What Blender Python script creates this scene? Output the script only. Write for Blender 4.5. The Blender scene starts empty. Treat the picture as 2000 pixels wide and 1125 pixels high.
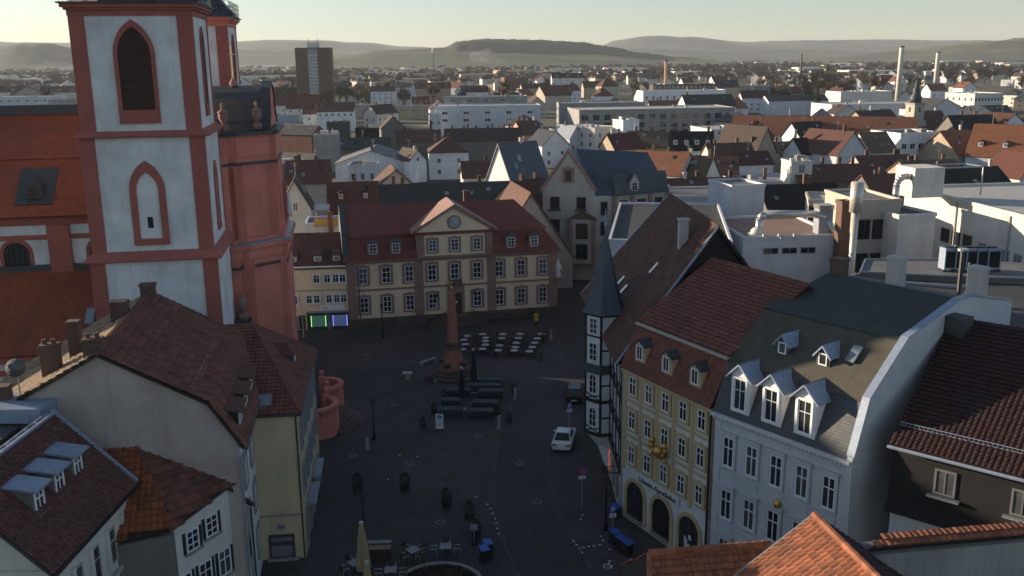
import bpy, bmesh, math, random
from mathutils import Matrix, Vector
R = math.radians
random.seed(7)
sc = bpy.context.scene
COL = sc.collection
# ------------------------------------------------------------------ camera
H = 35.0; F = 1850.0; PITCH = R(13.7); ROLL = R(0.6)
_f = Vector((0, math.cos(PITCH), -math.sin(PITCH))); _u0 = Vector((0, math.sin(PITCH), math.cos(PITCH))); _r0 = Vector((1, 0, 0))
_r = _r0*math.cos(ROLL) - _u0*math.sin(ROLL); _u = _r0*math.sin(ROLL) + _u0*math.cos(ROLL)
cam = bpy.data.cameras.new('camera'); camo = bpy.data.objects.new('camera', cam); COL.objects.link(camo)
cam.sensor_width = 36; cam.lens = 36*F/2000; cam.clip_start = .5; cam.clip_end = 60000
m = Matrix((_r, _u, -_f)).transposed().to_4x4(); m.translation = (0, 0, H); camo.matrix_world = m
sc.camera = camo
# ------------------------------------------------------------------ sky, sun, exposure
SUN_AZ = R(-67.6); SUN_EL = R(10.5)
sun_dir = Vector((math.sin(SUN_AZ)*math.cos(SUN_EL), math.cos(SUN_AZ)*math.cos(SUN_EL), math.sin(SUN_EL)))
world = bpy.data.worlds.new('World'); sc.world = world; world.use_nodes = True
nt = world.node_tree; sky = nt.nodes.new('ShaderNodeTexSky'); sky.sky_type = 'NISHITA'; sky.sun_disc = False
sky.sun_elevation = SUN_EL; sky.sun_rotation = SUN_AZ % (2*math.pi); sky.air_density = 1.0; sky.dust_density = 0.35; sky.ozone_density = 3.2
bg = nt.nodes['Background']; bg.inputs[1].default_value = 0.09
hs = nt.nodes.new('ShaderNodeHueSaturation'); hs.inputs['Saturation'].default_value = .72; nt.links.new(sky.outputs[0], hs.inputs['Color']); nt.links.new(hs.outputs[0], bg.inputs[0])
sl = bpy.data.lights.new('sun', 'SUN'); sl.energy = 5.0; sl.angle = R(0.5); sl.color = (1.0, .80, .58)
so = bpy.data.objects.new('sun', sl); COL.objects.link(so); so.rotation_euler = sun_dir.to_track_quat('Z', 'Y').to_euler(); so.location = (0, 0, 200)
vs = sc.view_settings; sc.display_settings.display_device = 'sRGB'
vs.view_transform = 'Standard'; vs.look = 'None'; vs.exposure = 1.0; vs.gamma = 1.0; vs.use_curve_mapping = False
sc.render.engine = 'CYCLES'; sc.cycles.use_denoising = True; sc.cycles.max_bounces = 6; sc.cycles.diffuse_bounces = 3
sc.cycles.volume_bounces = 1; sc.cycles.sample_clamp_indirect = 6

# ------------------------------------------------------------------ placing: a ray of the survey photo cut with a height or a distance
def ray(px, py): return _f + _r*((px-1000)/F) - _u*((py-562.5)/F)
def G(px, py, z=0.0):
    d = ray(px, py); t = (z-H)/d.z; return Vector((d.x*t, d.y*t, z))
def D(px, py, Y):
    d = ray(px, py); t = Y/d.y; return Vector((d.x*t, Y, H+d.z*t))

# ------------------------------------------------------------------ materials
MAT = {}
def nodes(name):
    m_ = bpy.data.materials.new(name); m_.use_nodes = True; n = m_.node_tree; b = n.nodes['Principled BSDF']
    MAT[name] = m_; return m_, n, b
def mixrgb(n, a, b, fac, mode='MIX'):
    x = n.nodes.new('ShaderNodeMix'); x.data_type = 'RGBA'; x.blend_type = mode
    for s, v in ((x.inputs[0], fac), (x.inputs[6], a), (x.inputs[7], b)):
        if hasattr(v, 'is_linked') or hasattr(v, 'links'): n.links.new(v, s)
        else: s.default_value = v if not isinstance(v, tuple) else (*v[:3], 1)
    return x.outputs[2]
def noise(n, scale, detail=4, vec=None, rough=.6):
    t = n.nodes.new('ShaderNodeTexNoise'); t.inputs['Scale'].default_value = scale; t.inputs['Detail'].default_value = detail; t.inputs['Roughness'].default_value = rough
    if vec is not None: n.links.new(vec, t.inputs['Vector'])
    return t.outputs['Fac']
def ramp(n, f, a, b):
    r_ = n.nodes.new('ShaderNodeMapRange'); r_.inputs[1].default_value = a; r_.inputs[2].default_value = b; n.links.new(f, r_.inputs[0]); return r_.outputs[0]
def bump(n, b, h, s=.3, d=.02):
    k = n.nodes.new('ShaderNodeBump'); k.inputs['Strength'].default_value = s; k.inputs['Distance'].default_value = d
    n.links.new(h, k.inputs['Height']); n.links.new(k.outputs[0], b.inputs['Normal'])
def coord(n, which='Object'):
    return n.nodes.new('ShaderNodeTexCoord').outputs[which]
def dk(c, k): return tuple(v*k for v in c)
def plaster(name, c, dirt=.25, rough=.9):
    m_, n, b = nodes(name); oc = coord(n)
    w = ramp(n, noise(n, .35, 6, oc), .35, .75)
    mp = n.nodes.new('ShaderNodeMapping'); mp.inputs['Scale'].default_value = (2.2, 2.2, .18); n.links.new(oc, mp.inputs[0])
    st = ramp(n, noise(n, 1.0, 5, mp.outputs[0]), .52, .8)
    c1 = mixrgb(n, c, dk(c, 1-dirt), w); mul = n.nodes.new('ShaderNodeMath'); mul.operation = 'MULTIPLY'; mul.inputs[1].default_value = dirt*1.6; n.links.new(st, mul.inputs[0])
    c2 = mixrgb(n, c1, dk(c, .5), mul.outputs[0]); n.links.new(c2, b.inputs['Base Color']); b.inputs['Roughness'].default_value = rough
    bump(n, b, noise(n, 14, 3, oc), .15, .01); return m_
def tiles(name, c, c2, w=.30, h=.34, mortar=.03, moss=.35, mossc=(.035, .034, .028), gap=.35, rough=.8, bm=.6, offs=.5):
    m_, n, b = nodes(name); uv = coord(n, 'UV'); oc = coord(n)
    t = n.nodes.new('ShaderNodeTexBrick'); n.links.new(uv, t.inputs['Vector'])
    for k, v in (('Color1', c), ('Color2', c2), ('Mortar', dk(c, gap))): t.inputs[k].default_value = (*v, 1)
    t.inputs['Scale'].default_value = 1; t.inputs['Mortar Size'].default_value = mortar; t.inputs['Mortar Smooth'].default_value = .3; t.inputs['Bias'].default_value = 0
    t.inputs['Brick Width'].default_value = w; t.inputs['Row Height'].default_value = h; t.offset = offs
    big = ramp(n, noise(n, .22, 7, oc, .7), .45, .72); fine = ramp(n, noise(n, 1.8, 5, oc, .7), .3, .75)
    mu = n.nodes.new('ShaderNodeMath'); mu.operation = 'MULTIPLY'; mu.inputs[1].default_value = moss; n.links.new(big, mu.inputs[0])
    x = mixrgb(n, t.outputs[0], mossc, mu.outputs[0])
    x = mixrgb(n, x, mixrgb(n, x, (0, 0, 0), .4), fine)
    n.links.new(x, b.inputs['Base Color']); b.inputs['Roughness'].default_value = rough
    sp = n.nodes.new('ShaderNodeSeparateXYZ'); n.links.new(uv, sp.inputs[0])
    dv = n.nodes.new('ShaderNodeMath'); dv.operation = 'DIVIDE'; dv.inputs[1].default_value = h; n.links.new(sp.outputs[1], dv.inputs[0])
    fr = n.nodes.new('ShaderNodeMath'); fr.operation = 'FRACT'; n.links.new(dv.outputs[0], fr.inputs[0])
    ad = n.nodes.new('ShaderNodeMath'); ad.operation = 'MULTIPLY_ADD'; n.links.new(t.outputs['Fac'], ad.inputs[0]); ad.inputs[1].default_value = -.8
    sb = n.nodes.new('ShaderNodeMath'); sb.operation = 'SUBTRACT'; sb.inputs[0].default_value = 1; n.links.new(fr.outputs[0], sb.inputs[1]); n.links.new(sb.outputs[0], ad.inputs[2])
    bump(n, b, ad.outputs[0], bm, .04); return m_
def plain(name, c, rough=.6, metal=0.0, var=.25, ns=3.0, spec=None):
    m_, n, b = nodes(name); oc = coord(n)
    x = mixrgb(n, c, dk(c, 1-var), ramp(n, noise(n, ns, 5, oc), .35, .7)); n.links.new(x, b.inputs['Base Color'])
    b.inputs['Roughness'].default_value = rough; b.inputs['Metallic'].default_value = metal
    if spec is not None: b.inputs['Specular IOR Level'].default_value = spec
    return m_
def glow(name, c, e, s):
    m_, n, b = nodes(name); b.inputs['Base Color'].default_value = (*c, 1); b.inputs['Emission Color'].default_value = (*e, 1); b.inputs['Emission Strength'].default_value = s; return m_
def tilepiece(name, c, var=.5, lichen=False):      # single clay tile, colour differs from tile to tile
    m_, n, b = nodes(name); oc = coord(n); geo = n.nodes.new('ShaderNodeNewGeometry')
    oi = n.nodes.new('ShaderNodeObjectInfo')
    s = n.nodes.new('ShaderNodeMath'); s.operation = 'ADD'; n.links.new(geo.outputs['Random Per Island'], s.inputs[0]); n.links.new(oi.outputs['Random'], s.inputs[1])
    fr = n.nodes.new('ShaderNodeMath'); fr.operation = 'FRACT'; n.links.new(s.outputs[0], fr.inputs[0])
    x = mixrgb(n, c, dk(c, 1-var), fr.outputs[0])
    x = mixrgb(n, x, (.03, .03, .026), ramp(n, noise(n, .45, 7, oc, .7), .5, .95))
    if lichen: x = mixrgb(n, x, (.26, .26, .24), ramp(n, noise(n, 3.2, 6, oc, .75), .62, .72))
    n.links.new(x, b.inputs['Base Color']); b.inputs['Roughness'].default_value = .85
    return m_

plaster('white_plaster', (.74, .75, .76)); plaster('tower_white', (.74, .75, .74), .34); plaster('cream_plaster', (.78, .62, .42), .15); plaster('grey_plaster', (.36, .34, .32), .35)
plaster('gable_plaster', (.44, .375, .33), .35); plaster('yellow_plaster', (.56, .46, .28)); plaster('ochre_trim', (.52, .40, .22), .2); plaster('facade_white', (.66, .66, .64), .2)
plaster('pale_blue_white', (.53, .56, .60), .24); plaster('house_white', (.62, .60, .54), .25); plaster('beige_plaster', (.46, .42, .35)); plaster('nouveau_plaster', (.42, .40, .36)); plaster('tan_plaster', (.40, .33, .24)); plaster('factory_white', (.66, .63, .57), .28)
plaster('peach_plaster', (.56, .34, .24)); plaster('dark_render', (.16, .15, .14)); plaster('concrete', (.30, .30, .30), .35)
plaster('red_sandstone', (.66, .22, .16), .3); plaster('red_trim', (.38, .115, .09), .25); plaster('mansard_white', (.54, .56, .57), .2); plaster('palais_stone', (.30, .185, .155), .3); plaster('obelisk_stone', (.36, .15, .11), .35)
plaster('dark_sandstone', (.11, .08, .07), .4); plaster('brick_wall', (.19, .085, .06), .4); plaster('chimney_brick', (.12, .075, .055), .45); plaster('chimney_pale', (.48, .46, .43), .3)
tiles('tile_brown', (.165, .062, .040), (.115, .046, .032)); tiles('tile_red', (.16, .048, .034), (.12, .038, .028), .24, .30, .02, .2); tiles('tile_dark', (.080, .044, .036), (.058, .035, .030)); tiles('tile_orange', (.30, .105, .048), (.22, .08, .04))
tiles('tile_palais', (.23, .058, .042), (.18, .048, .036), .22, .28, .012, .15); tiles('tile_nave', (.40, .085, .030), (.28, .066, .026), .22, .26, .02, .45); tiles('tile_tan', (.19, .12, .075), (.15, .10, .06)); tiles('tile_maroon', (.10, .018, .02), (.07, .015, .018), .28, .34, .02, .3)
tiles('slate', (.045, .052, .062), (.06, .068, .078), .26, .2, .012, .2, (.03, .032, .03), .5, .55, .3); tiles('slate_blue', (.055, .075, .105), (.068, .09, .125), .26, .22, .012, .1, (.03, .032, .03), .6, .5, .25)
tiles('slate_green', (.038, .048, .046), (.03, .038, .036), 1.0, 4.0, .012, .5, (.02, .022, .02), .6, .8, .2); tiles('slate_dark', (.008, .008, .009), (.012, .012, .013), .3, .22, .012, .1, (.01, .01, .01), .5, .9, .3); tiles('felt_tan', (.088, .083, .064), (.074, .070, .055), 1.0, 2.6, .012, .5, (.05, .04, .03), .6, .9, .15)
tiles('brick_slab', (.22, .12, .075), (.17, .09, .06), .25, .08, .012, .2)
plain('tile_bed', (.03, .02, .018), .9); plain('zinc', (.27, .33, .43), .5, .2); plain('lead', (.30, .33, .38), .5, .4); plain('gutter', (.06, .065, .07), .5, .4)
plain('window_white', (.74, .75, .76), .5, 0, .1); plain('window_dark', (.05, .04, .035), .6); plain('sill_stone', (.30, .28, .26), .8)
plain('timber_black', (.016, .013, .012), .8); plain('wood_dark', (.045, .026, .016), .7); plain('louvre', (.055, .022, .015), .8); plain('iron', (.012, .012, .014), .5, .3)
plain('gold', (.62, .38, .10), .4, .7); plain('steel', (.55, .55, .54), .35, .7); plain('stack_metal', (.62, .56, .50), .4, .3); plain('roof_felt', (.055, .055, .06), .9, 0, .4, .6); plain('roof_grey', (.16, .16, .165), .9, 0, .35, .5); plain('roof_light', (.42, .41, .39), .9, 0, .2, .5); plain('roof_pinkish', (.26, .17, .13), .9, 0, .3, .6)
plain('table_white', (.40, .40, .39), .5, 0, .05); plain('tarp', (.016, .030, .044), .55); plain('parasol_dark', (.012, .016, .024), .6); plain('parasol_beige', (.40, .31, .18), .9, 0, .25, 6); plain('planter', (.02, .02, .02), .8); plain('shrub_dark', (.012, .018, .010), .9); plain('rattan', (.05, .04, .03), .8); plain('table_grey', (.24, .24, .25), .6)
plain('bin_body', (.014, .015, .018), .6); plain('bin_lid', (.03, .10, .42), .45); plain('sign_blue', (.02, .10, .40), .5, 0, .05); plain('sign_white', (.74, .76, .78), .5, 0, .05); plain('sign_red', (.5, .03, .03), .5, 0, .05); plain('post_yellow', (.55, .36, .02), .5); plain('stud', (.55, .55, .52), .7)
plain('car_white', (.72, .73, .74), .25, 0, .03); plain('car_dark', (.012, .014, .016), .2, 0, .05); plain('tyre', (.012, .012, .012), .9); plain('rim', (.35, .35, .36), .35, .8); plain('lamp_red', (.35, .01, .01), .3)
plain('glass', (.012, .016, .022), .06, 0, .05, 3, .6); plain('glass_curtain', (.09, .10, .11), .12, 0, .6, 1.2, .6); plain('glass_dim', (.035, .04, .045), .1, 0, .5, 1.5, .6); plain('glass_sky', (.03, .05, .07), .03, .35, .3, 1.0, .8); plain('glass_pale', (.18, .22, .26), .15, 0, .3, .7, .6); plain('car_glass', (.012, .014, .018), .05, 0, 0, 3, .6)
plain('bark', (.06, .045, .035), .95); plain('twig', (.085, .058, .036), .95, 0, .4, .15); plain('evergreen', (.018, .028, .018), .95, 0, .5, .4); plain('bedding', (.02, .014, .008), .95, 0, .6, 8)
plain('clock_face', (.26, .32, .34), .5, 0, .05); plain('statue_white', (.66, .65, .62), .8); plain('blackboard', (.02, .022, .025), .6); plain('balcony_yellow', (.50, .32, .08), .7); plain('orange_lamp', (.4, .1, .03), .6)
glow('shop_green', (.05, .08, .08), (.16, .42, .36), .07); glow('shop_blue', (.05, .06, .10), (.20, .30, .70), .09); glow('led_green', (.2, .5, .1), (.35, 1.0, .25), .8); glow('led_blue', (.2, .2, .8), (.30, .30, 1.0), .8); glow('led_orange', (.6, .1, .03), (1.0, .16, .05), .8); glow('shop_lit', (.10, .09, .06), (.5, .42, .25), .10)
for nm, c in (('tp_brown', (.190, .066, .042)), ('tp_red', (.205, .070, .050)), ('tp_dark', (.145, .058, .042)), ('tp_orange', (.34, .118, .055)), ('tp_rust', (.29, .080, .024)), ('tp_maroon_shaded', (.034, .007, .008)), ('tp_half', (.125, .052, .034)), ('tp_brown_sunlit', (.30, .20, .11))): tilepiece(nm, c, .38 if nm in ('tp_red', 'tp_maroon_shaded') else .5)
tilepiece('tp_moss', (.150, .060, .045), .5, True)

# ------------------------------------------------------------------ mesh collecting
class MB:
    def __init__(s, M=None): s.v = []; s.f = []; s.m = []; s.M = M; s.k = 0
    def add(s, vs, fs):
        o = len(s.v); s.v += [tuple(s.M @ Vector(p)) if s.M else tuple(p) for p in vs]
        s.f += [tuple(o+i for i in f_) for f_ in fs]; s.m += [s.k]*len(fs); return s
    def box(s, x0, x1, y0, y1, z0, z1):
        return s.add([(x, y, z) for z in (z0, z1) for y in (y0, y1) for x in (x0, x1)], [(0, 2, 3, 1), (4, 5, 7, 6), (0, 1, 5, 4), (2, 6, 7, 3), (0, 4, 6, 2), (1, 3, 7, 5)])
    def cbox(s, x, y, z, w, d, h): return s.box(x-w/2, x+w/2, y-d/2, y+d/2, z, z+h)
    def prism(s, pts, vec):
        n = len(pts); v = Vector(vec); a = [Vector(p) for p in pts]
        return s.add(a+[p+v for p in a], [tuple(range(n))[::-1], tuple(range(n, 2*n))]+[(i, (i+1) % n, n+(i+1) % n, n+i) for i in range(n)])
    def slab(s, pts, t):
        a = [Vector(p) for p in pts]; nrm = Vector((0, 0, 0))
        for i in range(len(a)): nrm += a[i].cross(a[(i+1) % len(a)])
        nrm.normalize()
        if nrm.z < 0: nrm = -nrm
        return s.prism([p-nrm*t for p in a], nrm*t)
    def face(s, pts): return s.add(pts, [tuple(range(len(pts)))])
    def tube(s, p, q, r, r2=None, n=8, caps=True):
        p = Vector(p); q = Vector(q); r2 = r if r2 is None else r2; d = (q-p).normalized(); a = d.orthogonal().normalized(); b = d.cross(a)
        vs_ = [c_+(a*math.cos(t)+b*math.sin(t))*k for c_, k in ((p, r), (q, r2)) for t in [2*math.pi*i/n for i in range(n)]]
        fs = [(i, (i+1) % n, n+(i+1) % n, n+i) for i in range(n)]
        if caps: fs += [tuple(range(n))[::-1], tuple(range(n, 2*n))]
        return s.add(vs_, fs)
    def path(s, pts, r, n=8):
        for a, b in zip(pts[:-1], pts[1:]): s.tube(a, b, r, n=n)
        return s
    def lathe(s, prof, c=(0, 0, 0), n=12, a0=0.0, ang=2*math.pi):
        full = ang > 6.28; k = n if full else n+1; vs_ = []
        for r_, z in prof:
            for i in range(k):
                t = a0+ang*i/n; vs_.append((c[0]+r_*math.cos(t), c[1]+r_*math.sin(t), c[2]+z))
        fs = []
        for j in range(len(prof)-1):
            for i in range(n):
                i2 = (i+1) % k; fs.append((j*k+i, j*k+i2, (j+1)*k+i2, (j+1)*k+i))
        if full: fs += [tuple(range(k))[::-1], tuple((len(prof)-1)*k+i for i in range(k))]
        return s.add(vs_, fs)
    def mesh(s, name, mats, smooth=False, recalc=True):
        me = bpy.data.meshes.new(name); me.from_pydata(s.v, [], s.f); me.polygons.foreach_set('material_index', s.m)
        for k in (mats if isinstance(mats, (list, tuple)) else [mats]): me.materials.append(MAT[k])
        if recalc:
            b = bmesh.new(); b.from_mesh(me); bmesh.ops.recalc_face_normals(b, faces=b.faces); b.to_mesh(me); b.free()
        uvl = me.uv_layers.new(name='UVMap').data
        for p in me.polygons:
            n = p.normal
            if abs(n.z) > .985: a, b_ = Vector((1, 0, 0)), Vector((0, 1, 0))
            else:
                a = Vector((0, 0, 1)).cross(n).normalized(); b_ = n.cross(a)
            for li in p.loop_indices:
                co = me.vertices[me.loops[li].vertex_index].co; uvl[li].uv = (co.dot(a), co.dot(b_))
            p.use_smooth = smooth
        return me
    def build(s, name, mat, parent=None, smooth=False, kind=None, label=None, recalc=True):
        return put(name, s.mesh(name, mat, smooth, recalc), parent, kind=kind, label=label)
def put(name, me, parent=None, loc=None, rz=0.0, kind=None, label=None, cat=None, group=None, mw=None):
    o = bpy.data.objects.new(name, me); COL.objects.link(o); o.parent = parent
    if loc is not None: o.location = loc
    if rz: o.rotation_euler = (0, 0, rz)
    if mw is not None: o.matrix_local = mw
    for k, v in (('kind', kind), ('label', label), ('category', cat), ('group', group)):
        if v: o[k] = v
    return o
def thing(name, label, cat, loc=(0, 0, 0), rz=0.0, group=None): return put(name, None, None, loc, rz, None, label, cat, group)
def dup(o, loc=None, rz=None, label=None, group=None):
    c = o.copy(); COL.objects.link(c)
    if loc is not None: c.location = loc
    if rz is not None: c.rotation_euler = (0, 0, rz)
    if label: c['label'] = label
    if group: c['group'] = group
    for ch in o.children:
        d = ch.copy(); COL.objects.link(d); d.parent = c
        for g in ch.children:
            e = g.copy(); COL.objects.link(e); e.parent = d
    return c
def phit(px, py, P, a):      # survey ray cut with the upright plane through P along direction a
    d = ray(px, py); n = Vector((-math.sin(a), math.cos(a), 0)); t = n.dot(Vector((P[0], P[1], 0)))/n.dot(Vector((d.x, d.y, 0))); return Vector((d.x*t, d.y*t, H+d.z*t))
def rzof(P, Q): return math.atan2(Q[1]-P[1], Q[0]-P[0])
def loc2(root, p):      # world point -> local of a root with a z rotation
    d = Vector(p)-root.location; a = -root.rotation_euler.z
    return Vector((d.x*math.cos(a)-d.y*math.sin(a), d.x*math.sin(a)+d.y*math.cos(a), d.z))

# ------------------------------------------------------------------ windows
WC = {}; WR = random.Random(3)
def window_meshes(w, h, nc, nr, fm, gm, fw, surround, sm, arch):
    key = (round(w, 2), round(h, 2), nc, nr, fm, gm, fw, surround, sm, arch)
    if key in WC: return WC[key]
    f_ = MB(); t0, t1 = -.075, -.02; b = fw
    z1 = h-(w/2 if arch else 0)
    f_.box(-w/2, -w/2+b, t0, t1, 0, z1); f_.box(w/2-b, w/2, t0, t1, 0, z1); f_.box(-w/2+b, w/2-b, t0, t1, 0, b)
    if not arch: f_.box(-w/2+b, w/2-b, t0, t1, h-b, h)
    else:
        n = 10
        for i in range(n):
            a, c = math.pi*i/n, math.pi*(i+1)/n
            f_.prism([(w/2*math.cos(a), t0, z1+w/2*math.sin(a)), (w/2*math.cos(c), t0, z1+w/2*math.sin(c)), ((w/2-b)*math.cos(c), t0, z1+(w/2-b)*math.sin(c)), ((w/2-b)*math.cos(a), t0, z1+(w/2-b)*math.sin(a))], (0, t1-t0, 0))
    bb = b*.6
    for i in range(1, nc): x = -w/2+w*i/nc; f_.box(x-bb/2, x+bb/2, t0+.012, t1-.002, b, h-b)
    for j in range(1, nr):
        z = h*j/nr if nr != 2 else h*.64
        f_.box(-w/2+b, w/2-b, t0+.006, t1-.004, z-bb/2, z+bb/2)
    g = MB(); 
    if arch: g.prism([(-w/2+b*.3, -.03, .02), (w/2-b*.3, -.03, .02)]+[((w/2-b*.3)*math.cos(math.pi*i/10), -.03, z1+(w/2-b*.3)*math.sin(math.pi*i/10)) for i in range(11)], (0, .025, 0))
    else: g.box(-w/2+b*.3, w/2-b*.3, -.03, -.005, .02, h-.02)
    s = None
    if surround:
        q = surround; s = MB()
        s.box(-w/2-q, -w/2, -.13, 0, -q*.6, z1); s.box(w/2, w/2+q, -.13, 0, -q*.6, z1); s.box(-w/2, w/2, -.15, 0, -q*.6, 0)
        if arch:
            n = 10
            for i in range(n):
                a, c = math.pi*i/n, math.pi*(i+1)/n; R1, R2 = w/2, w/2+q
                s.prism([(R2*math.cos(a), -.13, z1+R2*math.sin(a)), (R2*math.cos(c), -.13, z1+R2*math.sin(c)), (R1*math.cos(c), -.13, z1+R1*math.sin(c)), (R1*math.cos(a), -.13, z1+R1*math.sin(a))], (0, .13, 0))
        else: s.prism([(-w/2-q, -.13, h), (w/2+q, -.13, h), (w/2+q, -.13, h+q*.8), (w/4, -.13, h+q*.95), (0, -.13, h+q*1.35), (-w/4, -.13, h+q*.95), (-w/2-q, -.13, h+q*.8)], (0, .13, 0)) if surround > .2 else s.box(-w/2-q, w/2+q, -.13, 0, h, h+q)
    WC[key] = (f_.mesh('window', fm), g.mesh('pane', gm), s.mesh('surround', sm) if s else None)
    return WC[key]
def win(parent, p, rz, w=1.1, h=1.6, nc=2, nr=2, fm='window_white', gm='glass', fw=.09, surround=0, sm='sill_stone', arch=False, sub=False, name='window'):
    if gm == 'glass': gm = WR.choice(('glass', 'glass', 'glass', 'glass_dim', 'glass_dim', 'glass_curtain', 'glass_sky'))
    a, g, s = window_meshes(w, h, nc, nr, fm, gm, fw, surround, sm, arch)
    o = put(name, a, parent, p, rz)
    if sub: put('pane', g, parent, p, rz)
    else: put('pane', g, o)
    if s: put('surround', s, parent if sub else o, p if sub else None, rz if sub else 0)
    return o
FW = {}
def farwin(parent, p, rz, w=1.1, h=1.4, fm='window_white', gm='glass'):
    key = (round(w, 1), round(h, 1), fm, gm)
    if key not in FW:
        b = MB(); b.box(-w/2, w/2, -.05, 0, 0, h); b.k = 1; b.box(-w/2+.1, w/2-.1, -.07, -.02, .1, h-.1); b.k = 0; b.box(-.04, .04, -.09, -.02, .1, h-.1)
        FW[key] = b.mesh('window', [fm, gm])
    return put('window', FW[key], parent, p, rz)

# ------------------------------------------------------------------ roof tiles as pieces
_tile = {}
def tile_verts(w, e):
    xs = (0, .28, .5, .72, 1); hz = (0, .035, .045, .035, 0)
    top = [(x*w, e*1.12, .005+h*.8) for x, h in zip(xs, hz)]; bot = [(x*w, 0, .075+h*1.3) for x, h in zip(xs, hz)]; lip = [(x*w, .02, -.03) for x in xs]
    v = top+bot+lip; f_ = [(5+i, 6+i, 1+i, i) for i in range(4)]+[(10+i, 11+i, 6+i, 5+i) for i in range(4)]
    return v, f_
def inside(pt, poly):
    x, y = pt; c = False; n = len(poly)
    for i in range(n):
        (x1, y1), (x2, y2) = poly[i], poly[(i+1) % n]
        if (y1 > y) != (y2 > y) and x < (x2-x1)*(y-y1)/(y2-y1)+x1: c = not c
    return c
def tile_roof(parent, pts, mat, w=.32, e=.36, single=0, jit=.012, holes=(), name='roof_tiles'):
    """lay tiles on the plane polygon pts (local, first edge is the eave); the ones nearest the eave singly if asked, the rest as one part"""
    P = [Vector(p) for p in pts]; n = Vector((0, 0, 0))
    for i in range(len(P)): n += P[i].cross(P[(i+1) % len(P)])
    n.normalize()
    if n.z < 0: n = -n
    u = (Vector((0, 0, 1)).cross(n)).normalized(); up = n.cross(u)
    if up.z < 0: up = -up; u = -u
    u = up.cross(n)
    q = [((p-P[0]).dot(u), (p-P[0]).dot(up)) for p in P]; x0, x1 = min(a for a, b in q), max(a for a, b in q); y0, y1 = min(b for a, b in q), max(b for a, b in q)
    tv, tf = tile_verts(w, e); mb = MB(); cells = []
    for j in range(int((y1-y0)/e)+1):
        for i in range(int((x1-x0)/w)+1):
            cx, cy = x0+(i+.5)*w, y0+(j+.45)*e
            if inside((cx, cy), q) and not any(inside((cx, cy), h_) for h_ in holes): cells.append((j, i))
    rnd = random.Random(int(abs(x0*10)+abs(y1*7))); singles = set(sorted(cells)[:single]) if single else ()
    if single and 'm' not in _tile: _tile['m'] = {}
    for j, i in cells:
        o = P[0]+u*(x0+i*w+rnd.uniform(-jit, jit))+up*(y0+j*e+rnd.uniform(-jit, jit))+n*rnd.uniform(0, jit)
        if (j, i) in singles:
            key = (mat, w, e)
            if key not in _tile['m']: t = MB(); t.add(tv, tf); _tile['m'][key] = t.mesh('tile', mat, False, False)
            M = Matrix((u, up, n)).transposed().to_4x4(); M.translation = o
            put('tile', _tile['m'][key], parent, mw=M)
        else: mb.add([o+u*x+up*y+n*z for x, y, z in tv], tf)
    if mb.f: mb.build(name, mat, parent, kind='stuff', recalc=False)
def ridge(parent, a, b, mat, r=.13, name='ridge', seg=.4):
    a, b = Vector(a), Vector(b); L = (b-a).length; n = max(1, int(L/seg)); mb = MB(); d = (b-a)/n
    for i in range(n): mb.tube(a+d*i, a+d*(i+1.05), r*1.1, r*.92, 7)
    mb.build(name, mat, parent, kind='stuff')

# ------------------------------------------------------------------ generic house in local coordinates: front face y=0 from (0,0) to (w,0), depth d
def chimney(parent, x, y, z0, z1, w=.7, d=.55, mat='chimney_brick', pots=0):
    b = MB(); b.cbox(x, y, z0, w, d, z1-z0-.2); b.cbox(x, y, z1-.2, w+.16, d+.16, .12); b.cbox(x, y, z1-.08, w+.04, d+.04, .08)
    c = b.build('chimney', mat, parent)
    for k in range(pots):
        p = MB(); px_ = x+(k-(pots-1)/2)*w*.5; p.lathe([(.13, 0), (.16, .25), (.12, .3)], (px_, y, z1), 8); p.build('chimney_pot', 'chimney_brick', c)
    return c
def roof_slabs(root, w, d, h, kind, rise, o, mat, t=.18, name='roof'):
    b = MB()
    if kind == 'gx':
        k = rise/(d/2)
        b.slab([(-o, -o, h-o*k), (w+o, -o, h-o*k), (w+o, d/2, h+rise), (-o, d/2, h+rise)], t); b.slab([(w+o, d+o, h-o*k), (-o, d+o, h-o*k), (-o, d/2, h+rise), (w+o, d/2, h+rise)], t)
    elif kind == 'gy':
        k = rise/(w/2)
        b.slab([(-o, d+o, h-o*k), (-o, -o, h-o*k), (w/2, -o, h+rise), (w/2, d+o, h+rise)], t); b.slab([(w+o, -o, h-o*k), (w+o, d+o, h-o*k), (w/2, d+o, h+rise), (w/2, -o, h+rise)], t)
    elif kind == 'hip':
        q = min(w, d)/2; k = rise/q
        A, B, C, E = (-o, -o, h-o*k), (w+o, -o, h-o*k), (w+o, d+o, h-o*k), (-o, d+o, h-o*k)
        if w >= d: r1, r2 = (q, d/2, h+rise), (w-q, d/2, h+rise); fs = [[A, B, r2, r1], [B, C, r2], [C, E, r1, r2], [E, A, r1]]
        else: r1, r2 = (w/2, q, h+rise), (w/2, d-q, h+rise); fs = [[A, B, r1], [B, C, r2, r1], [C, E, r2], [E, A, r1, r2]]
        for f_ in fs: b.slab(f_, t)
    return b.build(name, mat, root) if b.f else None
def walls(root, w, d, h, kind, rise, mat):
    b = MB()
    if kind == 'gx': b.prism([(0, 0, 0), (0, d, 0), (0, d, h), (0, d/2, h+rise-.02), (0, 0, h)], (w, 0, 0))
    elif kind == 'gy': b.prism([(0, 0, 0), (w, 0, 0), (w, 0, h), (w/2, 0, h+rise-.02), (0, 0, h)], (0, d, 0))
    else: b.box(0, w, 0, d, 0, h)
    return b.build('wall', mat, root)
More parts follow.
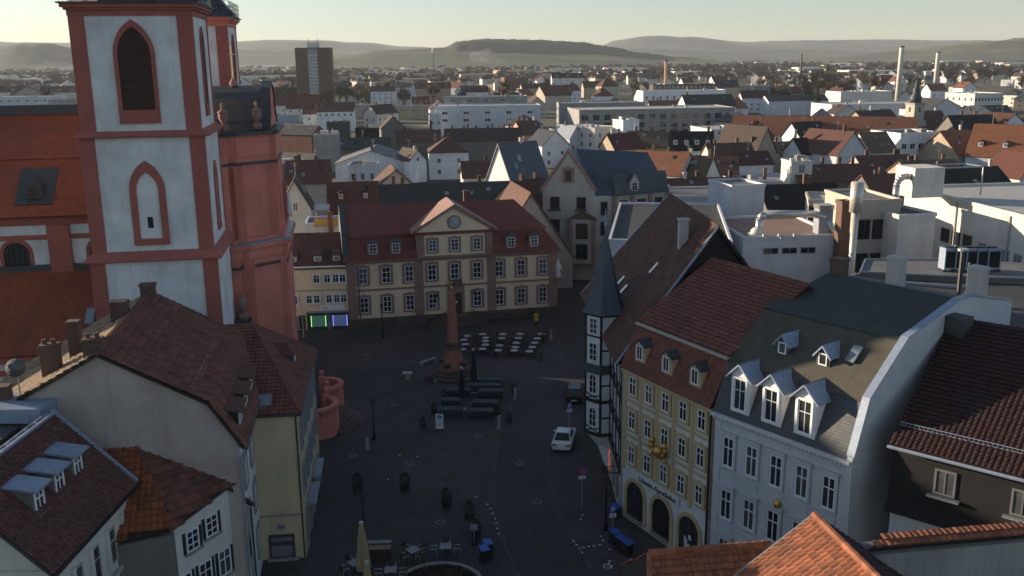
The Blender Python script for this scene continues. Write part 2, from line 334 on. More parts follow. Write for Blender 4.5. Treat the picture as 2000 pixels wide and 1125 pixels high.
def house(name, label, P, Q, d, h, kind='gx', rise=3, wall='house_white', roof='tile_brown', o=.35, wins=(), chim=(), far=True, cat='house', group=None, dorm=0, fm='window_white', z0=0.0, trim=None):
    w = math.hypot(Q[0]-P[0], Q[1]-P[1]); rt = thing(name, label, cat, (P[0], P[1], z0), rzof(P, Q), group)
    walls(rt, w, d, h, kind, rise, wall)
    if kind == 'flat':
        b = MB(); b.box(-.12, w+.12, -.12, .18, h, h+.45); b.box(-.12, w+.12, d-.18, d+.12, h, h+.45); b.box(-.12, .18, .18, d-.18, h, h+.45); b.box(w-.18, w+.12, .18, d-.18, h, h+.45); b.build('parapet', wall, rt)
        MB().box(.18, w-.18, .18, d-.18, h, h+.1).build('roof_deck', roof, rt)
    else: roof_slabs(rt, w, d, h, kind, rise, o, roof)
    fr = {'f': ((0, 0), 0, w), 'r': ((w, 0), math.pi/2, d), 'l': ((0, d), -math.pi/2, d), 'b': ((w, d), math.pi, w)}
    for wn in wins:
        face, cols, rows, ww, wh, zz, dz = wn[:7]; gm = wn[7] if len(wn) > 7 else 'glass'
        (ox, oy), a, L = fr[face]
        for j in range(rows):
            for i in range(cols):
                u = L*(i+.5)/cols; p = (ox+u*math.cos(a), oy+u*math.sin(a), zz+j*dz)
                (farwin(rt, p, a, ww, wh, fm, gm) if far else win(rt, p, a, ww, wh, fm=fm, gm=gm))
    for c in chim:
        x, y = c[0]*w, c[1]*d
        zr = h+(rise*(1-abs(2*c[1]-1)) if kind == 'gx' else rise*(1-abs(2*c[0]-1)) if kind == 'gy' else rise*.6 if kind == 'hip' else 0)
        chimney(rt, x, y, zr-.6, zr+(c[2] if len(c) > 2 else 1.3), mat=c[3] if len(c) > 3 else 'chimney_brick')
    for i in range(dorm):
        x = w*(i+.5)/dorm; s = .30; y = s*d/2; z = h+rise*s
        b = MB(); b.box(x-.6, x+.6, y-.2, y+1.6, z-.4, z+1.1); q = b.build('dormer', wall, rt); r_ = MB(); r_.slab([(x-.75, y-.35, z+1.05), (x-.75, y+2.2, z+1.05), (x, y+2.2, z+1.6), (x, y-.35, z+1.6)], .1); r_.slab([(x+.75, y+2.2, z+1.05), (x+.75, y-.35, z+1.05), (x, y-.35, z+1.6), (x, y+2.2, z+1.6)], .1); r_.build('dormer_roof', roof, q)
        farwin(q, (x, y-.2, z), 0, .8, 1.0)
    return rt
def away(p, ang, d): return Vector((p[0]+d*math.cos(ang), p[1]+d*math.sin(ang)))

# ================================================================== THE SETTING
def setting():
    # ground: town grey near, fields and woods far
    m_, n, b = nodes('ground'); oc = coord(n)
    a = ramp(n, noise(n, .0022, 6, oc), .42, .58); c = ramp(n, noise(n, .0009, 4, oc), .45, .55)
    x = mixrgb(n, (.055, .050, .042), (.05, .062, .030), a); x = mixrgb(n, x, (.075, .060, .040), c)
    x = mixrgb(n, x, (.028, .026, .022), ramp(n, noise(n, .02, 6, oc), .5, .7)); n.links.new(x, b.inputs['Base Color']); b.inputs['Roughness'].default_value = 1
    S = 9300
    MB().face([(-S, -2500, 0), (S, -2500, 0), (S, S, 0), (-S, S, 0)]).build('ground', 'ground', kind='structure')
    # the square: small setts
    def setts(name, c, w, scale=1.0):
        m_, n, b = nodes(name); oc = coord(n)
        v = n.nodes.new('ShaderNodeTexVoronoi'); v.feature = 'DISTANCE_TO_EDGE'; v.inputs['Scale'].default_value = 7*scale; n.links.new(oc, v.inputs['Vector'])
        v2 = n.nodes.new('ShaderNodeTexVoronoi'); v2.inputs['Scale'].default_value = 7*scale; n.links.new(oc, v2.inputs['Vector'])
        e = ramp(n, v.outputs['Distance'], 0, .09); hs = n.nodes.new('ShaderNodeSeparateColor'); n.links.new(v2.outputs['Color'], hs.inputs[0])
        x = mixrgb(n, dk(c, .62), dk(c, 1.35), hs.outputs[0]); x = mixrgb(n, dk(c, .4), x, e)
        x = mixrgb(n, x, dk(w, 1), ramp(n, noise(n, .09, 7, oc, .65), .42, .68)); x = mixrgb(n, x, dk(c, .4), ramp(n, noise(n, .5, 6, oc, .7), .5, .75)); x = mixrgb(n, x, dk(w, 1.5), ramp(n, noise(n, 2.2, 3, oc), .62, .78))
        n.links.new(x, b.inputs['Base Color']); b.inputs['Roughness'].default_value = .82; bump(n, b, e, .5, .02)
    setts('setts', (.033, .033, .0375), (.056, .050, .052)); setts('road_setts', (.028, .031, .037), (.044, .047, .053)); setts('kerb_stone', (.065, .066, .068), (.05, .05, .052), .4)
    sq = [G(560, 690), G(585, 640), G(700, 632), G(1100, 618), G(1140, 640), (6.6, 80, 0), (8.4, 68, 0), (14, 56, 0), (16, 44, 0), (14, 25, 0), (-26, 25, 0), (-24, 50, 0), (-18, 62, 0), (-17, 80, 0), (-22, 92, 0), (-26, 110, 0)]
    MB().face([(p[0], p[1], .006) for p in sq]).build('square_paving', 'setts', kind='structure')
    rl = [(1005, 660), (1030, 720), (1000, 790), (975, 850), (965, 930), (966, 1000), (985, 1060), (1010, 1120), (1050, 1200)]; rr = [(1085, 640), (1100, 720), (1092, 800), (1068, 860), (1072, 930), (1088, 1000), (1125, 1060), (1160, 1120), (1220, 1200)]
    L = [G(*p) for p in rl]; Rr = [G(*p) for p in rr]; b = MB()
    for i in range(len(L)-1): b.face([(*L[i].xy, .011), (*Rr[i].xy, .011), (*Rr[i+1].xy, .011), (*L[i+1].xy, .011)])
    b.build('road', 'road_setts', kind='structure')
    for line, nm in ((L, 'road_edge'), (Rr, 'road_edge')):
        b = MB()
        for i in range(len(line)-1):
            a, c = line[i].copy(), line[i+1].copy(); t = (c-a).normalized(); s = Vector((-t.y, t.x, 0))*.07
            b.face([(*(a-s).xy, .017), (*(a+s).xy, .017), (*(c+s).xy, .017), (*(c-s).xy, .017)])
        b.build(nm, 'kerb_stone', kind='structure')
    # street going away right of the palace
    MB().face([(5.5, 118, .008), (15, 112, .008), (22, 220, .008), (10, 220, .008)]).build('side_street', 'road_setts', kind='structure')

    # hills ----------------------------------------------------------------
    def hillmat(name, c1, c2, field=None, fs=.004):
        m_, n, b = nodes(name); oc = coord(n); x = mixrgb(n, c1, c2, ramp(n, noise(n, fs*4, 8, oc, .75), .35, .65))
        if field: x = mixrgb(n, x, field, ramp(n, noise(n, fs*.35, 3, oc), .52, .56))
        n.links.new(x, b.inputs['Base Color']); b.inputs['Roughness'].default_value = 1
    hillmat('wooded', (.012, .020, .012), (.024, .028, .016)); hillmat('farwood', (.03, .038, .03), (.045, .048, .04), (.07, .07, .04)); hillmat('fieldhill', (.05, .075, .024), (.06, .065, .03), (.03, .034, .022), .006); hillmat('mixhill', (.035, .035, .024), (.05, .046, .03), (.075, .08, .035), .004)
    def hill(prof, Y, depth, mat, rough, step, seed, name='hill'):
        rnd = random.Random(seed); P = [D(px, py, Y) for px, py in prof]; xs = [p.x for p in P]; x = xs[0]; cols = []; ph = [rnd.uniform(0, 6) for _ in range(8)]
        while x < xs[-1]:
            i = max(k for k in range(len(xs)-1) if xs[k] <= x); t = (x-xs[i])/(xs[i+1]-xs[i]); t = t*t*(3-2*t); z = P[i].z*(1-t)+P[i+1].z*t
            cols.append((x, max(z, .5))); x += step
        rows = [(-1+k/20, (.5-.5*math.cos(math.pi*k/20))**.9*1.02-.02) for k in range(20)]+[(0, 1), (.06, .98), (.14, .9), (.4, .5), (1, -.02)]
        v = []; f_ = []
        for j, (ry, rz) in enumerate(rows):
            for i, (x, z) in enumerate(cols):
                w = 1+.10*math.sin(x/depth*3+ph[0]+j*.7)+.07*math.sin(x/depth*9+ph[1]+j*1.3)
                zz = z*rz*(w if 0 < j < 16 else 1)+rnd.uniform(-rough, rough)*(1 if rz > .93 else .45 if rz > .08 else 0)
                v.append((x*(Y+ry*depth*.5)/Y+rnd.uniform(-.3, .3)*step, Y+ry*depth, zz))
        N = len(cols)
        for j in range(len(rows)-1):
            for i in range(N-1): f_.append((j*N+i, j*N+i+1, (j+1)*N+i+1, (j+1)*N+i))
        b = MB(); b.add(v, f_); b.build(name, mat, kind='structure', recalc=True, smooth=True)
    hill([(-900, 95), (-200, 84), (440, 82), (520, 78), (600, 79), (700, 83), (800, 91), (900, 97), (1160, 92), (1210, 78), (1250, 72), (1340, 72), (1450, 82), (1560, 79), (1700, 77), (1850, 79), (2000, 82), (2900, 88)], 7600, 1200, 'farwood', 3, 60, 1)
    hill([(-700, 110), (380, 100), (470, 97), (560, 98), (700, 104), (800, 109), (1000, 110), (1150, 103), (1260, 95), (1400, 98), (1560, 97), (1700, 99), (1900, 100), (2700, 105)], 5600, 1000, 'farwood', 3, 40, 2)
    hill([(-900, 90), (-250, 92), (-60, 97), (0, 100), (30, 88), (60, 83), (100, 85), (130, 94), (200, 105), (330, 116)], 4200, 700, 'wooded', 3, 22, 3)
    hill([(600, 121), (680, 106), (760, 98), (860, 93), (1000, 92), (1150, 99), (1300, 113), (1400, 118)], 3300, 800, 'fieldhill', .8, 20, 4)
    hill([(840, 116), (870, 93), (895, 81), (950, 76), (1040, 78), (1130, 82), (1190, 91), (1250, 103), (1320, 111), (1400, 118)], 3200, 330, 'wooded', 2.6, 9, 5)
    hill([(1480, 118), (1640, 112), (1750, 100), (1850, 89), (1940, 80), (2000, 74), (2200, 60), (2700, 70)], 3600, 1000, 'mixhill', 2.2, 16, 6)
    # air
    m_ = bpy.data.materials.new('haze'); m_.use_nodes = True; n = m_.node_tree; n.nodes.remove(n.nodes['Principled BSDF']); pv = n.nodes.new('ShaderNodeVolumePrincipled')
    pv.inputs['Color'].default_value = (.86, .94, 1.0, 1); pv.inputs['Density'].default_value = 0.00005; pv.inputs['Anisotropy'].default_value = .1
    n.links.new(pv.outputs[0], n.nodes['Material Output'].inputs['Volume']); MAT['haze'] = m_
    MB().box(-9500, 9500, -2700, 9500, -1.5, 235).build('haze', 'haze', kind='stuff')
setting()

# ------------------------------------------------------------------ bare winter trees
TREES = []
def tree_template(seed, h=12.0, spread=4.2, dens=1.0):
    rnd = random.Random(seed); tr = MB(); tw = MB()
    def grow(p, d, L, r, lev):
        q = p+d*L; tr.tube(p, q, r, r*.65, 5 if lev < 2 else 3, False)
        if lev >= 3 or L < .7:
            for _ in range(int(13*dens)):
                e = (d+Vector((rnd.uniform(-1, 1), rnd.uniform(-1, 1), rnd.uniform(-.5, 1)))*.9).normalized(); s = p.lerp(q, rnd.random()); l_ = rnd.uniform(.5, 1.5); o = e.orthogonal().normalized()*.075
                tw.add([s-o, s+o, s+e*l_], [(0, 1, 2)])
            return
        k = 4 if lev == 0 else 3+(rnd.random() < .5)
        for i in range(k):
            a = rnd.uniform(0, 6.28); s = rnd.uniform(.45, .95)
            e = (d*rnd.uniform(.6, 1.1)+Vector((math.cos(a), math.sin(a), rnd.uniform(-.1, .5)))*s).normalized()
            grow(p.lerp(q, rnd.uniform(.55, 1)), e, L*rnd.uniform(.62, .82), r*.58, lev+1)
        grow(q, (d+Vector((rnd.uniform(-.2, .2), rnd.uniform(-.2, .2), .2))).normalized(), L*.75, r*.62, lev+1)
    grow(Vector((0, 0, 0)), Vector((0, 0, 1)), h*.3, h*.022, 0)
    return tr.mesh('trunk', 'bark', False, False), tw.mesh('crown', 'twig', False, False)
def conifer_template(seed, h=11.0):
    rnd = random.Random(seed); tr = MB(); tr.tube((0, 0, 0), (0, 0, h*.95), .22, .04, 6); cr = MB()
    for k in range(900):
        z = h*(.08+.92*rnd.random()**.8); r_ = (h-z)*.27*rnd.uniform(.5, 1.05); a = rnd.uniform(0, 6.28); c = Vector((r_*math.cos(a), r_*math.sin(a), z-r_*.25)); t = Vector((math.cos(a), math.sin(a), -.35))*.5; s = Vector((-math.sin(a), math.cos(a), 0))*.2
        cr.add([c-t-s, c-t+s, c+t*.9], [(0, 1, 2)])
    return tr.mesh('trunk', 'bark', False, False), cr.mesh('crown', 'evergreen', False, False)
TT = [tree_template(s) for s in (11, 12, 13)]; CT = conifer_template(5)
def tree(p, s, kind, label, group=None, name='bare_tree'):
    t, c = CT if kind == 'c' else TT[kind]
    o = thing(name, label, 'tree', p, random.uniform(0, 6.28), group); o.scale = (s*random.uniform(.9, 1.15), s*random.uniform(.9, 1.15), s)
    put('trunk', t, o); put('crown', c, o); return o

# ================================================================== CHURCH
def church():
    a = R(10); C1 = D(372, 22, 80); ch = thing('church', 'large white church with red sandstone corners, twin towers and red curved front', 'church', (C1.x, C1.y, 0), a)
    # local: x to the right (front of the church faces +x), y away from camera; tower one has its corner at (0,0)
    def pointed(w, h, n=7):
        hs = h if n < 0 else h-w*.866; q = [(w/2, 0)]
        n = abs(n); q += [(-w/2+w*math.cos(R(60)*i/n), hs+w*math.sin(R(60)*i/n)) for i in range(n)]
        return [(-x, z) for x, z in q]+[(0, hs+w*.866)]+[(x, z) for x, z in reversed(q)]
    def gothic(root, p, rz, w, h, kind, fr=.45):
        prof = pointed(w, h); big = pointed(w+2*fr, h-w*.866, -7)
        ring = MB()
        ins = [(x, z) for x, z in prof]; out = big
        k = min(len(ins), len(out))
        for i in range(k-1): ring.prism([(out[i][0], -.16, out[i][1]), (out[i+1][0], -.16, out[i+1][1]), (ins[i+1][0], -.16, ins[i+1][1]), (ins[i][0], -.16, ins[i][1])], (0, .2, 0))
        ring.box(-w/2-fr, w/2+fr, -.2, .04, -fr if kind != 'louvre' else -1.1, 0)
        o = put('window', ring.mesh('window', 'red_trim'), root, p, rz)
        f_ = MB(); f_.prism([(x, -.04, z) for x, z in prof], (0, .06, 0))
        put('panel' if kind == 'blind' else 'opening', f_.mesh('panel', 'tower_white' if kind == 'blind' else 'wood_dark'), root, p, rz)
        if kind == 'louvre':
            for j in range(int(h/.24)):
                z = .05+j*.24; ww = w/2-.03
                if z > h-w*.9: ww = max(.05, w/2*(1-((z-(h-w*.9))/(w*.93))**1.8))
                if z+.2 > h: break
                s = MB(); s.prism([(-ww, -.12, z), (-ww, -.02, z+.14), (-ww, -.02, z+.18), (-ww, -.12, z+.05)], (2*ww, 0, 0)); put('louvre_slat', s.mesh('louvre_slat', 'louvre'), root, p, rz)
            s = MB(); s.box(-.07, .07, -.14, -.02, 0, h*.93); put('mullion', s.mesh('mullion', 'louvre'), root, p, rz)
        if kind == 'blind':
            s = MB(); s.box(-.22, .22, -.07, 0, h*.16, h*.16+.95); put('slit', s.mesh('slit', 'glass'), root, p, rz)
    def tower(ox, oy, near, extra=0.0):
        t = put('tower', None, ch, (ox, oy, 0)); t['label'] = 'nearer bell tower with louvred window' if near else 'farther bell tower behind the red front'
        W = 9.35
        st = [(0, 18.75, .42), (18.75, 29.1, .2), (29.1, 38.55, 0)]
        for z0, z1, e in st:
            MB().box(-W-e, e, -e, W+e, z0, z1).build('wall', 'tower_white', t)
            for cx, cy in ((-W-e, -e), (e, -e), (e, W+e), (-W-e, W+e)):
                sx = 1 if cx > -1 else -1; sy = 1 if cy > 1 else -1; pw = 1.15
                b = MB(); x0, x1 = sorted((cx+.07*sx, cx-pw*sx)); y0, y1 = sorted((cy+.07*sy, cy-.5*sy)); b.box(x0, x1, y0, y1, z0, z1-.02); 
                b.build('pilaster', 'red_trim', t)
        for z, e, ht in ((18.75, .42, .7), (29.1, .2, .3)):
            b = MB(); k = e+.55; b.add([(-W-k, -k, z-.1), (k, -k, z-.1), (k, W+k, z-.1), (-W-k, W+k, z-.1), (-W-.1, -.1, z+ht), (.1, -.1, z+ht), (.1, W+.1, z+ht), (-W-.1, W+.1, z+ht)], [(0, 3, 2, 1), (4, 5, 6, 7), (0, 1, 5, 4), (1, 2, 6, 5), (2, 3, 7, 6), (3, 0, 4, 7)])
            b.box(-W-k+.1, k-.1, -k+.1, W+k-.1, z-.22, z-.08); b.build('cornice', 'red_trim', t)
        b = MB(); b.box(-W-.12, .12, -.12, W+.12, 38.55, 39.0); b.box(-W-.3, .3, -.3, W+.3, 39.0, 39.2); b.box(-W-.5, .5, -.5, W+.5, 39.2, 39.5); b.build('top_cornice', 'red_trim' if near else 'red_sandstone', t)
        c = W/2
        b = MB(); b.box(-W-.7, .7, -.7, W+.7, 39.5, 39.62); b.lathe([(5.9, 39.6), (4.9, 40.6), (4.1, 41.6), (4.0, 44.5), (4.4, 44.9), (3.6, 46.6), (2.4, 48.2), (1.2, 49.2), (1.0, 52), (1.3, 52.3), (.15, 56)], (-c, c, 0), 8, R(22.5)); b.build('spire', 'slate', t)
        b = MB(); e = .45
        cs = [(-W-e, -e), (e, -e), (e, W+e), (-W-e, W+e)]
        rails = []
        for (x0, y0), (x1, y1) in zip(cs, cs[1:]+cs[:1]):
            for zz in (40.1, 40.6, 41.1): b.tube((x0, y0, zz), (x1, y1, zz), .03, n=5)
            for i in range(10): x = x0+(x1-x0)*i/10; y = y0+(y1-y0)*i/10; b.tube((x, y, 39.6), (x, y, 41.15), .035, n=5)
        b.build('railing', 'iron', t)
        # openings
        gothic(t, (-W*.50, 0, 31.1), 0, 2.55, 6.6, 'louvre', .33)
        gothic(t, (-W*.5, -.2, 20.4), 0, 1.75, 5.6, 'blind', .55)
        gothic(t, (.0, W*.5, 31.4), math.pi/2, 1.3, 6.0, 'louvre', .25); gothic(t, (.2, W*.5, 20.6), math.pi/2, 1.1, 5.2, 'blind', .35)
        return t
    tower(0, 0, True); tower(0, 25.6, False)
    # curved red front between the towers
    plan = [(0, 9.4), (1.2, 9.4), (1.2, 10.3), (2.0, 10.3), (4.9, 12.6), (5.5, 12.6), (5.5, 22.4), (4.9, 22.4), (2.0, 24.7), (1.2, 24.7), (1.2, 25.6), (0, 25.6), (-4, 25.6), (-4, 9.4)]
    def band(k, z0, z1, name, mat='red_sandstone', dx=0.0):
        b = MB(); c = (0, 17.5); pts = []
        for x, y in plan: pts.append((x+(k if x > .1 else 0)+dx*(x > .1), c[1]+(y-c[1])*(1+k/9 if x > .1 else 1), z0))
        b.prism(pts, (0, 0, z1-z0)); return b.build(name, mat, ch)
    band(.15, 0, 2.4, 'plinth'); band(0, 2.4, 16.2, 'front_wall'); band(.12, 15.2, 15.5, 'moulding', 'dark_sandstone'); band(.2, 16.2, 17.2, 'frieze'); band(.55, 17.2, 17.55, 'front_cornice', 'red_sandstone'); band(.4, 17.55, 17.75, 'front_cornice', 'lead'); band(-.1, 17.75, 18.1, 'front_cornice', 'red_sandstone')
    band(-.45, 18.1, 26.0, 'upper_front_wall'); band(-.3, 25.2, 25.45, 'moulding', 'slate'); band(-.35, 26, 28.0, 'attic'); band(.0, 28.0, 28.35, 'front_cornice', 'slate')
    # pilasters on the front
    for x, y in ((2.15, 10.75), (5.05, 13.0), (5.25, 15.0), (5.25, 20.0), (5.05, 22.0), (2.15, 24.2)):
        b = MB(); b.box(x-.55, x+.30, y-.5, y+.5, 2.4, 15.1); b.box(x-.62, x+.42, y-.58, y+.58, 15.1, 15.9); b.build('pilaster', 'red_sandstone', ch)
        b = MB(); b.box(x-.95, x-.12, y-.45, y+.45, 18.1, 25.1); b.build('pilaster', 'red_sandstone', ch)
    b = MB(); b.box(5.4, 5.75, 14.6, 15.8, 19.2, 23); b.build('niche_surround', 'red_trim', ch); b = MB(); b.lathe([(.3, 0), (.36, .5), (.25, 1.2), (.33, 1.7), (.14, 2.0), (.19, 2.25), (.05, 2.45)], (5.85, 15.2, 19.4), 8); b.build('niche_statue', 'statue_white', ch, True)
    # curved gable with slate back and urns
    b = MB(); prof = [(12.4, 28.5), (12.6, 29.2), (13.6, 29.5), (14.2, 30.6), (14.4, 31.6), (15.4, 32.2), (17.5, 32.8), (19.6, 32.2), (20.6, 31.6), (20.8, 30.6), (21.4, 29.5), (22.4, 29.2), (22.6, 28.5)]
    b.prism([(3.9, y, z) for y, z in prof], (.8, 0, 0)); b.build('scroll_gable', 'red_sandstone', ch)
    b = MB()
    for i in range(len(prof)-1):
        (y0, z0), (y1, z1) = prof[i], prof[i+1]; b.prism([(3.8, y0, z0-.02), (3.8, y1, z1-.02), (3.8, y1, z1+.14), (3.8, y0, z0+.14)], (1.05, 0, 0))
    b.build('gable_coping', 'slate', ch)
    b = MB(); b.prism([(-5, y, z-.3) for y, z in prof], (8.8, 0, 0)); b.build('gable_roof', 'slate', ch)
    b = MB(); b.lathe([(.3, 0), (.45, .3), (.3, .6), (.1, .9)], (1.2, 17.0, 32.4), 8); b.build('finial_base', 'palais_stone', ch, True); b = MB(); b.tube((1.2, 17, 33.3), (1.2, 17, 36.4), .05, n=6); b.box(.85, 1.55, 16.96, 17.04, 35.5, 35.6); b.build('gable_cross', 'gold', ch)
    for x, y, z in ((.7, 10.2, 28.5), (3.6, 12.3, 28.5), (3.6, 22.7, 28.5), (.7, 24.8, 28.5), (1.3, 8.6, 10.6)):
        b = MB(); b.cbox(x, y, z-.02, .8, .8, .6); b.lathe([(.16, .6), (.2, .75), (.42, 1.15), (.48, 1.5), (.34, 1.62), (.52, 1.7), (.5, 1.8), (.22, 1.95), (.12, 2.2), (.2, 2.4), (.06, 2.65)], (x, y, z), 10); b.build('urn', 'palais_stone', ch, True)
    b = MB(); b.box(.42, 2.0, 7.9, 9.38, 0, 10.58); b.build('corner_block', 'slate', ch)
    # nave behind the towers
    X0 = -62; yl, yr = 8.0, 27.0
    MB().box(X0, -9.6, yl, yr, 0, 20.6).build('nave_wall', 'tower_white', ch)
    MB().box(-9.6, 0, 9.6, 25.3, 0, 24).build('nave_wall', 'red_sandstone', ch)
    for z0, z1, k in ((20.6, 21.2, .12), (21.2, 21.7, .35)): MB().box(X0, -9.4, yl-k, yr+k, z0, z1).build('nave_cornice', 'red_trim', ch)
    MB().box(X0, -9.5, yl-.08, yl, 19.25, 19.7).build('nave_band', 'red_trim', ch)
    y_m, zr = (yl+yr)/2, 30.2
    b = MB(); b.slab([(X0, yl-.8, 21.5), (-9.0, yl-.8, 21.5), (-9.0, yl+4.2, 26.2), (X0, yl+4.2, 26.2)], .25); b.build('nave_roof', 'tile_nave', ch)
    b = MB(); b.slab([(X0, yl+4.0, 26.25), (-.6, yl+4.0, 26.25), (-.6, y_m, zr), (X0, y_m, zr)], .2); b.slab([(-9, yr+.8, 21.5), (X0, yr+.8, 21.5), (X0, y_m, zr), (-9, y_m, zr)], .25); b.build('nave_roof', 'tile_nave', ch)
    MB().box(X0, -.6, y_m-.35, y_m+.35, zr-.15, zr+.75).build('ridge_cap', 'slate', ch)
    b = MB(); b.slab([(X0, yl-.1, 16.6), (X0, yl-.1, 16.6), (-9.9, yl-.1, 16.6), (-9.9, 0.2, 10.6), (X0, 0.2, 10.6)][1:], .25); b.build('aisle_roof', 'tile_nave', ch)
    MB().box(X0, -9.9, yl-.35, yl-.08, 16.4, 16.95).build('flashing', 'slate', ch)
    MB().box(X0, -9.9, .8, yl, 0, 10.3).build('aisle_wall', 'tower_white', ch); MB().box(X0, -9.9, .35, .9, 9.9, 10.5).build('aisle_cornice', 'red_trim', ch); MB().box(X0, -9.9, .72, .8, 8.7, 9.2).build('aisle_band', 'red_trim', ch)
    for i in range(5):
        x = -13.3-i*7.6
        MB().box(x-1.1, x+1.1, yl-.45, yl, 15.7, 20.6).build('nave_pilaster', 'red_trim', ch) if False else None
        xp = -14.3-i*7.4
        MB().box(xp-.95, xp+.95, yl-.5, yl-.01, 15.3, 20.6).build('nave_pilaster', 'red_trim', ch)
        MB().box(xp-.9, xp+.9, .35, .79, 0, 9.9).build('aisle_pilaster', 'red_trim', ch)
        win(ch, (xp+3.55, yl, 16.55), 0, 2.2, 2.55, 5, 5, 'iron', 'glass', .05, .32, 'red_trim', True); 
    # slate dormer on nave roof, hatch on the aisle roof
    s = 4.7/5.0
    for x in (-16.2, -30):
        y = yl+1.0; z = 23.25
        b = MB(); b.slab([(x-1.6, y-.9, z-.75), (x+1.6, y-.9, z-.75), (x+1.6, y+2.2, z+2.2), (x-1.6, y+2.2, z+2.2)], .1); dm = b.build('slate_dormer', 'slate', ch)
        b = MB(); b.prism([(x-.75, y-.6, z-.3), (x+.75, y-.6, z-.3), (x+.75, y-.6, z+.9), (x, y-.6, z+1.7), (x-.75, y-.6, z+.9)], (0, 2.0, 0)); b.build('dormer_body', 'slate', dm); b = MB(); b.box(x-.35, x+.35, y-.66, y-.58, z-.1, z+.75); b.build('dormer_opening', 'wood_dark', dm)
    b = MB(); b.slab([(-11.6, 2.4, 12.6), (-10.9, 2.4, 12.6), (-10.9, 3.8, 13.66), (-11.6, 3.8, 13.66)], .15); b.build('roof_hatch', 'lead', ch)
    # outside stair with curved balustrades
    for cx, cy, r0, a0, a1, z, bal in ((8.5, 10.0, 1.9, -80, 100, 2.0, 9), (7.7, 4.4, 2.2, -110, 60, 2.0, 10)):
        b = MB(); n = 18; v = []
        for i in range(n+1):
            t = R(a0+(a1-a0)*i/n)
            for rr, zz in ((r0, 0), (r0, z), (r0-.45, z), (r0-.45, 0)): v.append((cx+rr*math.cos(t), cy+rr*math.sin(t), zz))
        b.add(v, [(4*i+j, 4*i+(j+1) % 4, 4*i+4+(j+1) % 4, 4*i+4+j) for i in range(n) for j in range(4)]+[(0, 1, 2, 3), (4*n+3, 4*n+2, 4*n+1, 4*n)]); st = b.build('stair_parapet', 'red_sandstone', ch)
        b = MB(); v = []
        for i in range(n+1):
            t = R(a0+(a1-a0)*i/n)
            for rr, zz in ((r0+.08, z+.75), (r0+.08, z+1.0), (r0-.5, z+1.0), (r0-.5, z+.75)): v.append((cx+rr*math.cos(t), cy+rr*math.sin(t), zz))
        b.add(v, [(4*i+j, 4*i+(j+1) % 4, 4*i+4+(j+1) % 4, 4*i+4+j) for i in range(n) for j in range(4)]+[(0, 1, 2, 3), (4*n+3, 4*n+2, 4*n+1, 4*n)]); b.build('handrail', 'red_sandstone', st)
        for i in range(bal*2):
            t = R(a0+(a1-a0)*(i+.5)/(bal*2)); b = MB(); b.lathe([(.10, 0), (.15, .2), (.07, .5), (.12, .75)], (cx+(r0-.2)*math.cos(t), cy+(r0-.2)*math.sin(t), z), 6); b.build('baluster', 'red_sandstone', st)
        for t in (a0, a1):
            t = R(t); b = MB(); b.cbox(cx+(r0-.2)*math.cos(t), cy+(r0-.2)*math.sin(t), 0, .6, .6, z+1.15); b.lathe([(.12, 0), (.26, .2), (.26, .4), (.1, .55)], (cx+(r0-.2)*math.cos(t), cy+(r0-.2)*math.sin(t), z+1.3), 8); b.build('stair_pier', 'red_sandstone', st)
    for k in range(7):
        b = MB(); b.lathe([(4.6-k*.35, k*.17), (4.6-k*.35, (k+1)*.17)], (7.6, 7.0, 0), 20, R(-60), R(120)); b.v += [(7.6, 7.0, (k+1)*.17)]; nn = len(b.v)-1; b.f += [(21+i, 21+i+1, nn) for i in range(20)]; b.m += [0]*20
        b.build('step', 'dark_sandstone', ch)
    return ch
church()

# ================================================================== HOUSES ROUND THE SQUARE
def dormer_box(root, x, y, z, w, h, dep, wall, roof, kind='gable', wm=None, rz=0.0, nc=2, nr=3, rise=.6, ov=.18, fm='window_white', surround=0.0, sm='window_white', gm='glass', rdep=None):
    """dormer with its front at local (x,y,z), looking along -y of the turned frame"""
    M = Matrix.Translation((x, y, z)) @ Matrix.Rotation(rz, 4, 'Z')
    q = put('dormer', None, root, mw=M)
    b = MB()
    if kind == 'gable': b.prism([(-w/2, 0, 0), (w/2, 0, 0), (w/2, 0, h), (0, 0, h+rise-.03), (-w/2, 0, h)], (0, dep, 0))
    else: b.prism([(-w/2, 0, -.3), (-w/2, 0, h), (-w/2, dep, h+(rise if kind == 'shed' else 0)), (-w/2, dep, -.3)], (w, 0, 0))
    b.build('dormer_wall', wall, q)
    r_ = MB(); D2 = rdep or dep
    if kind == 'gable':
        k = rise/(w/2)
        r_.slab([(-w/2-ov, -ov, h-ov*k), (-w/2-ov, D2, h-ov*k), (0, D2, h+rise), (0, -ov, h+rise)], .09); r_.slab([(w/2+ov, D2, h-ov*k), (w/2+ov, -ov, h-ov*k), (0, -ov, h+rise), (0, D2, h+rise)], .09)
    elif kind == 'shed': r_.slab([(-w/2-ov, -ov*1.5, h-.02), (w/2+ov, -ov*1.5, h-.02), (w/2+ov, D2, h+rise), (-w/2-ov, D2, h+rise)], .1)
    elif kind == 'hip':
        A, B = (-w/2-ov, -ov, h), (w/2+ov, -ov, h); C, E_ = (w/2+ov, D2, h), (-w/2-ov, D2, h); t1, t2 = (0, w*.35, h+rise), (0, D2, h+rise)
        r_.slab([A, B, t1], .06); r_.slab([B, C, t2, t1], .06); r_.slab([E_, A, t1, t2], .06)
    r_.build('dormer_roof', roof, q)
    ww, wh = wm or (w*.6, h*.72)
    win(q, (0, 0, h*.12), 0, ww, wh, nc, nr, fm, gm, .07, surround, sm, sub=True)
    return q

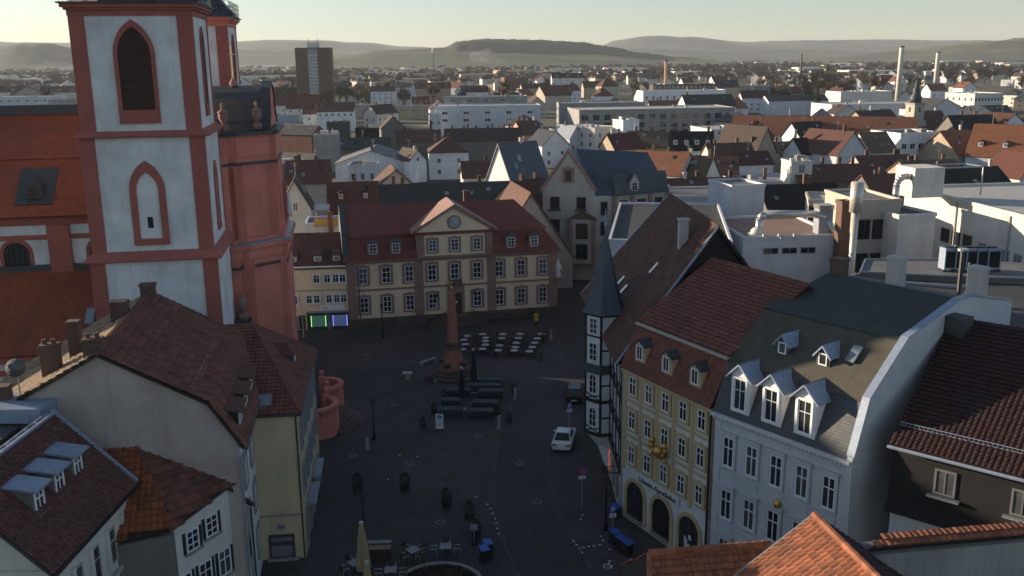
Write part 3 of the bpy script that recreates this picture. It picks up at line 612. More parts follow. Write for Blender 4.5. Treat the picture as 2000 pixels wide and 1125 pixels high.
# ---------------------------------------------------------------- A: gable house by the church
def house_a():
    Pr = D(463, 862, 54.5); a = R(9); w = 16.4; d = 15.2
    P = Pr-Vector((math.cos(a), math.sin(a), 0))*w
    rt = thing('gable_house', 'big house with bare beige rendered gable wall and dark brown tiled roof', 'house', (P.x, P.y, 0), a)
    pts = [loc2(rt, phit(px, py, Pr, a)) for px, py in ((463, 862), (409, 786), (190, 690), (0, 800))]
    h = pts[0].z; xb, zb = pts[1].x, pts[1].z; xr, zr = pts[2].x, pts[2].z; sl_ = (zr-pts[3].z)/(xr-pts[3].x); x0 = min(pts[3].x-1.5, -1.0); zl = zr-(xr-x0)*sl_
    b = MB(); b.prism([(x0, 0, 0), (w, 0, 0), (w, 0, h-.1), (xb, 0, zb-.2), (xr, 0, zr-.2), (x0, 0, zl-.2)], (0, d, 0)); b.build('gable_wall', 'gable_plaster', rt)
    MB().box(w, w+.05, .1, d, 0, h-.2).build('side_wall', 'white_plaster', rt)
    R_ = [(w+.45, h-.4), (xb, zb), (xr, zr), (x0-.3, zl-.2)]; b = MB()
    for (xa, za), (xc, zc) in zip(R_, R_[1:]): b.slab([(xa, -.25, za), (xa, d+.2, za), (xc, d+.2, zc), (xc, -.25, zc)], .14)
    b.build('roof_deck', 'tile_bed', rt); u = .05
    tile_roof(rt, [(w+.45, d+.2, h-.4+u), (w+.45, -.25, h-.4+u), (xb, -.25, zb+u), (xb, d+.2, zb+u)], 'tp_brown', .42, .52)
    tile_roof(rt, [(xb+.1, d+.2, zb+u), (xb+.1, -.25, zb+u), (xr, -.25, zr+u), (xr, d+.2, zr+u)], 'tp_brown', .42, .52)
    tile_roof(rt, [(x0-.3, -.25, zl-.2+u), (x0-.3, d+.2, zl-.2+u), (xr, d+.2, zr+u), (xr, -.25, zr+u)], 'tp_brown_sunlit', .42, .52)  # paler tone of this slope is sunlight put into the tile colour
    ridge(rt, (xr, -.3, zr+.08), (xr, d+.25, zr+.08), 'tp_brown', .15)
    zs = lambda x: zr-(xr-x)*sl_ if x < xr else zr-(x-xr)*(zr-zb)/(xb-xr)
    for x, y, dz, pots, pw, pd in ((xr-.3, .45, 1.0, 2, 1.05, .75), (xr-3.3, 2.2, 1.9, 2, 1.05, .75), (xr-2.3, 3.9, 2.3, 0, .7, .65), (xr-.9, 9.6, 1.3, 0, 1.1, .75), (xr+.05, 14.2, .95, 0, 1.0, .65), (xr-5.6, .35, 1.3, 0, .85, .7)):
        chimney(rt, x, y, zs(x)-1.4, zs(x)+dz, pw, pd, 'chimney_brick', pots)
    MB().box(xr-6.15, xr-5.05, -.12, .0, 3, zs(xr-5.6)-.3).build('flue_strip', 'chimney_pale', rt)
    MB().box(xr+.2, xr+.9, -.02, .0, zr-2.6, zr-.5).build('soot_stain', 'dark_render', rt) if False else None
    for x, y in ((xr-2.4, 2.2), (xr-1.2, 3.9), (xr-.0, 9.6)):        # lead flashings beside the chimneys
        b = MB(); b.slab([(x-1.6, y+.5, zs(x-1.6)+.14), (x, y+.5, zs(x)+.14), (x, y+.95, zs(x)+.14), (x-1.6, y+.95, zs(x-1.6)+.14)], .05); b.build('flashing', 'lead', rt)
    b = MB(); xk = xb-1.0; b.slab([(xk, 1.0, zs(xk)+.14), (xk, 11.5, zs(xk)+.14), (xk-.12, 11.5, zs(xk-.12)+.16), (xk-.12, 1.0, zs(xk-.12)+.16)], .05); b.build('roof_rail', 'lead', rt)
    ks = (zb-h+.4)/(w+.45-xb)
    for y in (2.2, 5.4, 8.6):
        x = xb+1.25; z = zb-(x-xb)*ks
        dormer_box(rt, x+.15, y, z-.25, 2.1, 1.25, 2.4, 'timber_black', 'tile_brown', 'shed', (1.4, .85), math.pi/2, 2, 1, .4, .25)
    b = MB(); b.tube((w+.55, -.3, h-.45), (w+.55, d+.2, h-.45), .09, n=6); b.build('gutter', 'gutter', rt)
    b = MB(); b.path([(w+.45, -.05, h-.5), (w+.15, -.12, h-1.0), (w+.1, -.12, 0.1)], .08, 6); b.build('downpipe', 'lead', rt)
    for j in range(3):
        for i in range(4): win(rt, (w+.05, 1.9+i*3.4, 1.6+j*3.4), math.pi/2, 1.25, 2.0, 2, 2, surround=.15, sm='sill_stone')
    ds = thing('satellite_dish', 'grey satellite dish on a mast above the sunny tiled slope', 'dish', (P.x, P.y, 0), a)
    x = loc2(rt, phit(28, 770, Pr, a)).x; y = .9; z = zs(x)
    b = MB(); b.tube((x, y, z-.1), (x, y, z+1.7), .04, n=6); b.build('mast', 'steel', ds); b = MB(); b.lathe([(.0, .0), (.3, .04), (.55, .14)], (0, 0, 0), 16); o = b.build('reflector', 'roof_grey', ds, True); o.matrix_local = Matrix.Translation((x, y-.15, z+1.8)) @ Matrix.Rotation(R(75), 4, 'X') @ Matrix.Rotation(R(15), 4, 'Y')
    b = MB(); b.tube((x, y-.15, z+1.6), (x-.05, y-.75, z+1.75), .02, n=5); b.build('feed_arm', 'iron', ds)
    return rt
house_a()
# ---------------------------------------------------------------- B: yellow house
def house_b():
    h = 11.2; e1 = D(579, 797, 62); a = R(7); P = Vector((e1.x, e1.y, 0))-Vector((math.cos(a), math.sin(a), 0))*3.1
    rt = thing('yellow_house', 'narrow pale yellow house with hipped red brown roof beside the rendered gable', 'house', (P.x, P.y, 0), a); w = 3.1; d = 14.5
    b = MB(); b.box(.02, w, 0, d, 0, h); b.build('wall', 'yellow_plaster', rt); b = MB(); b.box(-5, .02, 8.6, d, 0, h); b.build('rear_wall', 'yellow_plaster', rt)
    ax, ay, az = -.9, 9.6, 14.9; o = .25
    A, B, C = (-.6, -o, h-.1), (w+o, -o, h-.1), (w+o, d+o, h-.1)
    b = MB(); b.slab([A, B, (ax, ay, az), (-4, ay, az)], .14); b.slab([B, C, (ax, ay, az)], .14); b.slab([C, (-4, d+o, h-.1), (-4, ay, az), (ax, ay, az)], .14); b.build('roof_deck', 'tile_bed', rt)
    up = .04
    tile_roof(rt, [(-.6, -o, h-.1+up), (w+o, -o, h-.1+up), (ax, ay, az+up), (-4, ay, az+up)], 'tp_red', .36, .42); tile_roof(rt, [(w+o, -o, h-.1+up), (w+o, d+o, h-.1+up), (ax, ay, az+up)], 'tp_brown', .36, .42)
    ridge(rt, (w+o, -o, h), (ax, ay, az+.06), 'tp_red'); ridge(rt, (w+o, d+o, h), (ax, ay, az+.06), 'tp_red'); ridge(rt, (-4, ay, az+.06), (ax, ay, az+.06), 'tp_red')
    dormer_box(rt, w-.9, 8.6, h+.5, 1.7, 1.2, 2.4, 'slate', 'tile_red', 'hip', (.9, .9), math.pi/2, 2, 1, .8)
    b = MB(); b.slab([(.1, .5, h+.35), (1.3, .5, h+.35), (1.3, 1.6, h+.82), (.1, 1.6, h+.82)], .1); b.build('skylight', 'glass_pale', rt)
    b = MB(); b.tube((0, -o-.05, h-.15), (w+o+.05, -o-.05, h-.15), .08, n=6); b.tube((w+o+.05, -o-.05, h-.15), (w+o+.05, d+o, h-.15), .08, n=6); b.build('gutter', 'gutter', rt)
    b = MB(); b.tube((w-.1, -.08, h-.2), (w-.1, -.08, .1), .06, n=6); b.build('downpipe', 'gutter', rt); b = MB(); b.box(.05, w+.02, -.06, 0, 3.35, 3.5); b.build('cornice', 'sill_stone', rt)
    b = MB(); b.box(.55, 2.35, -.1, -.0, .15, 1.95); b.build('shop_window', 'window_dark', rt); b = MB(); b.box(.7, 2.2, -.12, -.1, .3, 1.1); b.build('display', 'glass_pale', rt); b = MB(); b.box(.7, 2.2, -.12, -.1, 1.45, 1.75); b.build('display', 'glass_pale', rt)
    b = MB(); b.box(.4, 2.6, -.35, 0, 0, .15); b.build('ledge', 'sill_stone', rt)
    b = MB(); b.box(1.2, 1.75, -.06, 0, 2.35, 2.75); b.build('number_plate', 'lead', rt)
    for j in range(3):
        for i in range(5): win(rt, (w, 1.5+i*2.8, 1.2+j*3.4 if j else .3), math.pi/2, 1.1, 2.0 if j else 2.4, 2, 2, fm='sill_stone', surround=.14, sm='lead', gm='glass_curtain')
    for i in range(2): MB().box(w+.05, w+.75, 2+i*4.5, 5.6+i*4.5, 3.1, 3.3).build('awning', 'lead', rt)
    txt(rt, '14', (1.475, -.065, 2.42), 0, .32, 'iron')
    return rt
def txt(parent, s, p, rz, size, mat, name='lettering', ext=.008, sx=1.0, align='CENTER', tilt=90, shear=0.0):
    cu = bpy.data.curves.new(name, 'FONT'); cu.body = s; cu.size = size; cu.extrude = ext; cu.align_x = align; cu.shear = shear
    o = bpy.data.objects.new(name, cu); COL.objects.link(o); dg = bpy.context.evaluated_depsgraph_get(); me = bpy.data.meshes.new_from_object(o.evaluated_get(dg)); bpy.data.objects.remove(o)
    me.materials.clear(); me.materials.append(MAT[mat]); o = put(name, me, parent); o.location = p; o.rotation_euler = (R(tilt), 0, rz); o.scale = (sx, 1, 1); return o
house_b()
# ---------------------------------------------------------------- C: small white house with rust coloured roof
def house_c():
    r1, r2 = D(262, 862, 54.0), D(466, 938, 54.0); e1 = G(336, 1036, 8.6); e2 = G(446, 951, 9.3); o2 = D(178, 868, 54.0); o1 = G(214, 1062, 8.6)
    _n = (e2-e1).cross(r1-e1); _d = ray(466, 938); _t = _n.dot(e1-Vector((0, 0, H)))/_n.dot(_d); r2 = Vector((0, 0, H))+_d*_t
    rt = thing('small_white_house', 'small white house with rust orange hipped roof against the rendered gable', 'house', (e1.x, e1.y, 0), 0); L = lambda p: Vector(p)-rt.location
    b = MB(); b.slab([L(e1), L(e2), L(r2), L(r1)], .15); b.slab([L(o1), L(e1), L(r1), L(o2)], .15); b.build('roof_deck', 'tile_bed', rt); up = Vector((0, 0, .05))
    tile_roof(rt, [L(e1)+up, L(e2)+up, L(r2)+up, L(r1)+up], 'tp_brown', .44, .52); tile_roof(rt, [L(o1)+up, L(e1)+up, L(r1)+up, L(o2)+up], 'tp_rust', .38, .46)
    ridge(rt, L(e1)+up, L(r1)+up*2, 'tp_brown', .16); ridge(rt, L(o2)+up*2, L(r1)+up*2, 'tp_dark', .18); ridge(rt, L(r1)+up*2, L(r2)+up*2, 'tp_dark', .15)
    # street wall, set a little inside the eave, raked at its far end
    u = (Vector((e2.x, e2.y, 0))-Vector((e1.x, e1.y, 0))).normalized(); n = Vector((u.y, -u.x, 0)); a = math.atan2(u.y, u.x); Lw = (e2.xy-e1.xy).length
    s = L(e1); s.z = 0; s = s-n*.2+u*.1
    B0 = s; B1 = s+u*(Lw+1.9)
    b = MB(); b.prism([B0, B1, B1+Vector((0, 0, 7.0)), s+u*(Lw-.1)+Vector((0, 0, 9.0)), s+Vector((0, 0, 8.35))], -n*4.5); b.build('wall', 'house_white', rt)
    b = MB(); p1 = s+u*(Lw-.15)+Vector((0, 0, 9.15)); p2 = s+u*(Lw+2.0)+Vector((0, 0, 7.0)); b.prism([p1+n*.25, p2+n*.25, p2+n*.25+Vector((0, 0, .28)), p1+n*.25+Vector((0, 0, .28))], -n*3.5); b.build('verge_roof', 'tile_dark', rt)
    for t, z in ((.28, 6.5), (.62, 6.7)): win(rt, s+u*(Lw*t+.2)+Vector((0, 0, z)), a, 1.0, 1.35, 2, 3, surround=.0)
    for t in (.05, .4, .75, 1.1): win(rt, s+u*(Lw*t+.4)+Vector((0, 0, 3.6)), a, 1.05, 1.75, 2, 2)
    for t, z, hh in ((.28, 6.5, 1.35), (.62, 6.7, 1.35), (.05, 3.6, 1.75), (.4, 3.6, 1.75), (.75, 3.6, 1.75), (1.1, 3.6, 1.75)):
        c = s+u*(Lw*t+(.2 if z > 5 else .4)); b = MB()
        for q in (-.66, .66): m0 = c+u*q+Vector((0, 0, z)); b.prism([m0-u*.1, m0+u*.1, m0+u*.1+Vector((0, 0, hh)), m0-u*.1+Vector((0, 0, hh))], n*.05)
        b.build('shutters', 'timber_black', rt); b = MB(); m0 = c+Vector((0, 0, z-.12)); b.prism([m0-u*.7, m0+u*.7, m0+u*.7+n*.22, m0-u*.7+n*.22], (0, 0, .1)); b.build('sill', 'sill_stone', rt)
    b = MB(); m0 = s+u*(Lw+1.8)+n*.1; b.path([m0+Vector((0, 0, 7)), m0+Vector((0, 0, 0.1))], .06, 6); b.build('downpipe', 'gutter', rt)
    b = MB(); b.prism([L(o1)*1.0-Vector((0, 0, .25)), L(e1)-Vector((0, 0, .25)), (L(e1).x, L(e1).y, -e1.z*0), (L(o1).x, L(o1).y, 0)], (-.2, 2.5, 0)); b.build('yard_wall', 'dark_render', rt)
    return rt
house_c()
# ---------------------------------------------------------------- D: front left house with zinc dormers
def house_d():
    zE, zR = 11.0, 15.4; E2 = G(264, 945, zE); E1 = G(104, 1120, zE); Rf = G(94, 812, zR); dv = (E2.xy-E1.xy).normalized(); a = math.atan2(dv.y, dv.x)
    rt = thing('dormer_house', 'cream house with mossy tiled roof carrying three zinc dormers in a row', 'house', (E1.x, E1.y, 0), a)
    Lw = (E2.xy-E1.xy).length; w = loc2(rt, (Rf.x, Rf.y, 0)).y      # local: x along the eave away from camera, +y towards ridge (left)
    b = MB(); b.box(.35, Lw-.1, .35, w*2-.4, 0, zE-.05); b.build('wall', 'house_white', rt)
    b = MB(); b.prism([(.35, .35, zE-.1), (.35, w, zR-.25), (.35, w*2-.4, zE-.1)], (Lw-.5, 0, 0)); b.build('gable_wall', 'house_white', rt)
    b = MB(); b.slab([(-.2, -.1, zE), (Lw+.1, -.1, zE), (Lw+.1, w, zR), (-.2, w, zR)], .16); b.slab([(Lw+.1, w*2, zE), (-.2, w*2, zE), (-.2, w, zR), (Lw+.1, w, zR)], .16); b.build('roof_deck', 'slate', rt)
    tile_roof(rt, [(-.2, -.1, zE+.04), (Lw+.1, -.1, zE+.04), (Lw+.1, w, zR+.04), (-.2, w, zR+.04)], 'tp_moss', .2, .22, jit=.02)
    b = MB(); k = (zR-zE)/w
    b.prism([(Lw-.05, -.1, zE+.02), (Lw-.05, w, zR+.02), (Lw-.05, w, zR+.2), (Lw-.05, -.1, zE+.2)], (.3, 0, 0)); b.build('verge_flashing', 'zinc', rt); b = MB(); b.prism([(-.25, w-.25, zR-.02), (Lw+.2, w-.25, zR-.02), (Lw+.2, w+.2, zR-.02), (-.25, w+.2, zR-.02)], (0, 0, .14)); b.build('ridge_flashing', 'zinc', rt)
    b = MB(); b.slab([(.4, .75, zE+.75*k+.16), (Lw-.2, .75, zE+.75*k+.16), (Lw-.2, .86, zE+.86*k+.16), (.4, .86, zE+.86*k+.16)], .05); b.build('snow_rail', 'gutter', rt)
    b = MB(); b.tube((-.3, -.2, zE-.02), (Lw+.3, -.2, zE-.02), .11, n=8); b.build('gutter', 'iron', rt); b = MB(); b.path([(Lw-.1, -.2, zE), (Lw-.1, .2, zE-.7), (Lw-.1, .2, .1)], .08, 6); b.build('downpipe', 'gutter', rt)
    for i in range(3):
        x = Lw*(.30+.215*i); y = w*.43; z = zE+y*k
        q = put('dormer', None, rt, mw=Matrix.Translation((x, y, z)))
        b = MB(); b.box(-.6, .6, 0, 2.6, -.5, 1.25); b.build('dormer_wall', 'dark_render', q); b = MB(); b.slab([(-.78, -.42, 1.32), (.78, -.42, 1.32), (.78, 2.5, 1.72), (-.78, 2.5, 1.72)], .12); b.build('dormer_roof', 'zinc', q)
        win(q, (0, 0, -.05), 0, .95, 1.15, 2, 2, fm='window_white', fw=.14, sub=True); b = MB(); b.box(-.62, .62, -.3, .0, -.22, -.08); b.build('dormer_sill', 'zinc', q)
    for i in range(5):
        u = Lw*(.1+.2*i); 
        for z in (7.6, 4.0):
            b = MB(); b.box(u-.75, u-.45, .2, .34, z-.3, z+2.3); b.build('pilaster', 'house_white', rt); win(rt, (u, .35, z), 0, .85, 2.1, 1, 2, gm='glass_curtain' if i % 2 else 'glass', fm='beige_plaster')
    MB().box(0, Lw, .12, .33, 6.9, 7.15).build('string_course', 'beige_plaster', rt)
    # lower slate roof and box behind the ridge
    q = thing('slate_annex', 'low flat roofed annex with slate edge behind the zinc dormer roof', 'annex', (E1.x, E1.y, 0), a)
    b = MB(); b.box(2, Lw+2.5, w+1.8, w+9, 0, zR-.9); b.build('wall', 'beige_plaster', q); b = MB(); b.box(Lw-.3, Lw+2.6, w+.5, w+9, zR-.5, zR+.35); b.build('parapet', 'zinc', q); b = MB(); b.box(1.5, Lw-.3, w+1.7, w+9.2, zR-.9, zR-.6); b.build('roof', 'slate', q)
    # eave of the house in the corner
    q = thing('corner_house', 'dark red tiled eave of a house below the zinc dormer house', 'house', (E1.x, E1.y, 0), a)
    MB().box(-9, -1.2, 1.0, 12, 0, 8.6).build('wall', 'house_white', q); b = MB(); b.slab([(-9, .3, 8.4), (-.9, .3, 8.4), (-.9, 7, 11.5), (-9, 7, 11.5)], .2); b.build('roof', 'tile_maroon', q)
house_d()
# ---------------------------------------------------------------- palace
def palais():
    a = R(12); P = Vector((-21.6, 121.7, 0)); w = 28.4; d = 13; hE = 8.9; hB = 12.1; hR = 15.5
    rt = thing('palace', 'cream baroque palace with brown stone window frames, clock pediment and red mansard roof', 'palace', P, a)
    MB().box(0, w, 0, d, 0, hE).build('wall', 'cream_plaster', rt); MB().box(-.06, w+.06, -.12, d+.05, -.9, 1.25).build('plinth', 'dark_sandstone', rt)
    c0, c1 = 9.2, 19.4
    for x0, x1, z1 in ((-.08, 1.0, hE), (c0-.45, c0+.75, hE), (c1-.75, c1+.45, hE), (w-1.1, w+.08, hE)): MB().box(x0, x1, -.14, .3, 1.25, z1).build('pilaster', 'palais_stone', rt)
    for x0, x1 in ((1.0, c0-.45), (c0+.75, c1-.75), (c1+.45, w-1.1)): MB().box(x0, x1, -.09, .1, 5.0, 5.25).build('string_course', 'palais_stone', rt)
    b = MB(); b.box(-.15, w+.15, -.3, .2, hE-.15, hE+.2); b.box(-.4, w+.4, -.6, .2, hE+.2, hE+.42); b.build('cornice', 'palais_stone', rt)
    # mansard
    ib = 1.5; b = MB()
    z0 = hE+.42
    b.slab([(-.5, -.7, z0), (c0, -.7, z0), (c0, ib, hB), (ib*.3, ib, hB)], .12); b.slab([(c1, -.7, z0), (w+.5, -.7, z0), (w-ib, ib, hB), (c1, ib, hB)], .12); b.slab([(w+.5, -.7, z0), (w+.5, d+.6, z0), (w-ib, d-ib, hB), (w-ib, ib, hB)], .12); b.box(.5, w-ib-.1, ib+.1, d-ib, z0-.2, hB-.1)
    b.build('lower_roof', 'tile_palais', rt)
    MB().box(-.35, w-ib+.3, ib-.22, ib+.05, hB-.05, hB+.14).build('roof_moulding', 'palais_stone', rt)
    b = MB(); b.slab([(.2, ib-.3, hB+.12), (w-ib+.3, ib-.3, hB+.12), (w-4.6, d/2, hR), (.2, d/2, hR)], .14); b.slab([(w-ib+.3, d-ib+.3, hB+.12), (.2, d-ib+.3, hB+.12), (.2, d/2, hR), (w-4.6, d/2, hR)], .14); b.slab([(w-ib+.3, ib-.3, hB+.12), (w-ib+.3, d-ib+.3, hB+.12), (w-4.6, d/2, hR)], .14); b.build('upper_roof', 'tile_palais', rt)
    b = MB(); b.prism([(-.55, -.6, hE+.1), (-.55, .6, hE+.1), (-.55, d-1, hE), (-.55, d-2, hB), (-.55, d/2, hR+.3), (-.55, ib, hB+.5), (-.55, -.2, hE+1.2)], (.8, 0, 0)); b.build('fire_wall', 'slate', rt)
    # centre bay and pediment
    b = MB(); b.box(c0, c1, -.05, 3.5, hE+.42, 12.2); b.build('centre_bay', 'cream_plaster', rt)
    for x0, x1 in ((c0-.05, c0+1.0), (c1-1.0, c1+.05)): MB().box(x0, x1, -.12, .2, hE+.45, 12.2).build('pilaster', 'palais_stone', rt)
    MB().box(c0-.2, c1+.2, -.35, .3, 12.2, 12.55).build('bay_cornice', 'tile_palais', rt)
    cx = (c0+c1)/2; ap = 16.0; MB().prism([(c0, -.05, 12.55), (c1, -.05, 12.55), (cx, -.05, ap-.25)], (0, 3, 0)).build('pediment', 'cream_plaster', rt)
    b = MB(); 
    for s in (-1, 1): b.prism([(cx+s*5.75, -.45, 12.4), (cx+s*5.75, -.45, 12.75), (cx, -.45, ap+.2), (cx, -.45, ap-.3)], (0, 7.2, 0))
    b.build('pediment_roof', 'palais_stone', rt)
    ck = MB(); ck.lathe([(.95, 0), (.95, .1)], (0, 0, 0), 24); o = put('clock', ck.mesh('clock', 'palais_stone'), rt, mw=Matrix.Translation((cx, -.05, 13.75)) @ Matrix.Rotation(R(90), 4, 'X'))
    b = MB(); b.lathe([(.72, .1), (.72, .14)], (0, 0, 0), 24); b.build('clock_face', 'clock_face', o); b = MB(); b.box(-.04, .04, -.05, .58, .15, .17); b.box(-.03, .4, -.06, .02, .15, .17)
    for i in range(12): t = R(30*i); b.cbox(.62*math.cos(t), .62*math.sin(t), .14, .07, .07, .02)
    b.build('clock_hands', 'window_white', o)
    for i in range(9):
        x = 1.95+3.06*i
        win(rt, (x, 0, 5.95), 0, 1.15, 2.2, 2, 3, fw=.1, surround=.33, sm='palais_stone')
        if i != 4: win(rt, (x, 0, 2.0), 0, 1.15, 2.15, 2, 3, fw=.1, surround=.33, sm='palais_stone')
    for i in range(3): win(rt, (cx+(i-1)*3.0, -.05, 9.85), 0, 1.05, 1.65, 2, 3, fw=.1, surround=.3, sm='palais_stone')
    for x in (3.4, 6.4, 22.0, 25.2): dormer_box(rt, x, -.15, 9.75, 1.45, 1.7, 2.0, 'palais_stone', 'slate', 'hip', (.95, 1.35), 0, 2, 3, .35, .15)
    # door with stairs
    b = MB(); b.box(cx-1.15, cx+1.15, -.3, 0, 1.2, 5.3); b.build('door_surround', 'palais_stone', rt); b = MB(); b.box(cx-.75, cx+.75, -.36, -.3, 1.2, 4.1); dr = b.build('door', 'wood_dark', rt); b = MB(); b.box(cx-.12, cx+.12, -.4, -.36, 2.7, 3.0); b.build('notice', 'sign_white', dr)
    b = MB(); b.box(cx-.75, cx+.75, -.9, -.3, 5.3, 6.0); b.build('balcony_box', 'dark_sandstone', rt); txt(rt, '1', (cx, -.92, 5.45), 0, .35, 'gold')
    for k in range(7):
        b = MB(); b.box(cx-1.6-k*.34-.4, cx+1.6+k*.34+.4, -2.4-k*.05, -.13, 1.2-(k+1)*.17-.01, 1.2-k*.17); b.build('step', 'dark_sandstone', rt)
    for s in (-1, 1):
        b = MB()
        for i in range(9):
            t = i/8; x = cx+s*(1.5+t*2.9); z = 2.2-t*1.1; b.tube((x, -2.5, z-1.1 if z > 1.2 else 0), (x, -2.5, z), .03, n=5)
        b.path([(cx+s*1.5, -2.5, 2.2), (cx+s*4.4, -2.5, 1.1)], .05, 6); b.build('stair_railing', 'iron', rt)
        q = put('wall_lantern', None, rt, (cx+s*2.55, -.35, 3.7)); b = MB(); b.tube((0, .35, .75), (0, 0, .75), .03, n=5); b.tube((0, 0, .75), (0, 0, .5), .02, n=5); b.build('bracket', 'iron', q); b = MB(); b.lathe([(.08, -.15), (.2, .35), (.05, .55)], (0, 0, 0), 6); b.build('lantern', 'iron', q)
    for x in (2.5, 5.6, 8.3, 21.5, 24.8): MB().box(x-.5, x+.5, -.16, -.1, .25, .75).build('cellar_window', 'window_dark', rt)
    b = MB(); b.box(cx-2.9, cx-2.5, -.05, 0, 2.2, 2.6); b.build('plaque', 'clock_face', rt); b = MB(); b.box(cx+2.2, cx+2.9, -.05, 0, 2.55, 2.8); b.build('plaque', 'iron', rt)
    q = put('corner_statue', None, rt, (w+.15, -.15, 5.3)); b = MB(); b.cbox(0, 0, -.35, .8, .8, .35); b.build('statue_base', 'palais_stone', q); b = MB(); b.lathe([(.32, 0), (.42, .35), (.3, 1.0), (.42, 1.5), (.36, 1.9), (.14, 2.1), (.2, 2.3), (.17, 2.5), (.04, 2.6)], (0, 0, 0), 9); b.tube((.3, -.1, 1.6), (.5, -.35, 1.1), .1, .08, 6); b.build('statue', 'statue_white', q, True)
    for x in (1.3, 1.6): MB().box(x+.0, x+.12, -.2, -.1, .3, hE).build('downpipe', 'gutter', rt) if x < 1.5 else None
    chimney(rt, 17.6, 9.5, 13, 16.6, .9, .7)
palais()
# ---------------------------------------------------------------- row house with lit shops
def rowhouse():
    a = R(6); Q = Vector((-21.75, 121.9, 0)); w0 = 9.2; w = 24.0; P = Q-Vector((math.cos(a), math.sin(a), 0))*w; hE = 8.6  # length left of the shops is unseen, added to block sun from the square
    rt = house('shop_house', 'cream row house with lit green and blue shop windows beside the palace', P, Q, 10, hE, 'gx', 3.6, 'cream_plaster', 'tile_brown', .3, far=False)
    rt.location = Q-Vector((math.cos(a), math.sin(a), 0))*w0
    for c_ in rt.children: c_.location.x -= w-w0
    w = w0
    for x, z, ww, hh in [(x, 6.3, .85, 1.15) for x in (1.9, 5.2, 6.6, 7.7, 8.6)]+[(x, 3.55, .8, 1.15) for x in (2.2, 4.1, 5.1, 6.7, 7.7, 8.6)]: win(rt, (x, 0, z), 0, ww, hh, 2, 2, surround=.1, sm='window_white')
    MB().box(0, w, -.06, 0, 5.3, 5.4).build('string_course', 'sill_stone', rt); MB().box(0, w, -.3, 0, hE-.15, hE+.02).build('cornice', 'window_white', rt)
    MB().box(3.7, w-.05, -.25, 0, 0, 2.35).build('shop_front', 'window_dark', rt); MB().box(3.6, w, -.6, 0, 2.35, 2.5).build('canopy', 'lead', rt)
    for x0, x1, g, l in ((4.2, 6.15, 'shop_green', 'led_green'), (7.05, 8.95, 'shop_blue', 'led_blue')):
        o = MB().box(x0, x1, -.28, -.25, .45, 1.95).build('shop_window', g, rt); b = MB(); b.box(x0, x0+.07, -.3, -.28, .45, 1.95); b.box(x1-.07, x1, -.3, -.28, .45, 1.95); b.build('light_strip', l, o)
    MB().box(6.3, 6.9, -.27, -.25, .05, 2.1).build('shop_door', 'glass_pale', rt); MB().box(2.6, 3.4, -.1, 0, .1, 2.0).build('house_door', 'window_dark', rt); MB().box(1.6, 2.5, -.08, 0, .1, 1.9).build('window_panel', 'lead', rt)
    MB().box(5.5, 8.6, -.08, 0, 2.62, 3.25).build('sign_board', 'sign_white', rt); txt(rt, 'P', (5.85, -.1, 2.75), 0, .42, 'sign_red'); txt(rt, 'W', (6.25, -.1, 2.75), 0, .42, 'iron')
    for x in (2.2, 5.4, 7.9):
        dormer_box(rt, x, .75, 9.0, 1.0, .95, 1.5, 'house_white', 'tile_brown', 'shed', (.6, .6), 0, 2, 2, .55, .12)
rowhouse()

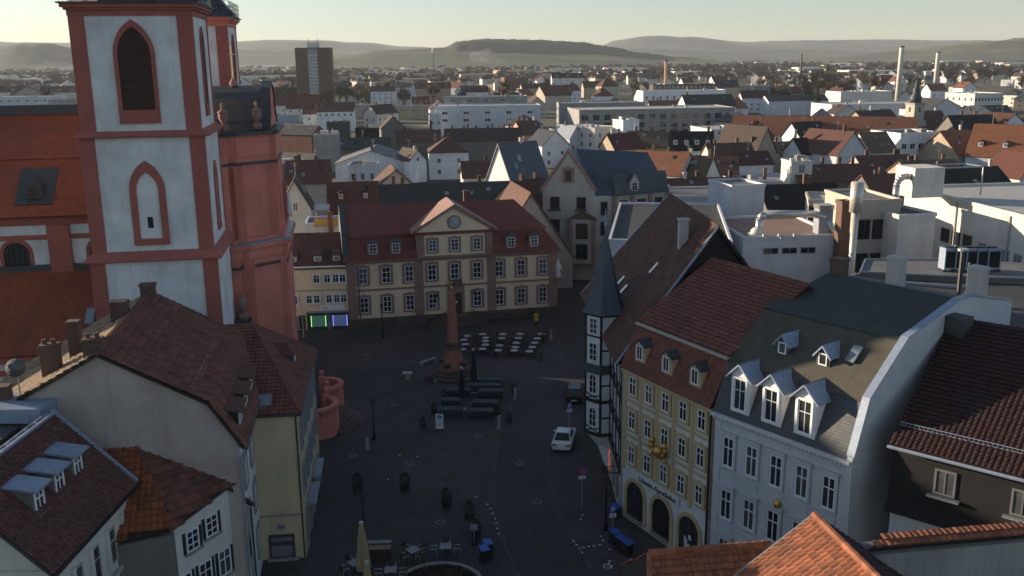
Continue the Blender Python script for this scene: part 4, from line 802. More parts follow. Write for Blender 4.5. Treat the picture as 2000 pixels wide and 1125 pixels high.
# ================================================================== RIGHT SIDE OF THE SQUARE
def beam(mb, p, q, n, w=.2, t=.07):        # a flat timber on a wall plane with outward normal n
    p, q, n = Vector(p), Vector(q), Vector(n); d = (q-p).normalized(); s = d.cross(n).normalized()*w/2
    mb.prism([p+s, q+s, q-s, p-s], n*t)
def half_timbered():
    rt = thing('half_timbered_house', 'black and white half-timbered house with slate corner turret and steep brown roof', 'half-timbered house', (8.2, 68.4, 0), 0); L = lambda p: Vector(p)-rt.location
    z0, zE, zR = 3.2, 12.3, 22.0
    e1, e2, r2, r1 = Vector((7.75, 68.5, zE)), Vector((6.75, 90, zE)), Vector((15.1, 90.0, zR)), Vector((16.1, 72.6, zR))
    e1 = Vector((7.8, 68.2, zE))
    k1 = Vector((24.0, 76.5, 12.3)); k2 = Vector((23.3, 90, 12.3))
    # walls
    def poly(pts, z0_, z1_): b = MB(); b.prism([L((x, y, z0_)) for x, y in pts], (0, 0, z1_-z0_)); return b
    foot = [(8.35, 68.6), (8.25, 76.4), (8.0, 77.5), (7.4, 89.6), (23.2, 89.6), (23.7, 76.2)]
    poly(foot, 0, zE).build('wall', 'white_plaster', rt)
    b = MB(); b.prism([L((8.5, 68.9, zE-.1)), L((16.1, 72.9, zR-.3)), L((23.6, 76.6, zE-.1))], (-.02, .3, 0)); b.build('gable_wall', 'slate_dark', rt)
    b = MB(); b.prism([L((7.4, 89.6, zE-.1)), L((15.1, 89.6, zR-.3)), L((23.2, 89.6, zE-.1))], (0, -.3, 0)); b.build('gable_wall', 'white_plaster', rt)
    b = MB(); b.slab([L(e1), L(e2), L(r2), L(r1)], .16); b.slab([L(k1), L(k2), L(r2), L(r1)], .16); b.build('roof_deck', 'tile_bed', rt); up = Vector((0, 0, .05))
    tile_roof(rt, [L(e2)+up, L(e1)+up, L(r1)+up, L(r2)+up], 'tp_half', .42, .52); tile_roof(rt, [L(k1)+up, L(k2)+up, L(r2)+up, L(r1)+up], 'tp_half', .42, .52)
    ridge(rt, L(r1)+up, L(r2)+up, 'tp_half', .15)
    b = MB(); b.tube(L(e2)+Vector((0, .05, .1)), L(r2)+Vector((0, .05, .12)), .1, n=5); b.tube(L(e1)+Vector((0, -.05, .1)), L(r1)+Vector((0, -.05, .12)), .1, n=5); b.build('verge_board', 'lead', rt)
    # windows in the slate gable
    gd = (Vector((16.1, 72.9, 0))-Vector((8.5, 68.9, 0))).normalized(); ga = math.atan2(gd.y, gd.x); gp = Vector((8.5, 68.9, 0))
    for t in (8.1, 10.1): p = gp+gd*t; p.z = 17.4; win(rt, L(p)-Vector((0, 0, 0)), ga, 1.15, 1.3, 2, 2, fw=.12)
    p = gp+gd*9.9; q = L((p.x, p.y, 0)); b = MB(); b.cbox(q.x+.8, q.y-1.0, 14, 1.9, 1.2, 2.9); b.build('brick_chimney', 'chimney_brick', rt); b = MB(); b.cbox(q.x+.8, q.y-1.0, 16.9, 2.1, 1.4, .15); b.build('chimney_cap', 'zinc', rt)
    p = e1.lerp(r1, .78).lerp(e2.lerp(r2, .78), .25); q = L(p); b = MB(); b.cbox(q.x, q.y, q.z-.5, .75, .75, 2.6); b.cbox(q.x, q.y, q.z+2.1, .9, .9, .12); b.build('white_chimney', 'chimney_pale', rt)
    for t, s in ((.55, .35), (.3, .5), (.32, .62)):
        p = e1.lerp(r1, t).lerp(e2.lerp(r2, t), s); q = L(p); nn = Vector((-(zR-zE), 0, 8.3)).normalized(); uu = Vector((0, 1, 0)); vv = nn.cross(uu).normalized()
        if vv.z < 0: vv = -vv
        b = MB(); b.slab([q+nn*.2-uu*.3-vv*.55, q+nn*.2+uu*.3-vv*.55, q+nn*.2+uu*.3+vv*.55, q+nn*.2-uu*.3+vv*.55], .1); b.build('skylight', 'glass_pale', rt)
    # street front timbers between turret and pharmacy
    A, B = Vector((8.25, 76.0, 0)), Vector((8.35, 68.6, 0)); u = (B-A).normalized(); n = Vector((u.y, -u.x, 0)); Lf = (B-A).length; a = math.atan2(u.y, u.x)
    for z in (3.2, 6.2, 9.2, 12.0):
        b = MB(); beam(b, L(A+Vector((0, 0, z))), L(B+Vector((0, 0, z))), n, .3, .1); b.build('timber_beam', 'timber_black', rt)
    for j, z in enumerate((3.2, 6.2, 9.2)):
        for i in range(8):
            t = Lf*(i+.1)/7.2; b = MB(); beam(b, L(A+u*t+Vector((0, 0, z))), L(A+u*t+Vector((0, 0, z+3 if z < 9 else 12))), n, .17, .08); b.build('timber_post', 'timber_black', rt)
        b = MB(); beam(b, L(A+Vector((0, 0, z+.95))), L(B+Vector((0, 0, z+.95))), n, .16, .075); b.build('timber_rail', 'timber_black', rt)
        for i in range(0, 7, 2):
            t0 = Lf*(i+.1)/7.2; t1 = Lf*(i+1.1)/7.2; b = MB(); beam(b, L(A+u*t0+Vector((0, 0, z+.1))), L(A+u*t1+Vector((0, 0, z+.9))), n, .14, .07); b.build('timber_brace', 'timber_black', rt); b = MB(); beam(b, L(A+u*t1+Vector((0, 0, z+.1))), L(A+u*t0+Vector((0, 0, z+.9))), n, .14, .065); b.build('timber_brace', 'timber_black', rt)
        for i in (1, 3, 5): win(rt, L(A+u*(Lf*(i+.6)/7.2)+Vector((0, 0, z+1.08))), a, .8, 1.6, 2, 3, fw=.07)
    for t in (1.4, 4.2, 6.4):
        win(rt, L(A+u*t+Vector((0, 0, .4))), a, 1.5, 2.5, 2, 2, fm='sill_stone', gm='shop_lit' if t < 2 else 'glass', arch=True, surround=.22, sm='beige_plaster')
    o = MB().add([L(A+u*.5+n*.1+Vector((0, 0, .5))), L(A+u*.75+n*.1+Vector((0, 0, .5))), L(A+u*.75+n*.1+Vector((0, 0, 2.5))), L(A+u*.5+n*.1+Vector((0, 0, 2.5)))], [(0, 1, 2, 3)]).build('lit_panel', 'led_orange', rt)
    # turret
    T = L((7.8, 77.3, 0)); t = put('turret', None, rt, T); rad = 1.62; NS = 6; fa = R(45); a0 = fa+R(30)
    b = MB(); b.lathe([(.5, 2.0), (rad, 3.4), (rad, 14.4)], (0, 0, 0), NS, a0); b.build('turret_wall', 'white_plaster', t)
    b = MB(); b.lathe([(2.0, 14.15), (1.6, 14.9), (1.15, 16.3), (.75, 18.0), (.3, 20.1), (.04, 21.1)], (0, 0, 0), NS, a0); b.build('spire', 'slate_blue', t); b = MB(); b.lathe([(.06, 20.9), (.09, 21.3), (.16, 21.5), (.06, 21.7), (.03, 22.8)], (0, 0, 0), 6); b.build('finial', 'zinc', t)
    for z, h_ in ((3.3, .3), (6.3, .28), (9.2, .3), (12.1, .14), (13.9, .14)):
        b = MB(); b.lathe([(rad+.09, z), (rad+.09, z+h_)], (0, 0, 0), NS, a0); b.build('timber_ring', 'timber_black', t)
    b = MB(); b.lathe([(rad+.1, 9.1), (rad+.42, 9.0), (rad+.38, 9.15), (rad+.1, 9.7)], (0, 0, 0), NS, a0); b.build('skirt_roof', 'slate', t)
    ap = rad*math.cos(R(30)); side = rad
    for kf in range(NS):
        ang = fa+R(60*kf); nx, ny = math.cos(ang), math.sin(ang)
        if nx > .8: continue
        rz = ang+math.pi/2; n_ = Vector((nx, ny, 0)); u_ = Vector((-ny, nx, 0)); blank = abs(math.degrees(ang)-285) < 5
        for z, hh, arch in ((4.1, 1.75, True), (7.1, 1.75, True), (10.0, 1.6, False), (12.35, 1.4, False)):
            if not blank: win(t, Vector((nx*ap, ny*ap, z)), rz, .85, hh, 2, 3, fw=.08, arch=arch, sub=True)
        for e in (-side/2, side/2)+((0,) if blank else ()):
            if e == 0: continue
            b = MB(); p = n_*ap+u_*e; beam(b, p+Vector((0, 0, 3.4)), p+Vector((0, 0, 14.0)), n_, .16 if not blank else .2, .06); b.build('timber_post', 'timber_black', t)
        for z in (3.65, 6.62):
            for s in (-1, 1):
                if blank: continue
                b = MB(); p = n_*ap+Vector((0, 0, z-.05)); beam(b, p-u_*side/2*s, p+u_*side/2*s+Vector((0, 0, .5)), n_, .1, .05+.004*s); b.build('timber_brace', 'timber_black', t)
        if blank:
            for z in (5.0, 7.9, 11.0): b = MB(); p = n_*ap+Vector((0, 0, z)); beam(b, p-u_*side/2, p+u_*side/2, n_, .14, .055); b.build('timber_rail', 'timber_black', t)
    # wrought hanging sign with leaves
    b = MB(); p = L(B+n*.05+Vector((0, 0, 3.3))); b.path([p, p+n*1.3, p+n*1.3+Vector((0, 0, .5)), p+Vector((0, 0, .6))], .04, 6)
    for i in range(6): b.tube(p+n*(.2*i+.15)+Vector((0, 0, .05)), p+n*(.2*i+.3)+Vector((0, 0, .4)), .02, n=5)
    b.build('sign_bracket', 'iron', rt)
half_timbered()

def pharmacy():
    P, Q = Vector((8.45, 68.0, 0)), Vector((13.3, 59.2, 0)); w = (Q-P).length; a = rzof(P, Q); d = 13; hE = 12.2
    rt = thing('pharmacy_house', 'white and ochre pharmacy house with arched shop windows and red tiled mansard', 'house', P, a)
    MB().box(.02, w, 0, d, 0, hE).build('wall', 'facade_white', rt)
    cols = [w*(i+.55)/5.1 for i in range(5)]
    for i, x in enumerate([0.15]+[w*(i+1.06)/5.1 for i in range(4)]+[w-.12]): 
        MB().box(x-.17, x+.17, -.09, 0, 4.1, hE-.25).build('facade_strip', 'ochre_trim', rt)
    for z in (6.85, 9.65): MB().box(.0, w, -.07, 0, z, z+.22).build('facade_band', 'ochre_trim', rt)
    b = MB(); b.box(-.1, w+.1, -.28, 0, hE-.25, hE+.02); b.build('cornice', 'ochre_trim', rt)
    for z in (4.75, 7.55, 10.25):
        for x in cols: win(rt, (x, 0, z), 0, .88, 1.5, 2, 2, fw=.11, surround=.26, sm='ochre_trim')
    for x in (1.75, 4.95, 8.1):
        win(rt, (x, 0, .55), 0, 2.1, 2.9, 2, 1, fm='window_dark', gm='glass', fw=.07, surround=.3, sm='ochre_trim', arch=True)
        MB().box(x-1.0, x+1.0, -.3, -.03, .35, .55).build('shop_ledge', 'sill_stone', rt); b = MB()
        rnd = random.Random(int(x*10))
        for k in range(14): b.cbox(x+rnd.uniform(-.8, .8), -.06, .6+rnd.uniform(0, 1.2), rnd.uniform(.1, .3), .03, rnd.uniform(.1, .35))
        b.build('shop_display', ['balcony_yellow', 'shrub_dark', 'sign_white'][int(x) % 3], rt, kind='stuff')
    o = MB().box(2.0, 7.0, -.2, -.05, 3.75, 4.45).build('sign_board', 'facade_white', rt)
    txt(rt, 'Löwen-Apotheke', (4.5, -.21, 3.9), 0, .62, 'iron', ext=.03, sx=1.02)
    # gilded lion emblem
    em = put('lion_emblem', None, rt, (4.6, -.25, 6.75)); b = MB(); b.lathe([(.1, -.1), (.34, .1), (.38, .45), (.24, .75)], (0, 0, 0), 8); b.build('shield', 'gold', em)
    for s in (-1, 1):
        b = MB(); b.tube((s*.35, 0, .05), (s*.75, 0, .45), .17, .2, 7); b.tube((s*.75, 0, .45), (s*.8, 0, .85), .2, .16, 7); b.lathe([(.05, .75), (.22, .9), (.2, 1.15), (.05, 1.25)], (s*.72, 0, 0), 7); b.tube((s*.7, 0, .1), (s*.95, 0, -.25), .1, .07, 6); b.tube((s*.9, 0, .3), (s*1.2, 0, .75), .05, .04, 5); b.build('lion', 'gold', em, True)
    # mansard roof
    ib, zB, yR, zR = 1.35, 15.6, 8.0, 19.6
    b = MB(); b.slab([(-.05, -.35, hE+.02), (w+.05, -.35, hE+.02), (w+.05, ib, zB), (-.05, ib, zB)], .14); b.slab([(-.05, ib-.2, zB), (w+.05, ib-.2, zB), (w+.05, yR, zR), (-.05, yR, zR)], .14); b.slab([(w+.05, d+2, 15.6), (-.05, d+2, 15.6), (-.05, yR, zR), (w+.05, yR, zR)], .14)
    b.prism([(.02, 0, hE-.1), (.02, ib, zB-.15), (.02, yR, zR-.2), (.02, d, 15.8), (.02, d, hE-.1)], (w-.04, 0, 0)); b.build('roof_deck', 'tile_bed', rt)
    tile_roof(rt, [(-.05, -.35, hE+.07), (w+.05, -.35, hE+.07), (w+.05, ib, zB+.04), (-.05, ib, zB+.04)], 'tp_red', .3, .36); tile_roof(rt, [(-.05, ib-.2, zB+.05), (w+.05, ib-.2, zB+.05), (w+.05, yR, zR+.05), (-.05, yR, zR+.05)], 'tp_red', .3, .36)
    ridge(rt, (0, yR, zR+.06), (w, yR, zR+.06), 'tp_red'); MB().box(-.05, w+.05, ib-.42, ib-.12, zB-.2, zB-.02).build('roof_moulding', 'beige_plaster', rt)
    b = MB(); 
    for i in range(30): b.tube((.3+i*.33, ib+.7, zB+.4), (.3+i*.33, ib+.7, zB+.68), .02, n=4)
    b.tube((.2, ib+.7, zB+.66), (w-.2, ib+.7, zB+.66), .025, n=4); b.build('snow_guard', 'iron', rt)
    for i in range(3): dormer_box(rt, w*(.19+.31*i), -.05, hE+.95, 1.15, 1.35, 1.8, 'ochre_trim', 'slate', 'gable', (.7, 1.1), 0, 2, 1, .4, .14)
    b = MB(); b.path([(w-.05, -.15, hE-.1), (w-.05, -.15, .1)], .08, 6); b.build('downpipe', 'iron', rt)
pharmacy()

def mansard_white():
    P, Q = Vector((13.45, 59.0, 0)), Vector((19.5, 51.0, 0)); w = (Q-P).length; a = rzof(P, Q); hE = 12.0; d = 14
    rt = thing('white_mansard_house', 'pale white town house with slate mansard and three white gabled dormers', 'house', P, a)
    MB().box(.02, w, 0, d, 0, hE).build('wall', 'mansard_white', rt)
    b = MB(); b.box(0, w+.15, -.3, 0, hE-.3, hE-.05); b.box(-.05, w+.3, -.55, .2, hE-.05, hE+.15); b.build('cornice', 'mansard_white', rt)
    for i in range(34): MB().box(.15+i*w/34, .28+i*w/34, -.42, -.3, hE-.25, hE-.05).build('dentil', 'mansard_white', rt)
    for z in (8.05, 4.2): MB().box(.4, w-.4, -.1, 0, z, z+.15).build('string_course', 'mansard_white', rt)
    for x in (.25, w-.25): MB().box(x-.25, x+.25, -.08, 0, .2, hE-.3).build('pilaster', 'mansard_white', rt)
    for z in (8.5, 4.75, 1.2):
        for i in range(5):
            x = w*(i+.62)/5.25
            win(rt, (x, 0, z), 0, .98, 2.15, 2, 2, fw=.12, surround=.16, sm='mansard_white', gm='glass_curtain' if (i+int(z)) % 2 else 'glass')
            b = MB(); b.box(x-.75, x+.75, -.28, 0, z+2.36, z+2.5); b.build('lintel', 'mansard_white', rt); b = MB(); b.box(x-.55, x+.55, -.05, 0, z-.95, z-.25); b.build('apron_panel', 'mansard_white', rt)
    b = MB(); b.lathe([(.05, 0), (.22, .25), (.25, .5), (.1, .75)], (w*.53, -.12, 7.05), 7); b.tube((w*.53-.3, -.12, 7.6), (w*.53, -.12, 7.3), .08, n=5); b.tube((w*.53+.3, -.12, 7.6), (w*.53, -.12, 7.3), .08, n=5); b.build('gilt_ornament', 'gold', rt)
    y1, z1, y2, z2, y3, z3 = 1.1, 15.4, 4.6, 18.4, 11.5, 19.8
    b = MB(); b.prism([(.02, .0, hE-.1), (.02, y1, z1-.15), (.02, y2, z2-.15), (.02, y3, z3-.15), (.02, d+3, 18.6), (.02, d+3, hE-.1)], (w-.04, 0, 0)); b.build('attic', 'tile_bed', rt)
    b = MB(); b.slab([(-.05, -.3, hE+.16), (w, -.3, hE+.16), (w, y1, z1), (-.05, y1, z1)], .12); b.build('lower_roof', 'slate', rt)
    b = MB(); b.slab([(-.05, y1-.1, z1), (w, y1-.1, z1), (w, y2, z2), (-.05, y2, z2)], .12); b.build('middle_roof', 'felt_tan', rt)
    b = MB(); b.slab([(-.05, y2-.12, z2+.02), (w, y2-.12, z2+.02), (w, y3, z3), (-.05, y3, z3)], .12); b.build('upper_roof', 'slate_green', rt)
    b = MB(); b.slab([(-.05, y3, z3), (w, y3, z3), (w, d+3, 18.6), (-.05, d+3, 18.6)], .12); b.build('rear_roof', 'roof_felt', rt)
    # raised white fire wall on the right end
    e = .32; pts = [(-.35, hE-.3), (-.3, hE+.4), (y1-.25, z1+e), (y2-.2, z2+e), (y3-1.5, z3+e), (y3, z3+e), (d+3, 18.6+e), (d+3, 0), (-.0, 0)]
    b = MB(); b.prism([(w+.02, y, z) for y, z in pts], (.35, 0, 0)); b.build('fire_wall', 'mansard_white', rt)
    b = MB()
    for (ya, za), (yb, zb) in zip(pts[1:6], pts[2:7]): b.prism([(w-.05, ya, za), (w-.05, yb, zb), (w-.05, yb, zb+.07), (w-.05, ya, za+.07)], (.5, 0, 0))
    b.build('fire_wall_coping', 'zinc', rt)
    for i in range(3):
        x = w*(.2+.245*i); dormer_box(rt, x, -.12, hE+.45, 1.5, 2.75, 2.3, 'window_white', 'zinc', 'gable', (.95, 2.1), 0, 2, 2, .75, .32, rdep=2.6, surround=.12, sm='window_white')
    for i in range(2):
        x = w*(.33+.3*i); dormer_box(rt, x, 2.2, 16.35, .95, .85, 2.0, 'slate', 'zinc', 'gable', (.6, .75), 0, 1, 1, .55, .2, gm='glass')
    b = MB(); b.slab([(w*.78-.3, 2.6, 17.0), (w*.78+.3, 2.6, 17.0), (w*.78+.3, 3.5, 17.8), (w*.78-.3, 3.5, 17.8)], .12); b.build('skylight', 'glass_pale', rt)
    for x, y, zz, m in ((w*.45, 12.6, 21.6, 'chimney_pale'), (w*.98, 13.2, 21.7, 'chimney_pale'), (w*.05, 12.0, 20.9, 'chimney_brick')): chimney(rt, x, y, 18.4, zz, 1.0, .8, m)
    b = MB(); b.cbox(w+.95, 9.0, 17.7, 1.3, 1.1, 1.7); b.build('vent_box', 'slate', rt)
mansard_white()

def dark_house():
    P, Q = Vector((21.5, 50.1, 0)), Vector((32.0, 40.9, 0)); w = (Q-P).length; a = rzof(P, Q); hE = 13.9; hJ = 9.6
    rt = thing('dark_slate_house', 'house hung with black slate under a dark maroon tiled roof', 'house', P, a)
    MB().box(.0, w, .7, 13, 0, hJ).build('lower_wall', 'white_plaster', rt); MB().box(0, w, 0, 13, hJ, hE).build('upper_wall', 'slate_dark', rt)
    b = MB(); b.slab([(0, -.45, hJ-.1), (w, -.45, hJ-.1), (w, .1, hJ+.7), (0, .1, hJ+.7)], .1); b.build('skirt_roof', 'slate_dark', rt)
    b = MB(); b.slab([(0, -.55, hE-.35), (w+.2, -.55, hE-.35), (w+.2, 9, 19.0), (0, 9, 19.0)], .15); b.prism([(0, 0, hE), (0, 9, 18.8), (0, 13, 17), (0, 13, hE)], (w, 0, 0)); b.build('roof_deck', 'tile_bed', rt)
    tile_roof(rt, [(0, -.55, hE-.3), (w+.2, -.55, hE-.3), (w+.2, 9, 19.05), (0, 9, 19.05)], 'tp_maroon_shaded', .3, .34)  # tile colour darkened to stand in for shade on this roof
    b = MB(); k = (19.0-hE+.35)/9.55
    for i in range(60): x = .2+i*.24; y = .7; z = hE-.35+(y+.55)*k; b.tube((x, y, z), (x, y, z+.35), .015, n=4)
    for zz in (.15, .34): b.tube((.1, .7, hE-.35+1.25*k+zz), (w, .7, hE-.35+1.25*k+zz), .025, n=4)
    b.build('snow_guard', 'zinc', rt); b = MB(); b.tube((-.05, -.65, hE-.4), (w+.2, -.65, hE-.4), .1, n=6); b.build('gutter', 'zinc', rt)
    for x in (3.0, 6.9): 
        win(rt, (x, 0, hJ+1.6), 0, 1.15, 1.5, 2, 1, fm='roof_grey', gm='glass_curtain', fw=.12); MB().box(x-.85, x+.85, -.3, 0, hJ+1.4, hJ+1.52).build('sill', 'lead', rt)
    win(rt, (3.4, .7, hJ-3.2), 0, 2.4, 2.1, 2, 1, fm='sill_stone', gm='glass', fw=.15)
dark_house()

def orange_roofs():
    A1, A2 = G(1590, 1009, 14.2), G(1716, 1135, 14.2); dv = (A1.xy-A2.xy).normalized(); back = Vector((dv.x, dv.y, 0)); side = Vector((-dv.y, dv.x, 0))   # side = left
    A2 = A1-back*9.5; rt = thing('orange_roof_house', 'house with bright orange tiled gable roof and ridge tiles below the white mansard house', 'house', (A1.x, A1.y, 0), 0); L = lambda p: Vector(p)-rt.location
    run, drop = 5.2, 3.9; EL1, EL2 = A1+side*run-Vector((0, 0, drop)), A2+side*run-Vector((0, 0, drop)); ER1, ER2 = A1-side*run-Vector((0, 0, drop)), A2-side*run-Vector((0, 0, drop))
    b = MB(); b.prism([L(A2-Vector((0, 0, .3))), L(EL2-side*.4-Vector((0, 0, .1))), L((*(EL2-side*.4).xy, 0)), L((*(ER2+side*.4).xy, 0)), L(ER2+side*.4-Vector((0, 0, .1)))], back*9.3); b.build('wall', 'white_plaster', rt)
    b = MB(); b.slab([L(EL1), L(EL2), L(A2), L(A1)], .16); b.slab([L(ER1), L(ER2), L(A2), L(A1)], .16); b.build('roof_deck', 'tile_bed', rt); up = Vector((0, 0, .05))
    tile_roof(rt, [L(EL1)+up, L(EL2)+up, L(A2)+up, L(A1)+up], 'tp_orange', .3, .36, single=0 or 170); tile_roof(rt, [L(ER2)+up, L(ER1)+up, L(A1)+up, L(A2)+up], 'tp_maroon_shaded', .3, .36)  # right slope darker than the left: its shade is in the tile colour
    ridge(rt, L(A1)+up*2, L(A2)+up*2, 'tp_orange', .17); b = MB(); b.tube(L(A1)+up*3, L(EL1)+up*3, .06, n=5); b.build('verge_strip', 'sill_stone', rt)
    # wing with its own ridge
    W1, W2 = G(1268, 1084, 11.6), G(1505, 1066, 11.6); W2 = Vector((W2.x, W2.y, 11.6)); q = thing('orange_roof_wing', 'low wing with partly shaded orange tiles and a line of ridge tiles', 'house', (W1.x, W1.y, 0), 0); L2 = lambda p: Vector(p)-q.location
    du = (W2-W1).normalized(); fr = Vector((du.y, -du.x, 0)); F1, F2 = W1+fr*4.5-du*1.1-Vector((0, 0, 3.0)), W2+fr*4.5-Vector((0, 0, 3.0)); B1, B2 = W1-fr*3.2-du*.6-Vector((0, 0, 2.4)), W2-fr*3.2-Vector((0, 0, 2.4))
    b = MB(); b.slab([L2(F1), L2(F2), L2(W2), L2(W1)], .15); b.slab([L2(B1), L2(B2), L2(W2), L2(W1)], .15); b.slab([L2(F1), L2(B1), L2(W1)], .15); b.build('roof_deck', 'tile_bed', q)
    tile_roof(q, [L2(F1)+up, L2(F2)+up, L2(W2)+up, L2(W1)+up], 'tp_orange', .3, .36, single=120); tile_roof(q, [L2(B2)+up, L2(B1)+up, L2(W1)+up, L2(W2)+up], 'tp_orange', .3, .36); ridge(q, L2(W1)+up*2, L2(W2)+up*2, 'tp_orange', .19, 'ridge', .42); ridge(q, L2(F1)+up*2, L2(W1)+up*2, 'tp_orange', .14)
    b = MB(); b.prism([L2((*(F1-fr*.3+du*.3).xy, 0)), L2((*(F2-fr*.3).xy, 0)), L2((*(B2+fr*.3).xy, 0)), L2((*(B1+fr*.3+du*.3).xy, 0))], (0, 0, 8.5)); b.build('wall', 'beige_plaster', q)
    # grey walled shed right
    S1, S2 = G(1690, 1062, 13.0), G(1990, 1036, 13.0); q = thing('grey_shed', 'grey boarded shed with thin orange tiled roof edge beside the maroon slope', 'shed', (S1.x, S1.y, 0), 0); L3 = lambda p: Vector(p)-q.location
    du = (S2-S1).normalized(); fr = Vector((du.y, -du.x, 0)); w = (S2-S1).length
    b = MB(); b.prism([L3((*(S1).xy, 0)), L3((*(S2+du*3).xy, 0)), L3((*(S2+du*3-fr*.6).xy, 0)), L3((*(S1-fr*.6).xy, 0))], (0, 0, 12.75)); b.build('wall', 'dark_render', q)
    nb = 14
    for i in range(nb): p0 = S1+du*((w+3)*i/nb); p1 = S1+du*((w+3)*(i+.985)/nb); b = MB(); b.prism([L3((p0.x, p0.y, 6)), L3((p1.x, p1.y, 6)), L3((p1.x, p1.y, 12.4)), L3((p0.x, p0.y, 12.4))], fr*.05); b.build('panel', 'grey_plaster', q)
    b = MB(); a1, a2, c2, c1 = S1+fr*.35-Vector((0, 0, .1)), S2+du*.3+fr*.35-Vector((0, 0, .1)), S2+du*.3-fr*.45+Vector((0, 0, .2)), S1+du*1.5-fr*.45+Vector((0, 0, .2)); b.slab([L3(a1), L3(a2), L3(c2), L3(c1)], .18); b.build('roof_deck', 'timber_black', q)
    tile_roof(q, [L3(a1)+up, L3(a2)+up, L3(c2)+up, L3(c1)+up], 'tp_orange', .3, .36)
orange_roofs()

# ================================================================== BUILDINGS BEYOND THE SQUARE
def at2(xl, xr, ye, he, rz, ybias=0.0):
    """front eave seen from xl to xr at picture height ye, at he metres: world points of the front corners"""
    c = G((xl+xr)/2, ye, he); dep = c.y*math.cos(PITCH)+(H-he)*math.sin(PITCH); w = (xr-xl)/F*dep/max(.35, math.cos(R(rz)))
    u = Vector((math.cos(R(rz)), math.sin(R(rz)), 0)); return Vector((c.x, c.y, 0))-u*w/2, Vector((c.x, c.y, 0))+u*w/2
def bh(xl, xr, ye, he, rz, d, kind, rise, wall, roof, label, wins=(), chim=(), name='town_house', dorm=0, fm='window_white', cat='house', o=.35):
    P, Q = at2(xl, xr, ye, he, rz); rt = house(name, label, P, Q, d, he, kind, rise, wall, roof, o, wins, chim, True, cat, None, dorm, fm); w = (Q-P).length; rnd = random.Random(int(xl*7+ye))
    zf = lambda x, y: he+(rise*(1-abs(2*y/d-1)) if kind == 'gx' else rise*(1-abs(2*x/w-1)) if kind == 'gy' else rise*min(1, 2*min(x/w, 1-x/w, y/d, 1-y/d)*1.0) if kind == 'hip' else 0)
    if kind == 'flat':
        for k in range(rnd.randrange(2, 5)):
            x, y = w*rnd.uniform(.12, .88), d*rnd.uniform(.2, .8); s = rnd.uniform(.5, 1.6); b = MB(); b.cbox(x, y, he+.1, s*1.5, s, s*.8); b.cbox(x, y, he+.1+s*.8, s*1.6, s*1.1, .1); b.build('roof_box', rnd.choice(('steel', 'factory_white', 'lead', 'concrete')), rt)
        for k in range(rnd.randrange(1, 4)):
            x, y = w*rnd.uniform(.1, .9), d*rnd.uniform(.2, .8); b = MB(); b.tube((x, y, he), (x, y, he+rnd.uniform(.9, 2.2)), .12, n=6); b.build('vent_pipe', rnd.choice(('steel', 'factory_white')), rt)
    else:
        for k in range(rnd.randrange(1, 4)):
            if kind == 'gx': x, y = w*rnd.uniform(.1, .9), d*rnd.uniform(.15, .38); e = (.4, .35, .35*rise/(d/2), 0)
            elif kind == 'gy': x, y = w*rnd.uniform(.62, .85), d*rnd.uniform(.1, .8); e = (.35, .4, 0, -.35*rise/(w/2))
            else: break
            z = zf(x, y)+.12; b = MB(); b.slab([(x-e[0], y-e[1], z-e[2]-e[3]), (x+e[0], y-e[1], z-e[2]+e[3]), (x+e[0], y+e[1], z+e[2]+e[3]), (x-e[0], y+e[1], z+e[2]-e[3])], .1); b.build('skylight', rnd.choice(('glass_pale', 'glass', 'lead')), rt)
        if rnd.random() < .7:
            x, y = (w*rnd.uniform(.1, .9), d*.5) if kind != 'gy' else (w*.5, d*rnd.uniform(.1, .8)); chimney(rt, x, y, zf(x, y)-.5, zf(x, y)+rnd.uniform(.8, 1.6), rnd.uniform(.5, .9), .5, rnd.choice(('chimney_brick', 'chimney_pale', 'brick_wall')))
        if rnd.random() < .6:
            x, y = (w*rnd.uniform(.1, .9), d*.5) if kind != 'gy' else (w*.5, d*rnd.uniform(.1, .8)); z = zf(x, y); b = MB(); b.tube((x, y, z-.2), (x, y, z+2.4), .04, n=5); b.tube((x-.7, y, z+2.2), (x+.7, y, z+2.2), .03, n=4); b.tube((x-.45, y, z+1.8), (x+.45, y, z+1.8), .03, n=4); b.build('aerial', 'steel', rt)
    return rt
W2 = lambda f_, c, r_=2, z=1.2, w=1.1, h=1.4, dz=2.8, g='glass': (f_, c, r_, w, h, z, dz, g)
